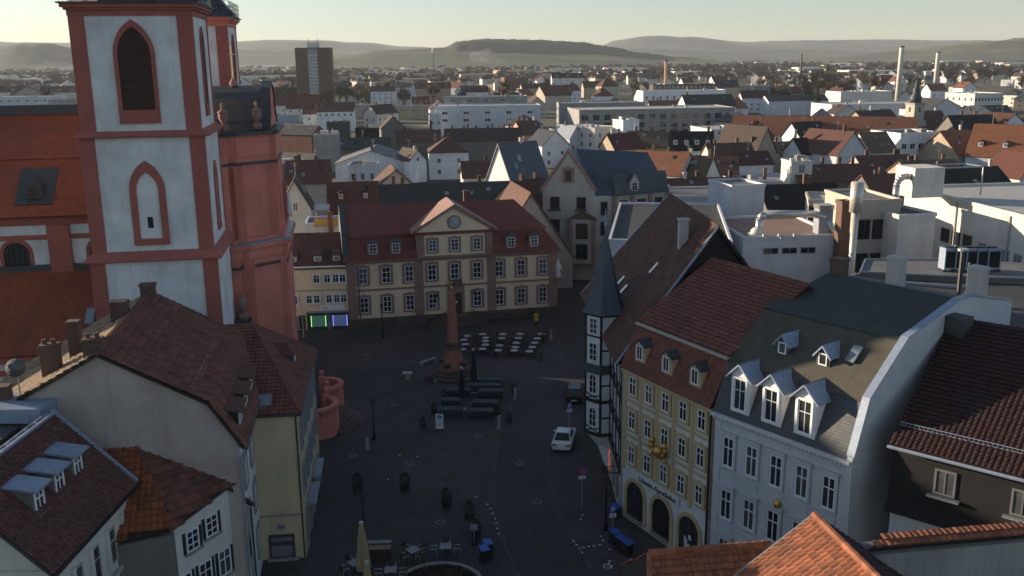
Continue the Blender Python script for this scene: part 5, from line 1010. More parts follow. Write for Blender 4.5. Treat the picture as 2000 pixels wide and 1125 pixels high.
T = [
 # behind the palace
 (735, 1010, 396, 7.5, 8, 9, 'gx', 3.4, 'house_white', 'slate_green', 'long low house with dark green grey roof behind the palace', (), ((.75, .5), (.2, .5))),
 (644, 738, 402, 7.5, 10, 8, 'gx', 4.2, 'tile_brown', 'tile_brown', 'dark tile hung house with bright dormer windows left behind the palace', (), ((.05, .5, 1.8),), 'town_house', 2),
 (735, 812, 366, 7.2, 12, 12, 'gy', 4.0, 'beige_plaster', 'tile_brown', 'beige gabled house with two dark attic windows behind the green roof', (('f', 2, 1, .9, 1.1, 7.0, 1),), ()),
 (548, 606, 404, 9.0, 10, 9, 'gy', 5.0, 'house_white', 'tile_dark', 'white gabled house with a small dark window next to the red church front', (('f', 1, 1, .9, 1.6, 8.2, 1),), ()),
 (560, 642, 356, 8.5, 8, 9, 'gx', 4.5, 'grey_plaster', 'tile_brown', 'house with wide brown roof and chimney behind the white gable by the church', (), ((.3, .5), (.7, .45))),
 (540, 610, 325, 8.0, 5, 10, 'flat', 0, 'dark_render', 'roof_felt', 'low dark flat roofed block close behind the church front', (), ()),
 (612, 657, 266, 11.5, 4, 9, 'flat', 0, 'concrete', 'roof_grey', 'blank grey concrete block among low roofs behind the church', (), ()),
 (655, 795, 318, 5.6, 3, 22, 'gy', 3.6, 'pale_blue_white', 'roof_grey', 'wide low white hall with shallow gable beside the concrete block', (), ()),
 (680, 735, 325, 6.0, 3, 8, 'flat', 0, 'pale_blue_white', 'roof_felt', 'small pale blue flat roofed annex with glazed doors', (W2('f', 3, 1, 2.2, 1.1, 2.0),), ()),
 (838, 915, 296, 8.2, 6, 12, 'hip', 4.0, 'white_plaster', 'tile_brown', 'white house under brown hipped roof with scattered windows', (W2('f', 2, 2, 1.6, 1.1, 1.5, 3.2),), ((.5, .5, 1.2),)),
 (800, 832, 312, 6.5, 30, 10, 'gy', 3.0, 'white_plaster', 'tile_dark', 'narrow white gabled house with one attic window by the brown hipped roof', (('f', 1, 1, .9, 1.3, 6, 1),), ()),
 (905, 1000, 345, 8.4, 6, 10, 'gx', 3.2, 'house_white', 'tile_brown', 'brown roofed house with roof aerial behind the palace ridge', (), ((.5, .5, 1.5),)),
 (912, 1000, 328, 9.5, 14, 8, 'flat', 0, 'beige_plaster', 'roof_grey', 'cream flat roofed penthouse with curved front among dark roofs', (W2('f', 4, 1, 7.2, 1.0, 1.6),), ((.7, .5, 1.5, 'chimney_pale'),)),
 (1000, 1072, 352, 9.0, 38, 9, 'gx', 8.0, 'white_plaster', 'slate_blue', 'house with very steep blue slate roof beside the art nouveau gable', (), ()),
 (962, 1040, 402, 11.0, -40, 8, 'gy', 4.0, 'peach_plaster', 'tile_brown', 'sunlit peach gable rising behind the palace roof', (), ((.5, .3, 1.0),)),
 (955, 1120, 502, 5.2, 12, 14, 'gy', 10.0, 'grey_plaster', 'tile_brown', 'grey house with steep brown roof at the end of the palace', (), ()),
 (540, 612, 262, 7.0, -28, 9, 'gx', 3.2, 'brick_wall', 'roof_felt', 'brown brick barn with dark sloping roof right of the red church front', (), ()),
 (620, 690, 217, 10.0, 6, 14, 'gx', 4.0, 'white_plaster', 'tile_brown', 'white four bay house with dark brown roof and row of small windows', (('f', 6, 1, 1.2, 1.2, 7.6, 1), ('r', 2, 2, 1.0, 1.4, 3, 3)), ()),
 (638, 682, 240, 7.5, 6, 6, 'flat', 0, 'slate', 'roof_felt', 'dark slate clad block in front of the white four bay house', (), ()),
 (592, 640, 222, 8.5, 6, 9, 'gx', 2.0, 'white_plaster', 'tile_red', 'white house with low red roof left of the dark slate block', (W2('f', 2, 2, 2.0, 1.2, 1.5, 3.2),), ()),
 (528, 560, 205, 8.0, 20, 10, 'gx', 5.0, 'house_white', 'tile_red', 'red roofed house directly right of the far church tower', (W2('f', 2),), ()),
 (560, 626, 211, 8.0, 8, 12, 'gx', 7.5, 'house_white', 'tile_red', 'long house with tall plain red roof in front of the tower block', (W2('f', 4, 1, 5.5),), ()),
 (532, 582, 226, 4.0, 8, 8, 'flat', 0, 'zinc', 'zinc', 'low shed with blue metal edge in front of the red roofs', (), ()),
 (690, 775, 206, 7.5, 3, 14, 'flat', 0, 'grey_plaster', 'roof_pinkish', 'long flat shop building with band of white cladding', (W2('f', 7, 1, 4.5, 1.6, 1.2),), ()),
 (745, 792, 250, 9.0, 12, 10, 'gy', 4.6, 'dark_render', 'tile_dark', 'dark rendered gabled house without windows in the roofscape', (), ()),
 (694, 748, 252, 7.5, 4, 8, 'flat', 0, 'slate_dark', 'roof_felt', 'black clad roof storey with pale edge in front of the shop building', (), ()),
 (775, 860, 276, 7.6, 6, 10, 'gx', 3.4, 'dark_render', 'tile_brown', 'brown roofed house below the white modern block', (), ((.2, .5), (.8, .5))),
 (870, 1020, 274, 7.6, 4, 10, 'gx', 3.8, 'dark_render', 'tile_dark', 'long dark brown roof in front of the white modern block', (), ((.3, .5), (.62, .5), (.85, .5))),
 (650, 760, 290, 6.5, 6, 10, 'gx', 3.2, 'dark_render', 'roof_felt', 'flat dark roof behind the wide white hall', (), ()),
 # white modern block and its neighbours
 (848, 1056, 208, 13.0, 4, 22, 'flat', 0, 'pale_blue_white', 'roof_light', 'long white modern apartment block with ribbon windows', (('f', 5, 2, 2.6, 1.4, 6.2, 3.3), ('f', 9, 1, 1.2, 1.6, 3.0, 3)), ()),
 (868, 1030, 190, 16.2, 4, 14, 'flat', 0, 'concrete', 'roof_light', 'grey set back top storey above the white modern block', (('f', 5, 1, 2.4, 1.2, 14.2, 3),), ()),
 (838, 862, 224, 10.5, 4, 10, 'flat', 0, 'pale_blue_white', 'roof_light', 'lower white end of the modern apartment block', (W2('f', 2, 2, 3.0, 1.2, 1.4, 3.2),), ()),
 (775, 850, 208, 7.6, 4, 12, 'flat', 0, 'tan_plaster', 'roof_pinkish', 'tan car park building with dark slots left of the white modern block', (('f', 3, 1, 4.5, .8, 5.2, 3, 'glass'),), ()),
 (724, 770, 178, 12.5, 3, 12, 'gx', 3.5, 'white_plaster', 'tile_brown', 'white apartment house with brown roof and stacked small windows', (W2('f', 4, 4, 1.5, 1.1, 1.3, 2.8),), ()),
 (762, 803, 170, 14.0, -6, 14, 'gx', 3.0, 'pale_blue_white', 'tile_dark', 'tall pale apartment slab beside the white apartment house', (W2('f', 4, 4, 2, 1.1, 1.3, 3.0),), ()),
 (804, 838, 190, 9.0, 4, 10, 'flat', 0, 'brick_wall', 'slate', 'square brown villa with slate mansard next to a dark conifer', (W2('f', 3, 2, 2.0, 1.0, 1.6, 3.6),), ()),
 (806, 880, 172, 10.5, 4, 10, 'gx', 4.5, 'peach_plaster', 'tile_red', 'terrace with red roof and curved white gables', (W2('f', 6, 2, 3.0, 1.0, 1.5, 3.4),), (), 'town_house', 4),
 (652, 686, 168, 11.0, 8, 12, 'gx', 3.5, 'beige_plaster', 'slate', 'pale yellow apartment house with slate roof right of the tower block', (W2('f', 4, 3, 2, 1.1, 1.5, 3.0),), (), 'town_house', 2),
 (552, 582, 158, 10.0, 4, 12, 'hip', 5, 'beige_plaster', 'tile_brown', 'beige house with brown hipped roof left of the tower block', (W2('f', 4, 3, 2, 1.1, 1.5, 3.0),), ()),
 (1078, 1140, 152, 13.0, 3, 14, 'gx', 5.0, 'facade_white', 'slate_dark', 'white villa with dark roof and two curved end gables', (W2('f', 5, 3, 2.5, 1.2, 1.7, 3.5),), (), 'villa', 3),
 (1064, 1115, 186, 9.5, 30, 14, 'gx', 6.5, 'beige_plaster', 'tile_red', 'house with red mansard roof seen end on below the white villa', (W2('l', 2, 2),), ()),
 (1020, 1068, 172, 9.0, 10, 12, 'gx', 4, 'tan_plaster', 'tile_dark', 'tan house with dark roof and pale twin chimneys', (W2('f', 4),), ((.5, .4, 2.6, 'chimney_pale'), (.7, .4, 2.6, 'chimney_pale'))),
 (985, 1032, 152, 14.0, 12, 18, 'flat', 0, 'brick_wall', 'roof_felt', 'plain brown brick block far behind the white modern block', (), ()),
 (1140, 1190, 170, 9.0, 6, 12, 'gx', 5, 'tan_plaster', 'tile_brown', 'house with brown tiled roof right of the white villa', (W2('f', 4),), ((.2, .5),)),
 # glass and grey modern group
 (1095, 1260, 202, 12.5, 6, 14, 'flat', 0, 'concrete', 'roof_light', 'curved office building with glazed floors and white bands', (('f', 16, 3, 1.5, 2.2, 1.5, 3.6, 'glass_pale'), ('l', 4, 3, 2.0, 2.2, 1.5, 3.6, 'glass_pale')), (), 'office_building', 0, 'window_white', 'office'),
 (1130, 1440, 214, 12.0, 8, 26, 'flat', 0, 'concrete', 'roof_light', 'large grey theatre like block with dark glass front', (('f', 14, 3, 3.0, 2.4, 1.0, 3.4, 'glass'),), (), 'grey_block', 0, 'concrete', 'office'),
 (1255, 1420, 178, 14.0, 6, 16, 'flat', 0, 'white_plaster', 'roof_light', 'long white building with tall narrow windows behind the grey block', (('f', 12, 1, 1.2, 2.4, 9, 3),), (), 'office_building', 0, 'window_white', 'office'),
 (1275, 1400, 166, 16.5, 6, 10, 'flat', 0, 'window_dark', 'roof_light', 'glazed top storey with flat white roof above the long white building', (('f', 14, 1, 1.6, 1.8, 14.2, 3, 'glass_pale'),), (), 'office_building', 0, 'window_dark', 'office'),
 (1340, 1440, 208, 11.0, 10, 14, 'gx', 5.5, 'white_plaster', 'slate_green', 'hall with broad green black roof above the grey block', (), (), 'hall'),
 (1400, 1445, 170, 14, 6, 14, 'gx', 4.5, 'tan_plaster', 'roof_felt', 'building with black barrel roof right of the long white building', (), (), 'hall'),
 (1440, 1545, 168, 14.0, 8, 20, 'flat', 0, 'concrete', 'roof_grey', 'stepped concrete building with round window front', (W2('f', 4, 2, 3, 1.6, 1.6, 4),), (), 'office_building', 0, 'window_dark', 'office'),
 (1500, 1620, 196, 8.5, 6, 14, 'gx', 3, 'pale_blue_white', 'slate_green', 'long hall with low dark green roof in front of the concrete building', (), (), 'hall'),
 (1175, 1210, 168, 11, 20, 12, 'hip', 6, 'beige_plaster', 'tile_brown', 'cream villa with small tower roofs behind the office building', (W2('f', 3, 2, 3),), ((.3, .5),), 'villa'),
 # lit group in the middle
 (1160, 1202, 250, 11.0, 48, 15, 'flat', 0, 'factory_white', 'roof_light', 'cream flat roofed house with sunlit left side and roof cabin', (('l', 4, 3, 1.1, 1.6, 1.8, 3.1), ('f', 2, 3, 1.1, 1.5, 1.8, 3.1)), ((.5, .5, 1.2, 'chimney_pale'),)),
 (1216, 1250, 236, 13.5, 30, 6, 'flat', 0, 'white_plaster', 'roof_light', 'white roof cabin standing on the cream flat roofed house', (), ()),
 (1022, 1062, 262, 8.5, 25, 12, 'gx', 4.5, 'peach_plaster', 'tile_brown', 'house with tall sunlit peach end wall', (W2('f', 3),), ((.1, .5), (.9, .5, 1.2, 'chimney_pale'))),
 (1058, 1112, 282, 7.5, 30, 10, 'gy', 4.5, 'white_plaster', 'slate', 'small white gabled house with pale metal roof by the office building', (W2('f', 2),), ()),
 (1112, 1140, 268, 8.0, 35, 10, 'gy', 4.0, 'pale_blue_white', 'lead', 'narrow pale house with light metal roof next to the cream flat house', (W2('f', 2),), ()),
 (1200, 1260, 290, 7.0, 25, 10, 'gx', 4.5, 'tan_plaster', 'tile_maroon', 'maroon roofed house below the cream flat roofed house', (), ((.4, .5),)),
 (1225, 1300, 286, 7.0, -12, 10, 'gx', 4.6, 'tan_plaster', 'tile_tan', 'house with sun faded tan roof and rounded dormer', (), ((.6, .5), (.2, .5))),
 (1310, 1392, 292, 8.0, -8, 10, 'gx', 5.0, 'white_plaster', 'slate_dark', 'house with dark slate roof and four white gabled dormers', (), ((.1, .5), (.9, .5)), 'town_house', 4),
 (1232, 1322, 338, 7.5, -35, 10, 'gx', 5.0, 'house_white', 'tile_orange', 'house with bright orange sunlit roof and four slim skylights', (), ((.3, .5),)),
 (1318, 1372, 344, 7.0, -35, 9, 'gx', 4.6, 'house_white', 'tile_tan', 'house with ochre tiled roof beside the orange roof with skylights', (), ((.9, .5, 1.6),)),
 (1370, 1440, 338, 6.5, -10, 10, 'gx', 3.8, 'peach_plaster', 'tile_brown', 'brown roofed house with low parapet right of the ochre roof', (), ()),
 (1278, 1470, 386, 8.0, 6, 9, 'gx', 3.4, 'dark_render', 'tile_brown', 'very long dark brown roof behind the flat roofed shops', (), ((.1, .5), (.5, .5), (.85, .5))),
 (1238, 1290, 410, 8.5, 42, 9, 'gy', 4.5, 'house_white', 'tile_orange', 'small house with steep sunlit orange roof near the curved white house', (), ((.5, .7, 1.0),)),
 (1390, 1480, 312, 7.5, 12, 9, 'gx', 4.2, 'house_white', 'tile_brown', 'brown roofed house left of the tan gable', (W2('f', 3, 1, 5),), ((.7, .5),)),
 # right middle distance
 (1472, 1520, 296, 8.5, 32, 16, 'gy', 7.0, 'tan_plaster', 'tile_dark', 'house with tall tan gable and small slits', (('f', 3, 1, .6, .8, 9.4, 1),), ((.2, .2),)),
 (1440, 1512, 320, 6.5, 10, 9, 'gx', 3, 'white_plaster', 'tile_maroon', 'low house with maroon roof in front of the tan gable', (), ()),
 (1520, 1600, 300, 6.5, 20, 12, 'gx', 3.2, 'beige_plaster', 'tile_tan', 'low house with pale brown roof right of the tan gable', (), ()),
 (1566, 1632, 300, 8.0, 10, 12, 'gx', 4.0, 'white_plaster', 'slate_dark', 'white house with black slate roof and pale fire wall', (W2('f', 3, 1, 3),), ((.05, .5, 2.4, 'chimney_pale'),)),
 (1628, 1702, 300, 8.5, 28, 16, 'gy', 6.0, 'pale_blue_white', 'tile_brown', 'house with wide blank white gable in the roofscape', (), ()),
 (1700, 1758, 296, 8.5, 18, 12, 'gx', 5.0, 'white_plaster', 'tile_tan', 'white house with brown saddle roof right of the blank gable', (('f', 2, 1, 1.4, 1.4, 5, 1), ('r', 1, 2, 1.2, 1.4, 4, 3)), ()),
 (1560, 1625, 268, 7.5, 25, 10, 'gx', 5, 'white_plaster', 'slate_dark', 'dark roofed house behind the white house with fire wall', (), ()),
 (1610, 1690, 262, 7.0, 22, 10, 'gx', 4, 'house_white', 'tile_maroon', 'house with maroon roof and white half timbered gable', (), ((.4, .5), (.7, .5))),
 (1755, 1845, 262, 12.5, 14, 14, 'flat', 0, 'white_plaster', 'slate_dark', 'white apartment house with balconies and dark top floor', (('f', 5, 3, 1.6, 1.6, 1.6, 3.4),), (), 'apartment_house'),
 (1690, 1775, 246, 9.0, 28, 14, 'gx', 5.5, 'tan_plaster', 'tile_dark', 'tan house with large dark roof in front of the sunlit long roof', (('l', 2, 2, 1, 1.4, 2, 3),), ((.1, .5, 1.8),)),
 (1440, 1765, 264, 8.0, -20, 16, 'gx', 6.0, 'house_white', 'tile_orange', 'very long monastery roof with faded orange tiles', (W2('f', 18, 1, 5.5),), (), 'monastery_wing'),
 (1795, 1860, 252, 9.0, 10, 14, 'gx', 6, 'house_white', 'tile_brown', 'brown roofed wing right of the small church tower', (W2('f', 8, 1, 6.5, .7, 1.4),), ((.9, .2, 2.0, 'chimney_pale'),)),
 (1805, 1890, 214, 9.0, 14, 20, 'gy', 5, 'pale_blue_white', 'roof_felt', 'white hall with pitched gable beyond the church tower', (W2('f', 3, 1, 5),), (), 'hall'),
 (1900, 1965, 184, 15.5, 16, 20, 'flat', 0, 'factory_white', 'roof_light', 'cream office block with regular rows of windows', (('f', 9, 4, 1.3, 1.8, 2.0, 3.4), ('l', 5, 4, 1.3, 1.8, 2.0, 3.4)), (), 'office_building', 0, 'window_white', 'office'),
 (1620, 1830, 204, 9.0, 8, 24, 'flat', 0, 'pale_blue_white', 'roof_light', 'sprawling white retail building in front of the tall white chimney', (('f', 5, 1, 4, 1.2, 6, 3, 'glass_pale'),), (), 'retail_building', 0, 'window_white', 'shop'),
 (1640, 1745, 180, 12.0, 8, 20, 'flat', 0, 'factory_white', 'roof_light', 'upper white storey of the retail building near the chimney', (), (), 'retail_building', 0, 'window_white', 'shop'),
 (1630, 1662, 182, 10.0, 8, 14, 'gy', 3.5, 'peach_plaster', 'tile_red', 'peach fronted building left of the white retail storey', (), ()),
 (1865, 1935, 300, 8.0, 22, 14, 'gx', 6.0, 'tan_plaster', 'tile_orange', 'house with half lit orange roof and tan gable end', (W2('f', 4, 1, 4.5), ('r', 2, 1, .9, 1.6, 8.6, 2)), ()),
 (1905, 2010, 306, 8.0, -38, 16, 'gx', 8.0, 'pale_blue_white', 'tile_orange', 'big house with orange roof, white gable and three little dormers', (('r', 2, 1, 1.4, 1.8, 6, 2),), (), 'town_house', 3),
 (1985, 2060, 345, 8.5, 20, 10, 'gy', 5, 'house_white', 'tile_red', 'house with red roof and white window at the edge of the roofscape', (W2('f', 2, 1, 6),), ()),
 (1810, 1880, 300, 6.5, 30, 10, 'gy', 4.5, 'pale_blue_white', 'tile_tan', 'white gabled house with tan sunlit roof below the orange roofs', (W2('f', 1, 1, 5),), ()),
 (1870, 1965, 262, 8.5, 10, 14, 'gx', 6, 'dark_render', 'slate_dark', 'broad black roof above the half lit orange roof', (), ((.3, .5),)),
 (1940, 2020, 250, 9.5, 25, 12, 'gy', 5, 'white_plaster', 'tile_brown', 'white gabled house between black roofs', (), ()),
 (1780, 1895, 346, 7.0, 10, 12, 'gx', 3.4, 'tan_plaster', 'tile_tan', 'tan roofed house with chimneys behind the white factory', (), ((.3, .5), (.8, .5))),
 (1690, 1800, 336, 7.0, 8, 12, 'gx', 3.6, 'beige_plaster', 'tile_brown', 'brown roofed house with pale flat edge behind the factory', (), ((.2, .5), (.75, .5))),
 (1850, 1990, 372, 8.0, 8, 14, 'gx', 4.0, 'dark_render', 'slate_dark', 'broad black hipped roof just behind the factory deck', (), ((.1, .5),)),
 (1700, 1850, 372, 8.0, 8, 9, 'gx', 3.0, 'dark_render', 'tile_brown', 'dark brown roof behind the factory roof cabin', (), ((.25, .5), (.55, .5))),
 (1560, 1700, 352, 6.5, 8, 10, 'gx', 3.2, 'dark_render', 'tile_brown', 'low brown roof with orange brick chimneys behind the flat roofs', (), ((.2, .5, 1.6), (.45, .5, 1.6), (.7, .5, 1.6), (.9, .5, 1.6))),
 (1500, 1655, 408, 7.5, 8, 10, 'gx', 4.0, 'dark_render', 'slate_dark', 'black slate roof behind the white rooftop cabin', (), ((.6, .5, 1.8),)),
 (1440, 1560, 356, 5.5, 6, 14, 'flat', 0, 'pale_blue_white', 'roof_light', 'low white flat roofed shop with brick chimney stub', (), ((.55, .3, 3.0),)),
 (1545, 1588, 318, 10.5, 6, 6, 'flat', 0, 'factory_white', 'roof_light', 'sunlit white stair cabin with glazed door on the flat roof', (('f', 1, 1, 1.6, 2.2, 8.0, 2, 'glass_pale'),), ()),
 # far left, seen over the nave
 (-40, 110, 190, 13.0, 4, 16, 'flat', 0, 'pale_blue_white', 'roof_light', 'long white apartment block seen above the church nave', (('f', 9, 3, 1.5, 1.3, 3.5, 3.2),), (), 'apartment_house'),
 (96, 150, 196, 12.0, 8, 12, 'flat', 0, 'concrete', 'roof_grey', 'grey flat block next to the nave end of the white apartment block', (W2('f', 4, 2, 5),), ()),
 (30, 80, 184, 11, 20, 14, 'gy', 6, 'tan_plaster', 'tile_dark', 'tan gable behind the white apartment block on the left', (), ()),
 (80, 150, 180, 10, 8, 14, 'gx', 5, 'house_white', 'tile_brown', 'brown roofed house behind the grey flat block', (W2('f', 4, 1, 6),), (), 'town_house', 3),
 (-30, 40, 180, 10, 8, 14, 'gx', 5, 'house_white', 'tile_dark', 'dark roofed house left behind the white apartment block', (W2('f', 4, 1, 6),), (), 'town_house', 2),
]
for t in T: bh(*t)
def balcony_house():
    P, Q = at2(598, 664, 440, 8.0, 8); rt = house('balcony_house', 'small pale house with yellow balcony panels between church and palace', P, Q, 7, 8.0, 'flat', 0, 'pale_blue_white', 'roof_grey', wins=(('f', 3, 1, .9, 1.3, 5.6, 1),)); w = (Q-P).length
    for i in range(4): x0 = w*(.25+.18*i); b = MB(); b.box(x0, x0+w*.175, -.25, -.18, 8.0, 9.1); b.build('balcony_panel', 'balcony_yellow', rt)
    b = MB(); b.box(w*.25, w*.97, -.3, 0, 7.85, 7.98); b.build('balcony_floor', 'concrete', rt); b = MB(); b.slab([(w*.3, .3, 10.6), (w*.7, .3, 10.6), (w*.7, 2.5, 11.2), (w*.3, 2.5, 11.2)], .1); b.build('awning', 'lead', rt); b = MB()
    for x in (.31, .69): b.box(w*x-.05, w*x+.05, .4, .5, 8.1, 10.6)
    b.build('awning_posts', 'steel', rt); chimney(rt, w*.72, -.6, 3.0, 10.3, .7, .6, 'brick_wall')
balcony_house()

# brown tower block
def towerblock():
    Y = 800; P, Q = D(577, 120, Y), D(646, 120, Y); h = D(600, 93, Y).z; w = (Q-P).length; a = R(4)
    rt = thing('tower_block', 'brown high rise apartment tower with pale balcony strip', 'tower block', (P.x, P.y, 0), a); MB().box(0, w, 0, 16, 0, h).build('wall', 'brick_slab', rt); MB().box(w*.36, w*.62, -.6, 0, 0, h-1).build('balcony_strip', 'concrete', rt); MB().box(w*.33, w*.66, 4, 12, h, h+4.2).build('roof_house', 'factory_white', rt)
    for k in range(14):
        z = 2+k*(h-5)/14
        for i in range(4): x = w*(.38+.062*i); farwin(rt, (x, -.6, z), 0, 1.6, 1.3, 'window_white', 'glass_pale'); 
        MB().box(w*.36, w*.62, -.9, -.6, z-.7, z-.1).build('balcony', 'factory_white', rt)
    for x in (.36, .62): b = MB(); b.tube((w*x, 8, h+4), (w*x, 8, h+7), .3, n=6); b.build('mast', 'concrete', rt)
towerblock()
def stacks():
    for px, y0, Y, r_, lab in ((1762, 91, 670, 1.6, 'tall plain white industrial chimney beyond the retail building'), (1833, 102, 900, 1.8, 'shorter white industrial chimney with dark rim farther right'), (1301, 118, 620, .9, 'slim reddish brick chimney behind the long white building'), (1566, 106, 1000, .9, 'thin dark chimney in the brown trees'), (846, 99, 1500, .7, 'thin mast with white ball top before the wooded hill')):
        p = D(px, y0, Y); rt = thing('industrial_chimney', lab, 'chimney', (p.x, p.y, 0)); b = MB(); b.lathe([(r_*1.25, 0), (r_, p.z*.97), (r_*1.04, p.z)], (0, 0, 0), 16); b.build('shaft', 'factory_white' if px > 1700 else ('peach_plaster' if px == 1301 else 'dark_render'), rt, True); b = MB(); b.lathe([(r_*1.06, p.z-.6), (r_*1.06, p.z+.3)], (0, 0, 0), 16); b.build('rim', 'iron' if px != 846 else 'factory_white', rt)
        if px == 846: b = MB(); b.lathe([(.1, p.z-5), (2.2, p.z-2), (2.4, p.z+2), (.3, p.z+4)], (0, 0, 0), 10); b.build('ball_top', 'factory_white', rt, True)
    # small church tower on the right
    p = G(1782, 268, 6); rt = thing('small_church_tower', 'slim stone church tower with dark onion top among brown roofs', 'church tower', (p.x, p.y, 0), R(20)); MB().box(-2.2, 2.2, -2.2, 2.2, 0, 17.5).build('shaft', 'beige_plaster', rt); MB().box(-2.5, 2.5, -2.5, 2.5, 17.5, 18).build('cornice', 'sill_stone', rt)
    b = MB(); b.lathe([(2.0, 18), (2.1, 20), (1.2, 21.2), (1.3, 22.6), (.6, 23.6), (.5, 25), (.1, 26.5)], (0, 0, 0), 8, R(22.5)); b.build('onion_top', 'slate', rt, True); b = MB(); b.prism([(-3.5, -3.0, 0), (3.5, -3.0, 0), (3.5, -3.0, 10), (2.4, -3.0, 11.5), (0, -3.0, 14), (-2.4, -3.0, 11.5), (-3.5, -3.0, 10)], (0, .6, 0)); b.build('front_gable', 'beige_plaster', rt); farwin(rt, (0, -2.2, 14.8), 0, .9, 1.8, 'sill_stone'); farwin(rt, (-2.2, 0, 14.8), -math.pi/2, .9, 1.8, 'sill_stone')
stacks()

# ---------------------------------------------------------------- art nouveau corner house and curved white house
def nouveau():
    P = D(1060, 470, 150); a = R(-12); P = Vector((P.x, P.y, 0)); w = 8.2; hE = 14.5; d = 14
    rt = thing('art_nouveau_house', 'cream art nouveau corner house with steep gable, bay window and blue slate roof', 'house', P, a)
    b = MB(); b.prism([(0, 0, 0), (w, 0, 0), (w, 0, hE), (w/2, 0, 20.3), (0, 0, hE)], (0, d, 0)); b.build('wall', 'nouveau_plaster', rt)
    b = MB(); b.prism([(w, 0, 0), (w+3, 2.0, 0), (w+11, 8.5, 0), (w+11, 16, 0), (w, 14, 0)], (0, 0, hE-1)); b.build('side_wall', 'nouveau_plaster', rt)
    b = MB(); 
    for s in (0, 1):
        x0 = -.2 if s == 0 else w+.2
        b.prism([(x0, -.2, hE-.3), (w/2, -.2, 20.5), (w/2, -.2, 21.0), (x0+(-.2 if s == 0 else .2), -.2, hE+.1)], (0, .8, 0))
    b.build('gable_coping', 'palais_stone', rt)
    b = MB(); b.slab([(-.1, .5, hE), (-.1, d, hE), (w/2, d, 20.4), (w/2, .5, 20.4)], .15); b.slab([(w+.1, d, hE), (w+.1, .5, hE), (w/2, .5, 20.4), (w/2, d, 20.4)], .15); b.build('roof', 'slate_blue', rt)
    b = MB(); b.slab([(w, 1.2, hE-1), (w+3.2, 1.6, hE-1), (w+11.3, 8.3, hE-1), (w+7.5, 11, 19.5), (w/2, 8, 20.2)], .15); b.build('corner_roof', 'slate_blue', rt)
    b = MB(); b.slab([(w+3.2, 1.6, hE-1), (w+11.3, 8.3, hE-1), (w+10.6, 9.0, hE+2.3), (w+2.6, 2.4, hE+2.3)], .12); b.build('attic_roof', 'slate', rt)
    win(rt, (w/2, 0, 15.9), 0, .95, 1.7, 2, 3, surround=.5, sm='palais_stone', fm='window_dark', gm='glass_curtain')
    for x in (2.0, 6.2): win(rt, (x, 0, 11.4), 0, 1.5, 2.0, 2, 2, fm='window_dark', gm='glass'); MB().box(x-.95, x+.95, -.3, 0, 11.15, 11.38).build('sill', 'dark_sandstone', rt)
    for x, z in ((2.0, 7.6),): win(rt, (x, 0, z), 0, 1.6, 2.2, 2, 2, fm='window_dark')
    b = MB(); b.box(4.6, 8.4, -1.2, 0, 2.9, 10.0); bay = b.build('bay_window', 'nouveau_plaster', rt); b = MB(); b.slab([(4.2, -1.5, 9.95), (6.5, -1.5, 11.2), (6.5, .1, 11.2), (4.2, .1, 9.95)], .12); b.slab([(8.8, -1.5, 9.95), (6.5, -1.5, 11.2), (6.5, .1, 11.2), (8.8, .1, 9.95)], .12); b.build('bay_roof', 'tile_brown', bay)
    for x0, x1 in ((4.5, 5.0), (8.0, 8.5)): MB().box(x0, x1, -1.3, -.1, 2.9, 9.9).build('bay_pier', 'palais_stone', bay)
    for z in (3.6, 6.9): win(bay, (6.5, -1.2, z), 0, 1.9, 2.5, 2, 2, fm='window_dark', sub=True)
    for z in (3.4, 7.2, 10.6 if False else 10.4):
        for i in range(3):
            t = (i+.5)/3; x, y = w+3+8*t, 2+6.5*t; win(rt, (x, y, z), math.atan2(6.5, 8), 1.5, 2.2, 2, 2, fm='window_dark')
        win(rt, (w+1.5, 1.0, z), math.atan2(2, 3), 1.2, 2.2, 1, 2, fm='window_dark')
    for i in range(4):
        t = i/3; x, y = w+3+8*t, 2+6.5*t; u = Vector((8, 6.5, 0)).normalized(); MB(Matrix.Translation((x, y, 0)) @ Matrix.Rotation(math.atan2(6.5, 8), 4, 'Z')).box(-.35, .35, -.25, 0, 0, hE-1).build('pier', 'palais_stone', rt)
    MB(Matrix.Translation((w+3, 2, 0)) @ Matrix.Rotation(math.atan2(6.5, 8), 4, 'Z')).box(0, 10.3, -.35, 0, 2.6, 2.95).build('cornice', 'dark_sandstone', rt)
    dormer_box(rt, w+6, 4.2, hE-.8, 1.8, 2.0, 3, 'nouveau_plaster', 'slate_blue', 'gable', (1.1, 1.4), math.atan2(6.5, 8), 2, 2, 1.4)
    # curved white house further down the street
    c = D(1192, 400, 186); q = thing('curved_white_house', 'white house with curved front and balcony band down the side street', 'house', (c.x, c.y, 0), R(10)); r_ = 9.0
    b = MB(); b.lathe([(r_, 0), (r_, 11.5)], (2, r_, 0), 24); b.build('wall', 'pale_blue_white', q); b = MB(); b.lathe([(r_+.25, 11.5), (r_*.75, 13.8), (r_*.3, 14.2)], (2, r_, 0), 24); b.build('roof', 'tile_brown', q); b = MB(); b.lathe([(r_+.9, 8.0), (r_+.9, 9.0), (r_+.7, 9.0), (r_+.7, 8.2)], (2, r_, 0), 24); b.build('balcony_band', 'pale_blue_white', q)
    for z in (2.0, 5.2, 9.2):
        for i in range(6):
            t = R(-115+22*i); farwin(q, (2+r_*math.cos(t), r_+r_*math.sin(t), z), t+math.pi/2, 1.5, 1.5)
nouveau()

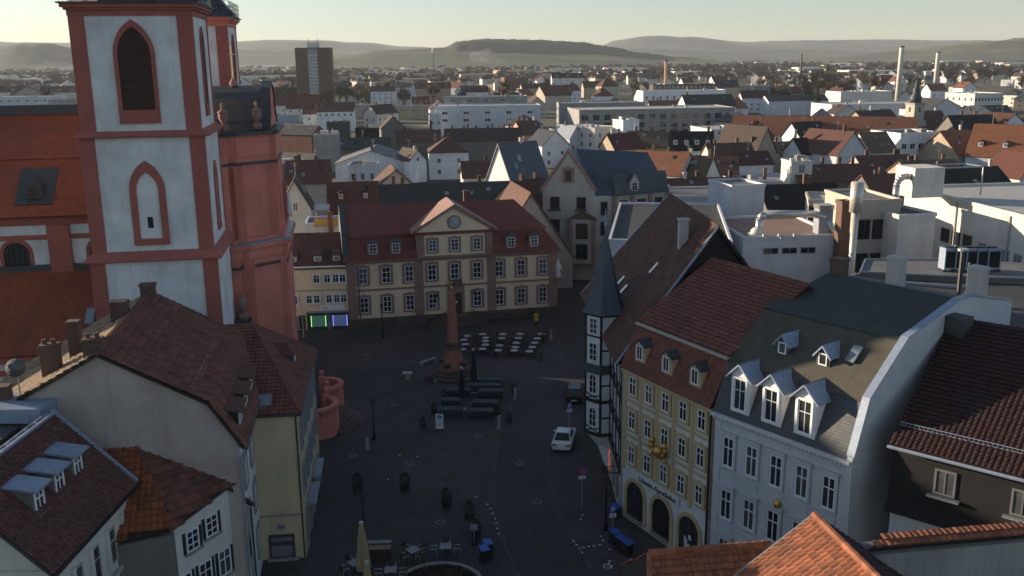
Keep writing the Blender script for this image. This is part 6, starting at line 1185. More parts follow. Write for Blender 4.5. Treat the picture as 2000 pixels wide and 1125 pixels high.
# ---------------------------------------------------------------- flat roofed shops and factory on the right
def boxes():
    def flat(name, label, xl, xr, yt, z, rz, d, wall, roof, cat='building', wins=(), o=0):
        P, Q = at2(xl, xr, yt, z, rz); return house(name, label, P, Q, d, z, 'flat', 0, wall, roof, wins=wins, cat=cat, fm='window_dark')
    r1 = flat('white_shop_block', 'blank white shop block with three dark windows and ducts on its roof', 1450, 1640, 466, 12.5, 4, 15, 'pale_blue_white', 'roof_pinkish')
    L_ = 13.0
    for t in (3.6, 6.0, 8.4): farwin(r1, (t, 0, 10.55), 0, 2.0, .85, 'lead', 'glass')
    q = flat('dark_flat_roof', 'dark flat roof with pale parapet behind the half-timbered roof', 1192, 1425, 476, 13.0, -9, 30, 'pale_blue_white', 'roof_felt')
    flat('white_roof_cabin', 'plain pale blue rooftop cabin with sunlit cream side', 1428, 1496, 366, 15.5, 14, 8, 'pale_blue_white', 'roof_grey')
    flat('white_parapet_block', 'low white flat block in front of the very long dark brown roof', 1288, 1432, 388, 11.5, 5, 12, 'pale_blue_white', 'roof_grey')
    flat('brick_slab_wall', 'tall narrow brown brick slab next to the steel flue', 1645, 1664, 400, 17.0, 8, 1.6, 'brick_slab', 'roof_felt')
    r3 = flat('cream_back_building', 'cream building with dark windows behind the steel flue', 1676, 1762, 396, 16.5, 6, 10, 'beige_plaster', 'roof_grey', wins=(('f', 3, 3, 1.6, 2.6, 3.0, 4.4, 'glass'),))
    flat('cream_penthouse', 'cream penthouse with glazed corner left of the steel flue', 1582, 1640, 396, 14.5, -14, 8, 'beige_plaster', 'roof_light', wins=(('f', 2, 1, 2.2, 2.0, 12.0, 1, 'glass'),))
    flat('cream_cube', 'plain cream cube with sunlit left side in front of the factory', 1752, 1832, 424, 15.0, 14, 7, 'factory_white', 'roof_felt')
    # factory: long sunlit wall running towards us
    A, B = G(1768, 368, 15.5), G(2005, 428, 15.5); A2, B2 = Vector((A.x, A.y, 0)), Vector((B.x, B.y, 0)); ext = (B2-A2).normalized(); B2 = B2+ext*10
    f_ = house('white_factory', 'long white factory hall with sunlit side wall and pale flat roof', A2, B2, 45, 15.5, 'flat', 0, 'factory_white', 'roof_light', wins=(), cat='factory')
    L = (B2-A2).length
    for i in range(3): farwin(f_, (L*.30+i*2.6, 0, 9.6), 0, 2.0, 1.9, 'window_dark', 'glass')
    for i in range(5): farwin(f_, (L*.30+8.5+i*2.4, 0, 9.4), 0, 1.6, 1.7, 'roof_light', 'glass_pale')
    for t in (.36, .66, .92): b = MB(); b.tube((L*t, -.15, .2), (L*t, -.15, 15.4), .11, n=6); b.build('downpipe', 'roof_light', f_)
    r_ = thing('roof_plant_room', 'white plant room with frame and bent pipe on the factory roof', 'plant room', G(1812, 386, 16.05), R(10)); MB().box(-2.2, 2.2, 0, 4.5, 0, 4.0).build('cabin', 'factory_white', r_); b = MB(); b.path([(2.2, .2, 3.9), (8, .2, 3.9), (8, .2, 0)], .1, 6); b.path([(2.2, 4, 3.9), (8, 4, 3.9), (8, .2, 3.9)], .1, 6); b.build('frame', 'steel', r_)
    b = MB(); pts = [(-2.2, 1, 2.8)]+[(-2.9-1.2*math.sin(R(t)), 1, 1.6+1.2*math.cos(R(t))) for t in range(0, 91, 18)]+[(-4.1, 1, -.6)]; b.path(pts, .45, 10); b.build('bent_pipe', 'steel', r_, True)
    # steel flue
    p = G(1662, 532, 9.0); z1 = D(1674, 356, p.y).z; q = thing('steel_flue', 'tall pale steel flue with wide cap beside the brick slab', 'flue', (p.x, p.y, 0)); b = MB(); b.tube((0, 0, 0), (0, 0, z1-3.6), .42, n=14); b.build('flue_pipe', 'stack_metal', q, True); b = MB(); b.tube((0, 0, z1-3.6), (0, 0, z1), .78, n=14); b.build('flue_cap', 'stack_metal', q, True); b = MB(); b.path([(0, 0, 9), (.6, -.6, 8.4), (12, -5, 8.2), (14, -6, 8.0)], .35, 10); b.build('horizontal_duct', 'stack_metal', q, True)
    # roof sheets behind the mansard house
    for nm, lab, pts, z, m_ in (('lower_flat_roof', 'wide dark flat roof between the mansard house and the factory', [(1585, 560), (1700, 530), (2060, 560), (2060, 700), (1900, 650)], 12.0, 'roof_felt'), ('grey_flat_roof', 'mid grey flat roof with small vents below the cream cube', [(1680, 532), (1690, 508), (1880, 508), (2040, 520), (2040, 545), (1850, 540)], 12.6, 'roof_grey'), ('small_felt_roof', 'small pale grey felt roof behind the pharmacy ridge', [(1440, 556), (1525, 543), (1590, 560), (1515, 590)], 13.5, 'roof_grey')):
        W = [G(px, py, z) for px, py in pts]; q = thing(nm, lab, 'flat roof', (W[0].x, W[0].y, 0)); Lq = [w_-q.location for w_ in W]; b = MB(); b.prism([(v.x, v.y, 0) for v in Lq], (0, 0, z-.1)); b.build('wall', 'dark_render', q); b = MB(); b.prism([(v.x, v.y, z-.09) for v in Lq], (0, 0, .09)); b.build('deck', m_, q)
        b = MB()
        for v, v2 in zip(Lq, Lq[1:]+Lq[:1]): v = Vector((v.x, v.y, z+.06)); v2 = Vector((v2.x, v2.y, z+.06)); b.tube(v, v2, .13, n=4)
        b.build('edge_trim', 'lead', q)
    # air conditioning row
    for i in range(5):
        p = G(1856+i*21, 531, 12.6); q = thing('air_conditioner', 'grey cooling unit in the row on the flat roof before the factory', 'air conditioner', p, R(6), 'row of cooling units'); b = MB(); b.box(-.72, .72, 0, 1.2, .25, 2.5); b.build('casing', 'zinc', q); b = MB(); b.box(-.58, .58, -.03, 0, .45, 2.2); b.build('grille', 'slate_dark', q); b = MB(); b.box(-.75, -.6, .05, 1.1, 0, .25); b.box(.6, .75, .05, 1.1, 0, .25); b.build('feet', 'iron', q)
        b = MB(); b.lathe([(.45, 2.5), (.5, 2.62)], (0, .6, 0), 12); b.build('fan_ring', 'iron', q)
    # ducts and roof lights on the white shop block
    p = G(1520, 462, 12.6); q = thing('ventilation_duct', 'bent silver ventilation duct on the white shop block', 'duct', p, R(4)); b = MB(); b.path([(-2.2, 1, 0), (-2.2, 1, 2.2), (-1.6, 1, 2.8), (5, 1, 2.6), (6.6, 1, 2.0), (7.4, .2, .2)], .45, 10); b.build('duct_pipe', 'steel', q, True); b = MB(); b.box(5.4, 7.2, .6, 2.4, 0, 3.2); b.build('duct_unit', 'lead', q)
    for k in range(4): b = MB(); b.box(5.3, 7.3, .5, 2.5, 3.25+k*.14, 3.32+k*.14); b.build('fin', 'steel', q)
    p = G(1478, 462, 12.6); q = thing('roof_dome_light', 'white domed rooflight left of the silver duct', 'rooflight', p); b = MB(); b.cbox(0, 0, 0, 2.0, 1.6, .4); b.build('kerb', 'factory_white', q); b = MB(); b.lathe([(.85, .4), (.8, .8), (.5, 1.1), (.05, 1.2)], (0, 0, 0), 12); b.build('dome', 'factory_white', q, True)
    for px, py, zz in ((1500, 470, 12.9), (1530, 470, 12.9), (1560, 470, 12.9)):
        p = G(px, py, 12.6); q = thing('roof_vent', 'small white vent hood at the edge of the white shop block', 'vent', p, 0, 'vent hoods on the shop block'); b = MB(); b.tube((0, 1, 0), (0, 1, .5), .15, n=8); b.build('pipe', 'steel', q); b = MB(); b.tube((-.4, 1, .5), (.4, 1, .5), .2, n=8); b.build('hood', 'factory_white', q)
    p = G(1880, 620, 13); q = thing('flue_cluster', 'dark ladder like flue frame on the flat roof behind the mansard house', 'flue', G(1870, 596, 12.0)); b = MB(); b.tube((0, 0, 0), (0, 0, 5.2), .22, n=8); b.tube((.9, .3, 0), (.9, .3, 4.0), .16, n=8); b.build('pipe', 'slate', q); b = MB(); b.lathe([(.5, 5.2), (.5, 5.4)], (0, 0, 0), 10); b.build('cap', 'steel', q); b = MB()
    for k in range(8): b.tube((0, 0, .4+k*.45), (.9, .3, .4+k*.45), .03, n=4)
    b.build('rungs', 'iron', q, kind='stuff')
    b = MB(); b.path([(1.5, -.2, .2), (1.5, -.2, 1.6), (-6, 2.2, 1.8)], .22, 8); b.build('side_duct', 'lead', q)
boxes()

# ---------------------------------------------------------------- far town: copies of a few house kinds
def far_town():
    rnd = random.Random(21); kinds = []
    walls_ = ['house_white', 'white_plaster', 'beige_plaster', 'tan_plaster', 'pale_blue_white', 'factory_white']; roofs_ = ['tile_brown', 'tile_red', 'tile_dark', 'tile_maroon', 'slate', 'tile_orange']
    def words(w, r_, k): return {'house_white': 'off white', 'white_plaster': 'white', 'beige_plaster': 'beige', 'tan_plaster': 'tan', 'pale_blue_white': 'pale blue', 'factory_white': 'cream'}[w]+' '+{'gx': 'saddle roofed', 'gy': 'gable fronted', 'hip': 'hip roofed', 'flat': 'flat roofed'}[k]+' house with '+{'tile_brown': 'brown tile', 'tile_red': 'red tile', 'tile_dark': 'dark tile', 'tile_maroon': 'maroon tile', 'slate': 'slate', 'tile_orange': 'orange tile', 'roof_light': 'pale flat'}[r_]+' roof in the far town'
    for i in range(14):
        w = walls_[i % 6]; k = ['gx', 'gy', 'hip', 'gx', 'flat'][i % 5]; r_ = 'roof_light' if k == 'flat' else roofs_[(i*5+i//3) % 6]
        W = rnd.uniform(10, 17) if k != 'flat' else rnd.uniform(18, 34); hh = rnd.uniform(6, 9.5); lab = words(w, r_, k)
        o = house('far_house', lab, Vector((0, 0)), Vector((W, 0)), rnd.uniform(9, 13), hh, k, rnd.uniform(3.5, 5.5), w, r_, wins=(('f', 4, 2, 1.2, 1.5, 1.6, 2.8), ('l', 2, 2, 1.2, 1.5, 1.6, 2.8)), chim=((.3, .5),), group='far houses: '+lab.split(' in the')[0])
        kinds.append([o, 0, lab, k])
    n = 0; taken = []
    # free ground seen between and behind the placed houses
    spots = []
    for _ in range(5200):
        Y = 260+ (rnd.random()**1.35)*1250; px = rnd.uniform(-60, 2060); x = (px-1000)/F*Y*1.0
        lim = 10+Y*.012
        # keep off the distances of the hand placed rows
        if Y < 300 and px < 1200: continue
        if any((x-a)**2+(Y-b)**2 < (15+Y*.008)**2 for a, b in spots): continue
        spots.append((x, Y))
        if len(spots) >= 265: break
    for x, Y in spots:
        if any((x-t_.x)**2+(Y-t_.y)**2 < 26**2 for t_ in PLACED): continue
        q = kinds[int(rnd.random()*14) % 14]; rz = rnd.choice((8, 12, 5, 98, 35, -40, 60))*math.pi/180+rnd.uniform(-.1, .1)
        if q[1] == 0: q[0].location = (x, Y, 0); q[0].rotation_euler = (0, 0, rz)
        else: dup(q[0], (x, Y, 0), rz)
        q[1] += 1

    # beyond that nobody can count them
    wl = MB(); rf = MB(); br = MB()
    for i in range(3600):
        Y = 1250+rnd.random()**1.2*2700; x = rnd.uniform(-1, 1)*.66*Y+0; w = rnd.uniform(8, 15); d = rnd.uniform(8, 12); h = rnd.uniform(4.5, 8)
        if rnd.random() < .045: w, d, h = rnd.uniform(30, 90), rnd.uniform(20, 40), rnd.uniform(6, 13)
        a = rnd.uniform(-.6, .6); M = Matrix.Translation((x, Y, 0)) @ Matrix.Rotation(a, 4, 'Z'); k = rnd.choice((0, 0, 1))
        t = wl if rnd.random() < .6 else br; t.M = M; t.box(-w/2, w/2, -d/2, d/2, 0, h); rf.M = M
        if w < 20: r_ = rnd.uniform(2.5, 4.5); rf.prism([(-w/2-.3, -d/2-.3, h), (-w/2-.3, d/2+.3, h), (-w/2-.3, 0, h+r_)], (w+.6, 0, 0))
        else: t.box(-w/2, w/2, -d/2, d/2, h, h+.5)
    wl.build('distant_house_walls', 'house_white', kind='stuff'); br.build('distant_house_walls', 'tan_plaster', kind='stuff'); rf.build('distant_house_roofs', 'tile_dark', kind='stuff')
PLACED = [o.location.copy() for o in bpy.data.objects if o.parent is None and o.get('category') and o.location.y > 200]
far_town()

def trees():
    rnd = random.Random(4)
    groups = [((480, 590), (600, 900), 22, 'bare brown tree between the church tower and the brown tower block', 'bare trees left of the tower block'), ((650, 800), (620, 1000), 26, 'bare brown tree right of the brown tower block', 'bare trees right of the tower block'), ((1480, 1650), (620, 1100), 46, 'bare brown tree left of the tall white chimney', 'bare trees before the white chimney'), ((1600, 2050), (800, 1500), 70, 'bare tree in the brown belt beyond the white chimneys', 'bare trees beyond the chimneys'), ((-20, 140), (650, 1000), 14, 'bare tree behind the white block above the nave', 'bare trees above the nave'), ((850, 1450), (700, 1400), 34, 'bare tree scattered through the far town', 'bare trees in the far town'), ((1880, 1960), (1100, 1500), 6, 'bare tree near the far pylon field', 'bare trees near the far fields')]
    for (x0, x1), (y0, y1), n, lab, grp in groups:
        for i in range(n):
            Y = rnd.uniform(y0, y1); px = rnd.uniform(x0, x1); tree(((px-1000)/F*Y, Y, 0), rnd.uniform(1.1, 1.9), rnd.randrange(3), lab, grp)
    for px, ye, Y, s, lab in ((1180, 262, 205, .85, 'bare tree beside the cream flat roofed house'), (1320, 232, 250, .8, 'bare brown tree in front of the dark glass front'), (1850, 258, 300, .8, 'bare tree by the brown wing of the church'), (1740, 330, 210, .6, 'small bare tree among the roofs before the apartment house')):
        p = D(px, ye, Y); tree((p.x, p.y, 0), s*1.3, rnd.randrange(3), lab)
    for px, Y, s, lab in ((846, 360, 1.1, 'dark conifer next to the square brown villa'), (1590, 560, 1.5, 'dark evergreen before the concrete building'), (1640, 600, 1.3, 'dark evergreen left of the peach fronted building'), (725, 800, 1.6, 'tall dark conifer among bare trees'), (1395, 900, 1.4, 'lone dark conifer in the far town')):
        tree(((px-1000)/F*Y, Y, 0), s, 'c', lab, name='conifer')
    # belts of far wood
    m = MB(); rnd = random.Random(9)
    for i in range(2600):
        Y = rnd.uniform(1400, 3600); x = rnd.uniform(-1, 1)*.62*Y
        if rnd.random() > (.35+.65*(math.sin(x/260+Y/410) > .1)): continue
        h = rnd.uniform(8, 15); r_ = h*.42; k = 7
        for j in range(k):
            a = rnd.uniform(0, 6.28); c = Vector((x+math.cos(a)*r_*.6, Y+math.sin(a)*r_*.6, h*rnd.uniform(.35, .8))); t = r_*rnd.uniform(.5, .9); 
            m.add([c+Vector((-t, 0, -t*.6)), c+Vector((t*.9, 0, -t*.7)), c+Vector((t*.3, t*.2, t)), c+Vector((-t*.5, -t*.2, t*.8))], [(0, 1, 2, 3)])
    m.build('far_wood', 'twig', kind='stuff', recalc=False)
trees()

def smoke():
    m_ = bpy.data.materials.new('smoke'); m_.use_nodes = True; n = m_.node_tree; n.nodes.remove(n.nodes['Principled BSDF']); pv = n.nodes.new('ShaderNodeVolumePrincipled'); pv.inputs['Color'].default_value = (.95, .95, .96, 1); pv.inputs['Density'].default_value = .007; n.links.new(pv.outputs[0], n.nodes['Material Output'].inputs['Volume']); MAT['smoke'] = m_
    rnd = random.Random(5)
    for px, py, Y, s, dx, lab in ((1000, 128, 1500, 9, -11, 'broad white smoke drifting before the wooded hill'), (1505, 148, 600, 2.2, 4.5, 'small white smoke wisp above the concrete building'), (1955, 172, 560, 2.0, -4, 'white smoke wisp over the cream office block')):
        p = D(px, py, Y); b = MB()
        for k in range(26):
            t = k/25; r_ = s*(.3+.9*t)*rnd.uniform(.4, 1.2); c = Vector((dx*t*s*.55+rnd.uniform(-1, 1)*s*t, rnd.uniform(-1, 1)*s*t, s*2.0*t**.8+rnd.uniform(-1, 1)*s*.8*t)); b.lathe([(r_*math.sin(math.pi*i/6)+.01, -r_*.7*math.cos(math.pi*i/6)) for i in range(7)], c, 10)
        o = b.build('smoke', 'smoke', None); o.location = p; o['label'] = lab; o['category'] = 'smoke'
smoke()

# ================================================================== THINGS ON THE SQUARE
def column():
    p = G(886, 733); rt = thing('obelisk', 'red sandstone obelisk on a round stepped base in the square', 'monument', p, R(20))
    for k, (r_, z) in enumerate(((2.75, 0), (2.35, .3), (1.95, .6))): b = MB(); b.lathe([(r_, z), (r_, z+.3)], (0, 0, 0), 32); b.build('step', 'dark_sandstone', rt)
    b = MB(); b.prism([(-1.15, -1.15, .9), (1.15, -1.15, .9), (1.15, 1.15, .9), (-1.15, 1.15, .9)], (0, 0, .3)); b.add([(s*x, t*x, z) for z, x in ((1.2, 1.05), (3.3, .72)) for s, t in ((-1, -1), (1, -1), (1, 1), (-1, 1))], [(0, 3, 2, 1), (4, 5, 6, 7), (0, 1, 5, 4), (1, 2, 6, 5), (2, 3, 7, 6), (3, 0, 4, 7)]); b.build('pedestal', 'obelisk_stone', rt)
    for t in range(4):
        a = R(90*t+45); b = MB(); b.lathe([(.15, 0), (.45, .35), (.6, .6), (.5, .65)], (1.35*math.cos(a), 1.35*math.sin(a), 1.2), 10); b.build('basin', 'dark_sandstone', rt, True)
    b = MB(); b.cbox(0, 0, 3.3, 1.75, 1.75, .25); b.cbox(0, 0, 3.55, 1.4, 1.4, .2)
    for t in range(8): a = R(45*t); b.lathe([(.1, 0), (.22, .15), (.25, .35), (.1, .5)], (.8*math.cos(a), .8*math.sin(a), 3.6), 6)
    b.build('wreath_block', 'dark_sandstone', rt); b = MB(); b.add([(s*x, t*x, z) for z, x in ((3.7, .5), (9.6, .33), (10.0, .02)) for s, t in ((-1, -1), (1, -1), (1, 1), (-1, 1))], [(0, 3, 2, 1), (0, 1, 5, 4), (1, 2, 6, 5), (2, 3, 7, 6), (3, 0, 4, 7), (4, 5, 9, 8), (5, 6, 10, 9), (6, 7, 11, 10), (7, 4, 8, 11), (8, 9, 10, 11)]); b.build('shaft', 'obelisk_stone', rt)
    b = MB(); b.lathe([(.05, 9.95), (.16, 10.1), (.16, 10.3), (.04, 10.45), (.03, 11.1)], (0, 0, 0), 8); b.tube((-.35, 0, 10.8), (.35, 0, 10.8), .03, n=5); b.build('finial', 'gold', rt)
column()
def tables():
    px = [(620, 167), (762, 152), (948, 152), (1105, 150), (1303, 151), (593, 202), (792, 184), (935, 188), (1090, 187), (1263, 190), (605, 243), (787, 214), (1070, 231), (1238, 230), (575, 288), (787, 248), (918, 254), (1062, 270), (1217, 270), (760, 286), (905, 299), (1052, 300), (1190, 308)]
    t0 = thing('bistro_table', 'round white bistro table set out before the palace', 'table', (0, 0, 0), 0, 'round tables before the palace'); b = MB(); b.lathe([(.46, .72), (.48, .735), (.46, .75)], (0, 0, 0), 20); b.build('table_top', 'table_white', t0); b = MB(); b.tube((0, 0, .03), (0, 0, .72), .035, n=8); b.build('column', 'iron', t0); b = MB(); b.lathe([(.25, 0), (.22, .03)], (0, 0, 0), 12); b.build('foot', 'iron', t0)
    c0 = thing('bistro_chair', 'dark bistro chair by the round white tables', 'chair', (0, 0, 0), 0, 'chairs at the round tables'); b = MB(); b.box(-.21, .21, -.21, .21, .42, .46); b.build('seat', 'rattan', c0); b = MB(); b.box(-.2, .2, .2, .24, .5, .85); b.build('backrest', 'rattan', c0)
    for sx in (-1, 1):
        for sy in (-1, 1): b = MB(); b.tube((sx*.19, sy*.19, 0), (sx*.18, sy*.18, .5 if sy > 0 else .42), .016, n=5); b.build('leg', 'iron', c0)
    rnd = random.Random(2); first = True; fc = True
    for x, y in px:
        p = G(780+x/4.6875, 620+y/4.6875, .75); p.z = 0
        if first: t0.location = p; first = False
        else: dup(t0, p)
        a = rnd.uniform(0, 6.28)
        for k in range(3):
            t = a+k*2.1; q = p+Vector((math.cos(t)*.72, math.sin(t)*.72, 0))
            if fc: c0.location = q; c0.rotation_euler = (0, 0, t-math.pi/2); fc = False
            else: dup(c0, q, t-math.pi/2)
tables()
def terrace():
    # covered long tables
    rc = [(600, 640, 945, 'b'), (605, 690, 930, 'b'), (440, 735, 650, 'a'), (725, 745, 945, 'b'), (385, 830, 560, 'a'), (665, 850, 900, 'b'), (355, 915, 580, 'a'), (630, 930, 860, 'b')]
    for i, (x0, y, x1, s) in enumerate(rc):
        A, B = G(780+x0/4.6875, 620+y/4.6875), G(780+x1/4.6875, 620+y/4.6875); w = (B-A).length; rt = thing('covered_table', 'long cafe table wrapped in a dark blue cover', 'table', A, rzof(A, B), 'covered cafe tables')
        b = MB(); n = 8; rnd = random.Random(i)
        prof = [(0, 0), (-.02, .5), (.0, .78), (.07, .84), (1.03, .84), (1.1, .78), (1.12, .5), (1.1, 0)]
        v = []
        for k in range(n+1):
            for yy, zz in prof: v.append((w*k/n, yy+rnd.uniform(-.03, .03), zz*(1+rnd.uniform(-.05, .04)) if 0 < k < n else zz*.93))
        m = len(prof); b.add(v, [(k*m+j, k*m+j+1, (k+1)*m+j+1, (k+1)*m+j) for k in range(n) for j in range(m-1)]+[tuple(range(m)), tuple(n*m+j for j in range(m))[::-1]]); b.build('cover', 'tarp', rt)
    def parasol(base, top, mat, lab, grp=None, r_=.34):
        p = G(*base); z = D(top[0], top[1], p.y).z; rt = thing('closed_parasol', lab, 'parasol', p, 0, grp); b = MB(); b.tube((0, 0, .1), (0, 0, z), .04, n=8); b.build('pole', 'iron', rt); b = MB(); b.cbox(0, 0, 0, .8, .8, .1); b.build('base', 'concrete', rt)
        b = MB(); n = 20; v = []
        for zz, k in ((z*.30, 1.0), (z*.36, 1.12), (z*.55, .9), (z*.8, .6), (z*.97, .3)):
            for i in range(n): t = 2*math.pi*i/n; q = r_*k*(1 if i % 2 else .62); v.append((q*math.cos(t), q*math.sin(t), zz))
        b.add(v, [(j*n+i, j*n+(i+1) % n, (j+1)*n+(i+1) % n, (j+1)*n+i) for j in range(4) for i in range(n)]+[tuple(range(n))[::-1], tuple(4*n+i for i in range(n))]); b.build('canopy', mat, rt); b = MB(); b.lathe([(.14, z*.97), (.16, z+.06), (.05, z+.12)], (0, 0, 0), 10); b.build('cap', 'table_white', rt)
    parasol((926, 766), (926, 682), 'parasol_dark', 'closed dark parasol with white tip nearer the obelisk'); parasol((903, 800), (903, 718), 'parasol_dark', 'closed dark parasol with white tip over the covered tables')
    parasol((712, 1150), (710, 1021), 'parasol_beige', 'tall closed beige parasol with fluted canopy by the lamp post', r_=.46); parasol((722, 1215), (719, 1098), 'parasol_beige', 'closed beige parasol next to the taller beige parasol', r_=.42)
    # planters with dark shrubs
    def planter(px, py, s, lab, grp):
        rt = thing('planter', lab, 'planter', G(px, py), random.uniform(0, 1), grp); b = MB(); b.lathe([(.36*s, 0), (.48*s, .7*s), (.44*s, .72*s)], (0, 0, 0), 10); b.build('pot', 'planter', rt); rnd = random.Random(px); b = MB()
        for k in range(240):
            a, t = rnd.uniform(0, 6.28), rnd.random(); r2 = .5*s*math.sin(math.pi*min(1, .25+.75*t))*rnd.uniform(.6, 1.05); c = Vector((r2*math.cos(a), r2*math.sin(a), s*(.72+.95*t))); e = Vector((rnd.uniform(-1, 1), rnd.uniform(-1, 1), rnd.uniform(-.4, 1)))*.12*s; f_ = e.orthogonal().normalized()*.06*s
            b.add([c-f_, c+f_, c+e], [(0, 1, 2)])
        b.build('shrub', 'shrub_dark', rt, recalc=False)
    for px, py in ((699, 958), (791, 958), (872, 988), (917, 1014)): planter(px, py, .95, 'dark potted shrub in the line across the open square', 'potted shrubs in a line')
    for px, py in ((826, 836), (848, 808), (868, 780), (994, 826), (1004, 770), (972, 812), (1060, 838-170)): planter(px, py, .7, 'dark potted shrub beside the covered tables', 'potted shrubs round the terrace')
    # lamp posts
    def lamp(base, top, lab):
        p = G(*base); z = D(top[0], top[1], p.y).z; rt = thing('street_lamp', lab, 'street lamp', p); b = MB(); b.lathe([(.2, 0), (.2, .3), (.12, .5), (.08, 1.2), (.05, z-1.0), (.09, z-.95), (.04, z-.85)], (0, 0, 0), 8); b.build('post', 'iron', rt, True); b = MB(); b.lathe([(.08, z-.85), (.22, z-.35), (.2, z-.33)], (0, 0, 0), 6); b.build('lantern', 'glass_curtain', rt); b = MB(); b.lathe([(.27, z-.36), (.12, z-.14), (.05, z-.06), (.03, z+.06)], (0, 0, 0), 6); b.build('lantern_roof', 'iron', rt)
    lamp((731, 858), (729, 777), 'black lantern street lamp standing alone on the left of the square'); lamp((713, 1085), (708, 968), 'black lantern street lamp behind the beige parasol'); lamp((748, 660), (742, 592), 'black street lamp in front of the palace windows'); lamp((1183, 1035), (1177, 930), 'black street lamp before the half-timbered house')
    def bollard(px, py, h, lab, m='statue_white', grp=None): rt = thing('bollard', lab, 'bollard', G(px, py), 0, grp); b = MB(); b.lathe([(.2, 0), (.17, h*.7), (.2, h*.75), (.12, h)], (0, 0, 0), 10); b.build('post', m, rt)
    bollard(718, 878, 1.2, 'pale stone bollard in front of the lone street lamp', 'sill_stone'); bollard(975, 838, 1.4, 'pale stone bollard beside the covered tables', 'sill_stone'); bollard(1006, 782, 1.4, 'pale stone bollard by the road edge near the terrace', 'sill_stone'); bollard(1076, 665, 1.5, 'pinkish bollard right of the round tables', 'palais_stone'); bollard(1054, 705, 1.1, 'dark bollard below the round tables', 'dark_sandstone')
    # benches
    for a, b_, lab in (((824, 716), (853, 706), 'plain grey bench left of the obelisk'), ((824, 742), (850, 748), 'dark bench in front of the obelisk steps')):
        A, B = G(*a), G(*b_); w = (B-A).length; rt = thing('bench', lab, 'bench', A, rzof(A, B))
        for k in range(3): b = MB(); b.box(0, w, .16*k, .16*k+.13, .42, .47); b.build('slat', 'sill_stone' if 'grey' in lab else 'wood_dark', rt)
        for x in (.15, w-.15): b = MB(); b.box(x-.06, x+.06, .02, .44, 0, .42); b.build('leg', 'concrete', rt)
    # pale table stele
    rt = thing('pale_stele', 'small pale stepped stele alone on the square', 'stele', G(796, 742)); b = MB(); b.cbox(0, 0, 0, .6, .3, .8); b.build('base', 'sill_stone', rt); b = MB(); b.cbox(0, 0, .8, 1.1, .7, .08); b.build('top', 'table_white', rt)
    # cafe notice board
    rt = thing('notice_board', 'white notice board with blue round symbol beside the covered tables', 'sign', G(859, 842), R(-4)); b = MB(); b.box(-.36, .36, -.02, .02, .25, 1.75); b.build('board', 'sign_white', rt); b = MB(); b.lathe([(.24, 0), (.24, .02)], (0, 0, 0), 20); o = b.build('symbol_disc', 'sign_blue', rt); o.matrix_local = Matrix.Translation((0, -.02, 1.42)) @ Matrix.Rotation(R(90), 4, 'X')
    b = MB(); b.tube((-.02, -.05, 1.52), (.0, -.05, 1.42), .025, n=6); b.tube((.0, -.05, 1.42), (.1, -.05, 1.34), .025, n=6); b.tube((-.1, -.05, 1.36), (.02, -.05, 1.3), .02, n=6); b.build('symbol', 'sign_white', rt)
    for z in (.95, .8, .65, .5): b = MB(); b.box(-.26, .26, -.026, -.02, z, z+.05); b.build('text_line', 'roof_grey', rt)
    for x in (-.3, .3): b = MB(); b.box(x-.03, x+.03, -.2, .2, 0, .25); b.build('foot', 'iron', rt)
    # yellow letter box
    rt = thing('letter_box', 'yellow letter box on a post at the palace plinth', 'letter box', G(1047, 636)); b = MB(); b.cbox(0, 0, .7, .6, .45, .95); b.build('box', 'post_yellow', rt); b = MB(); b.cbox(0, 0, 0, .3, .3, .7); b.build('post', 'iron', rt); b = MB(); b.box(-.2, .2, -.24, -.22, 1.35, 1.42); b.build('slot', 'iron', rt)
    # tables and armchairs at the front edge
    def set_(px, py, rz, lab, n=4):
        p = G(px, py, .75); p.z = 0; rt = thing('cafe_table', 'square cafe table '+lab, 'table', p, R(rz)); b = MB(); b.box(-.42, .42, -.42, .42, .71, .75); b.build('table_top', 'table_grey', rt); b = MB(); b.tube((0, 0, 0), (0, 0, .71), .05, n=6); b.build('column', 'iron', rt); b = MB(); b.cbox(0, 0, 0, .5, .5, .04); b.build('foot', 'iron', rt)
        for k in range(n):
            a = R(rz)+math.pi/2*k; q = p+Vector((math.cos(a), math.sin(a), 0))*.85; c = thing('cafe_armchair', 'dark metal armchair at the square table '+lab, 'chair', q, a-math.pi/2, 'armchairs '+lab)
            b = MB(); b.box(-.26, .26, -.26, .26, .42, .48); b.build('seat', 'rattan', c); b = MB(); b.box(-.26, .26, .24, .28, .48, .9); b.build('backrest', 'rattan', c)
            for s in (-1, 1): b = MB(); b.path([(s*.27, -.24, 0), (s*.27, -.24, .66), (s*.27, .26, .66), (s*.27, .26, 0)], .018, 5); b.build('arm_frame', 'steel', c)
    set_(807, 1073, 45, 'turned like a diamond by the flower bed'); set_(870, 1066, 2, 'straight behind the flower bed', 3); set_(763, 1112, 4, 'left of the flower bed', 3); set_(693, 1098, 40, 'beside the beige parasols', 3)
    rt = thing('service_station', 'dark cafe service cabinet with pinkish counter behind the beige parasols', 'cabinet', G(742, 1092), R(3)); b = MB(); b.box(-.8, .8, -.4, .4, 0, 1.0); b.build('cabinet', 'wood_dark', rt); b = MB(); b.box(-.85, .85, -.45, .1, 1.0, 1.06); b.build('counter', 'palais_stone', rt); b = MB(); b.box(-.85, .85, .1, .45, 1.2, 1.26); b.build('shelf', 'table_grey', rt); b = MB(); b.box(-.85, -.78, .3, .4, 1.0, 1.2); b.box(.78, .85, .3, .4, 1.0, 1.2); b.build('posts', 'iron', rt)
    # round flower bed
    c = G(858, 1150); rt = thing('flower_bed', 'round dark flower bed with grey stone rim', 'flower bed', c); n = 22; r_ = 3.1
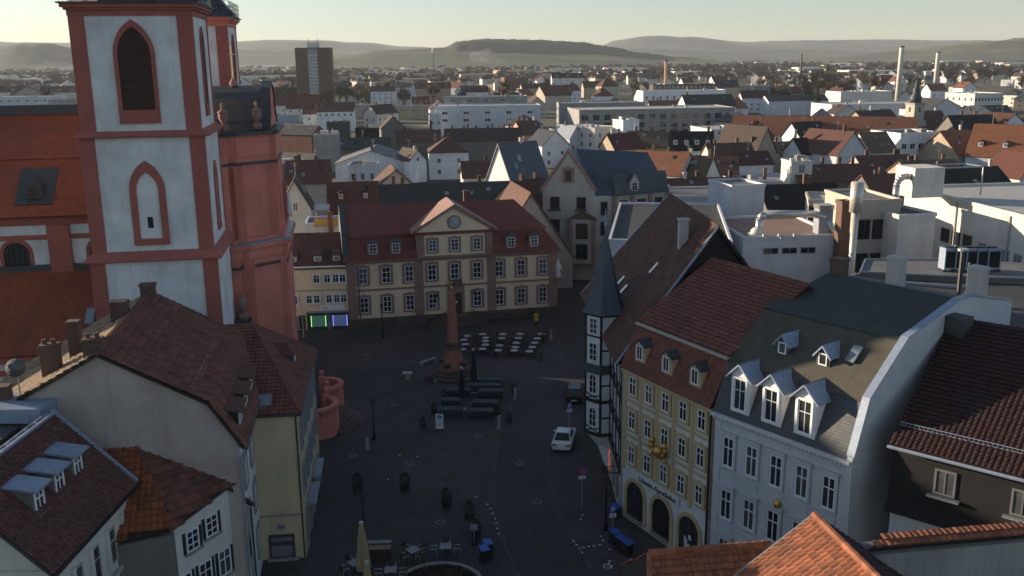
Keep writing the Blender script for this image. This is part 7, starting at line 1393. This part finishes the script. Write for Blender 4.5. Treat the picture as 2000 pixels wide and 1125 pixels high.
    for i in range(n):
        t0, t1 = 2*math.pi*i/n, 2*math.pi*(i+.95)/n; b = MB(); b.prism([(r_*math.cos(t0), r_*math.sin(t0), 0), (r_*math.cos(t1), r_*math.sin(t1), 0), ((r_-.25)*math.cos(t1), (r_-.25)*math.sin(t1), 0), ((r_-.25)*math.cos(t0), (r_-.25)*math.sin(t0), 0)], (0, 0, .3)); b.build('rim_stone', 'sill_stone', rt)
    b = MB(); b.lathe([(r_-.27, 0), (r_-.27, .18), (1, .4), (.05, .45)], (0, 0, 0), 24); b.build('soil', 'bedding', rt)
    rnd = random.Random(3); b = MB()
    for k in range(900): a, q = rnd.uniform(0, 6.28), (r_-.4)*math.sqrt(rnd.random()); z = .18+.25*(1-q/r_); e = Vector((rnd.uniform(-.1, .1), rnd.uniform(-.1, .1), rnd.uniform(.08, .25))); p = Vector((q*math.cos(a), q*math.sin(a), z)); b.add([p-Vector((.05, 0, 0)), p+Vector((.05, 0, 0)), p+e], [(0, 1, 2)])
    b.build('bedding_plants', 'bedding', rt, kind='stuff', recalc=False)
    # menu board between bed and shrub
    rt = thing('menu_stand', 'slim menu stand with pale sheet near the flower bed', 'sign', G(926, 1062)); b = MB(); b.tube((0, 0, 0), (0, 0, 1.1), .03, n=6); b.build('post', 'steel', rt); b = MB(); b.box(-.28, .28, -.03, 0, 1.1, 1.6); b.build('sheet', 'lead', rt); b = MB(); b.cbox(0, 0, 0, .5, .4, .05); b.build('foot', 'iron', rt)
    planter(930, 1050, .9, 'dark potted shrub beside the menu stand', None)
    # wheelie bins
    def bin_(px, py, rz, lab, grp): 
        rt = thing('wheelie_bin', lab, 'bin', G(px, py), R(rz), grp); b = MB(); b.add([(s*x, t*y, z) for z, x, y in ((.05, .24, .27), (1.0, .29, .34)) for s, t in ((-1, -1), (1, -1), (1, 1), (-1, 1))], [(0, 3, 2, 1), (4, 5, 6, 7), (0, 1, 5, 4), (1, 2, 6, 5), (2, 3, 7, 6), (3, 0, 4, 7)]); b.build('body', 'bin_body', rt); b = MB(); b.slab([(-.32, -.38, 1.03), (.32, -.38, 1.03), (.32, .38, 1.12), (-.32, .38, 1.12)], .06); b.build('lid', 'bin_lid', rt)
        for s in (-1, 1): b = MB(); b.tube((s*.24, .3, .1), (s*.3, .3, .1), .1, n=10); b.build('wheel', 'tyre', rt)
    bin_(953, 1084, 20, 'blue lidded bin by the flower bed', 'bins by the flower bed'); bin_(946, 1096, 20, 'blue lidded bin by the flower bed', 'bins by the flower bed')
    for px, py in ((1200, 1062), (1213, 1075), (1226, 1084)): bin_(px, py, 35, 'blue lidded bin along the pharmacy wall', 'bins along the pharmacy')
    bin_(1203, 1012, 30, 'single blue lidded bin beside the parking sign', None)
    # traffic signs
    def post(p, z, m='steel'): b = MB(); b.tube((0, 0, 0), (0, 0, z), .035, n=6); return b
    p = G(1136, 996); z = D(1135, 912, p.y).z; rt = thing('no_stopping_sign', 'round blue and red no stopping sign on a thin post', 'sign', p, R(8)); post(p, z).build('post', 'steel', rt)
    def disc(rt, r_, z, m, y, name): b = MB(); b.lathe([(r_, 0), (r_, .015)], (0, 0, 0), 24); o = b.build(name, m, rt); o.matrix_local = Matrix.Translation((0, y, z)) @ Matrix.Rotation(R(90), 4, 'X')
    disc(rt, .34, z-.35, 'sign_red', -.04, 'sign_ring'); disc(rt, .27, z-.35, 'sign_blue', -.058, 'sign_face')
    for a in (45, -45): b = MB(Matrix.Translation((0, -.08, z-.35)) @ Matrix.Rotation(R(a), 4, 'Y')); b.box(-.04, .04, -.004 if a > 0 else -.002, .002, -.28, .28); b.build('red_cross_bar', 'sign_red', rt)
    b = MB(); b.box(-.28, .28, -.05, -.03, z-1.0, z-.76); b.build('extra_plate', 'sign_white', rt); b = MB(); b.box(-.12, .12, -.055, -.05, z-.92, z-.86); b.build('plate_mark', 'iron', rt)
    def psign(base, top, lab, w=.5):
        p = G(*base); z = D(top[0], top[1], p.y).z; rt = thing('parking_sign', lab, 'sign', p, R(10)); post(p, z).build('post', 'steel', rt); b = MB(); b.box(-w/2, w/2, -.06, -.04, z-.62, z); b.build('sign_face', 'sign_blue', rt); txt(rt, 'P', (0, -.065, z-.53), 0, .6, 'sign_white'); b = MB(); b.box(-w/2, w/2, -.06, -.04, z-.95, z-.65); b.build('extra_plate', 'sign_white', rt); b = MB(); b.box(-w/3, w/3, -.066, -.06, z-.84, z-.77); b.build('plate_mark', 'iron', rt)
    psign((1112, 845), (1110, 786), 'blue parking sign on a post behind the white car'); psign((1196, 1050), (1192, 987), 'blue parking sign on a post before the pharmacy corner'); psign((1152, 845), (1147, 800), 'blue parking sign on the wall of the half-timbered turret')
    # road studs and painted wheelchair
    rnd = random.Random(8); line = [(952, 985), (958, 993), (962, 1003), (967, 1013), (969, 1022), (971, 1032), (974, 1042), (1120, 1057), (1126, 1064), (1132, 1071), (1137, 1079), (1140, 1069), (1150, 1067), (1160, 1066), (1172, 1064), (1178, 1055), (1173, 1047), (1191, 1073), (1228, 1115), (1138, 1006), (1134, 1014), (781, 889), (815, 892), (758, 936), (930, 970)]
    for px, py in line: rt = thing('paving_stud', 'small white stud set in the dark paving', 'stud', G(px, py, .02), 0, 'white paving studs'); b = MB(); b.lathe([(.09, -.01), (.09, .012), (.05, .02)], (0, 0, 0), 8); b.build('cap', 'stud', rt)
    c = G(1186, 1106); rt = thing('wheelchair_marking', 'white wheelchair symbol painted on the paving', 'road marking', (c.x, c.y, .022), R(-20)); b = MB(); n = 16
    for i in range(n-3): t0, t1 = 2*math.pi*i/n+2, 2*math.pi*(i+1)/n+2; b.face([(.32*math.cos(t0), .32*math.sin(t0), 0), (.32*math.cos(t1), .32*math.sin(t1), 0), (.24*math.cos(t1), .24*math.sin(t1), 0), (.24*math.cos(t0), .24*math.sin(t0), 0)])
    b.face([(-.05, .1, .001), (.05, .1, .001), (.05, .6, .001), (-.05, .6, .001)]); b.face([(0, .1, .002), (.35, .1, .002), (.35, .18, .002), (0, .18, .002)]); b.face([(.3, -.25, .003), (.38, -.25, .003), (.38, .12, .003), (.3, .12, .003)]); b.face([(-.09+.0, .65, .001), (.09, .65, .001), (.09, .82, .001), (-.09, .82, .001)]); b.build('paint', 'stud', rt)
    for px, py in ((716, 693), (800, 905), (1015, 905), (860, 1020), (935, 850), (1050, 980), (690, 890), (770, 790)):
        rt = thing('manhole_cover', 'round iron manhole cover flush with the paving', 'manhole', G(px, py, .02), 0, 'manhole covers in the square'); b = MB(); b.lathe([(.36, -.01), (.36, .006)], (0, 0, 0), 16); b.build('ring', 'concrete', rt); b = MB(); b.lathe([(.3, 0), (.3, .01)], (0, 0, 0), 16); b.build('lid', 'iron', rt)
    # flag pole left of the shops
    rt = thing('flag_pole', 'thin white flag pole in front of the shop house', 'pole', G(593, 660)); b = MB(); b.tube((0, 0, 0), (0, 0, 7.2), .05, .035, 6); b.build('pole', 'statue_white', rt); b = MB(); b.tube((-.3, 0, 7.15), (.3, 0, 7.15), .03, n=5); b.build('yard', 'statue_white', rt)
terrace()
def car(base, rz, body, lab, suv=False):
    rt = thing('parked_car', lab, 'car', G(*base), R(rz)); L, W = (4.6, 1.8) if not suv else (4.3, 1.82); hb = .78 if not suv else .95; ht = 1.42 if not suv else 1.65     # local: y forward (away), rear at y=0
    prof = [(0.05, .35), (-.02, .55), (.0, hb+.08), (.18, hb+.14), (L*.80, hb+.02), (L*.97, hb-.12), (L, .5), (L-.05, .3)] if not suv else [(0.05, .4), (-.02, .6), (.02, hb), (.1, hb+.05), (L*.78, hb), (L*.97, hb-.12), (L, .55), (L-.05, .35)]
    b = MB(); n = len(prof); xs = (-W/2, -W/2+.1, W/2-.1, W/2); v = []
    for x in xs:
        k = .97 if abs(x) > W/2-.05 else 1
        for y, z in prof: v.append((x, L/2+(y-L/2)*k, z if abs(x) < W/2-.05 else z-.06*(z > .6)))
    b.add(v, [(i*n+j, i*n+(j+1) % n, (i+1)*n+(j+1) % n, (i+1)*n+j) for i in range(3) for j in range(n)]+[tuple(range(n))[::-1], tuple(3*n+j for j in range(n))]); o = b.build('body', body, rt, False)
    md = o.modifiers.new('bevel', 'BEVEL'); md.width = .07; md.segments = 3; md.limit_method = 'ANGLE'
    y0, y1, y2, y3 = (.55, 1.25, 2.55, 3.35) if not suv else (.12, .45, 2.6, 3.3); zb = hb+.05; xi = W/2-.1; xt = W/2-.3
    cab = [(y0, zb, xi), (y1, ht, xt), (y2, ht-.02, xt), (y3, zb-.02, xi)]
    b = MB(); b.add([(s*x, y, z) for s in (-1, 1) for y, z, x in cab], [(0, 1, 2, 3), (7, 6, 5, 4), (0, 4, 5, 1), (1, 5, 6, 2), (2, 6, 7, 3), (0, 3, 7, 4)]); b.build('cabin_glass', 'car_glass', rt)
    b = MB(); b.slab([(-xt-.01, y1+.02, ht+.025), (xt+.01, y1+.02, ht+.025), (xt+.01, y2-.02, ht+.005), (-xt-.01, y2-.02, ht+.005)], .05)
    for s in (-1, 1):
        for (ya, za, xa), (yb, zb_, xb) in ((cab[0], cab[1]), (cab[3], cab[2])): b.tube((s*xa, ya, za), (s*xb, yb, zb_), .05, n=6)
        b.tube((s*(xi+xt)/2*1.01, (y1+y2)/2+.1, (zb+ht)/2-.35), (s*xt, (y1+y2)/2+.1, ht), .04, n=6)
    b.build('roof_frame', body, rt)
    for s in (-1, 1):
        for y in (.85, L-.85):
            w_ = put('wheel', None, rt, (s*(W/2-.08), y, .32)); b = MB(); b.tube((-.11, 0, 0), (.11, 0, 0), .32, n=18); b.build('tyre', 'tyre', w_); b = MB(); b.tube((s*.10, 0, 0), (s*.125, 0, 0), .2, n=14); b.build('rim', 'rim', w_)
        b = MB(); b.box(s*.62-.2, s*.62+.2, -.05, .03, hb-.14, hb+.02); b.build('tail_light', 'lamp_red', rt); b = MB(); b.box(s*(W/2+.06)-.1, s*(W/2+.06)+.1, y3-.5, y3-.35, hb+.08, hb+.2); b.build('mirror', body, rt)
        b = MB(); b.box(s*.62-.2, s*.62+.2, L-.06, L+.02, .55, .68); b.build('headlight', 'glass_pale', rt)
    b = MB(); b.box(-.26, .26, -.055, -.02, .5, .61); b.build('number_plate', 'sign_white', rt); b = MB(); b.box(-W/2+.12, W/2-.12, -.05, .03, .28, .42); b.build('bumper', 'tyre' if suv else body, rt)
car((1096, 884), -10, 'car_white', 'white saloon car parked by the half-timbered turret'); car((1121, 792), -6, 'car_dark', 'black off-road car with spare wheel parked up the street', True)
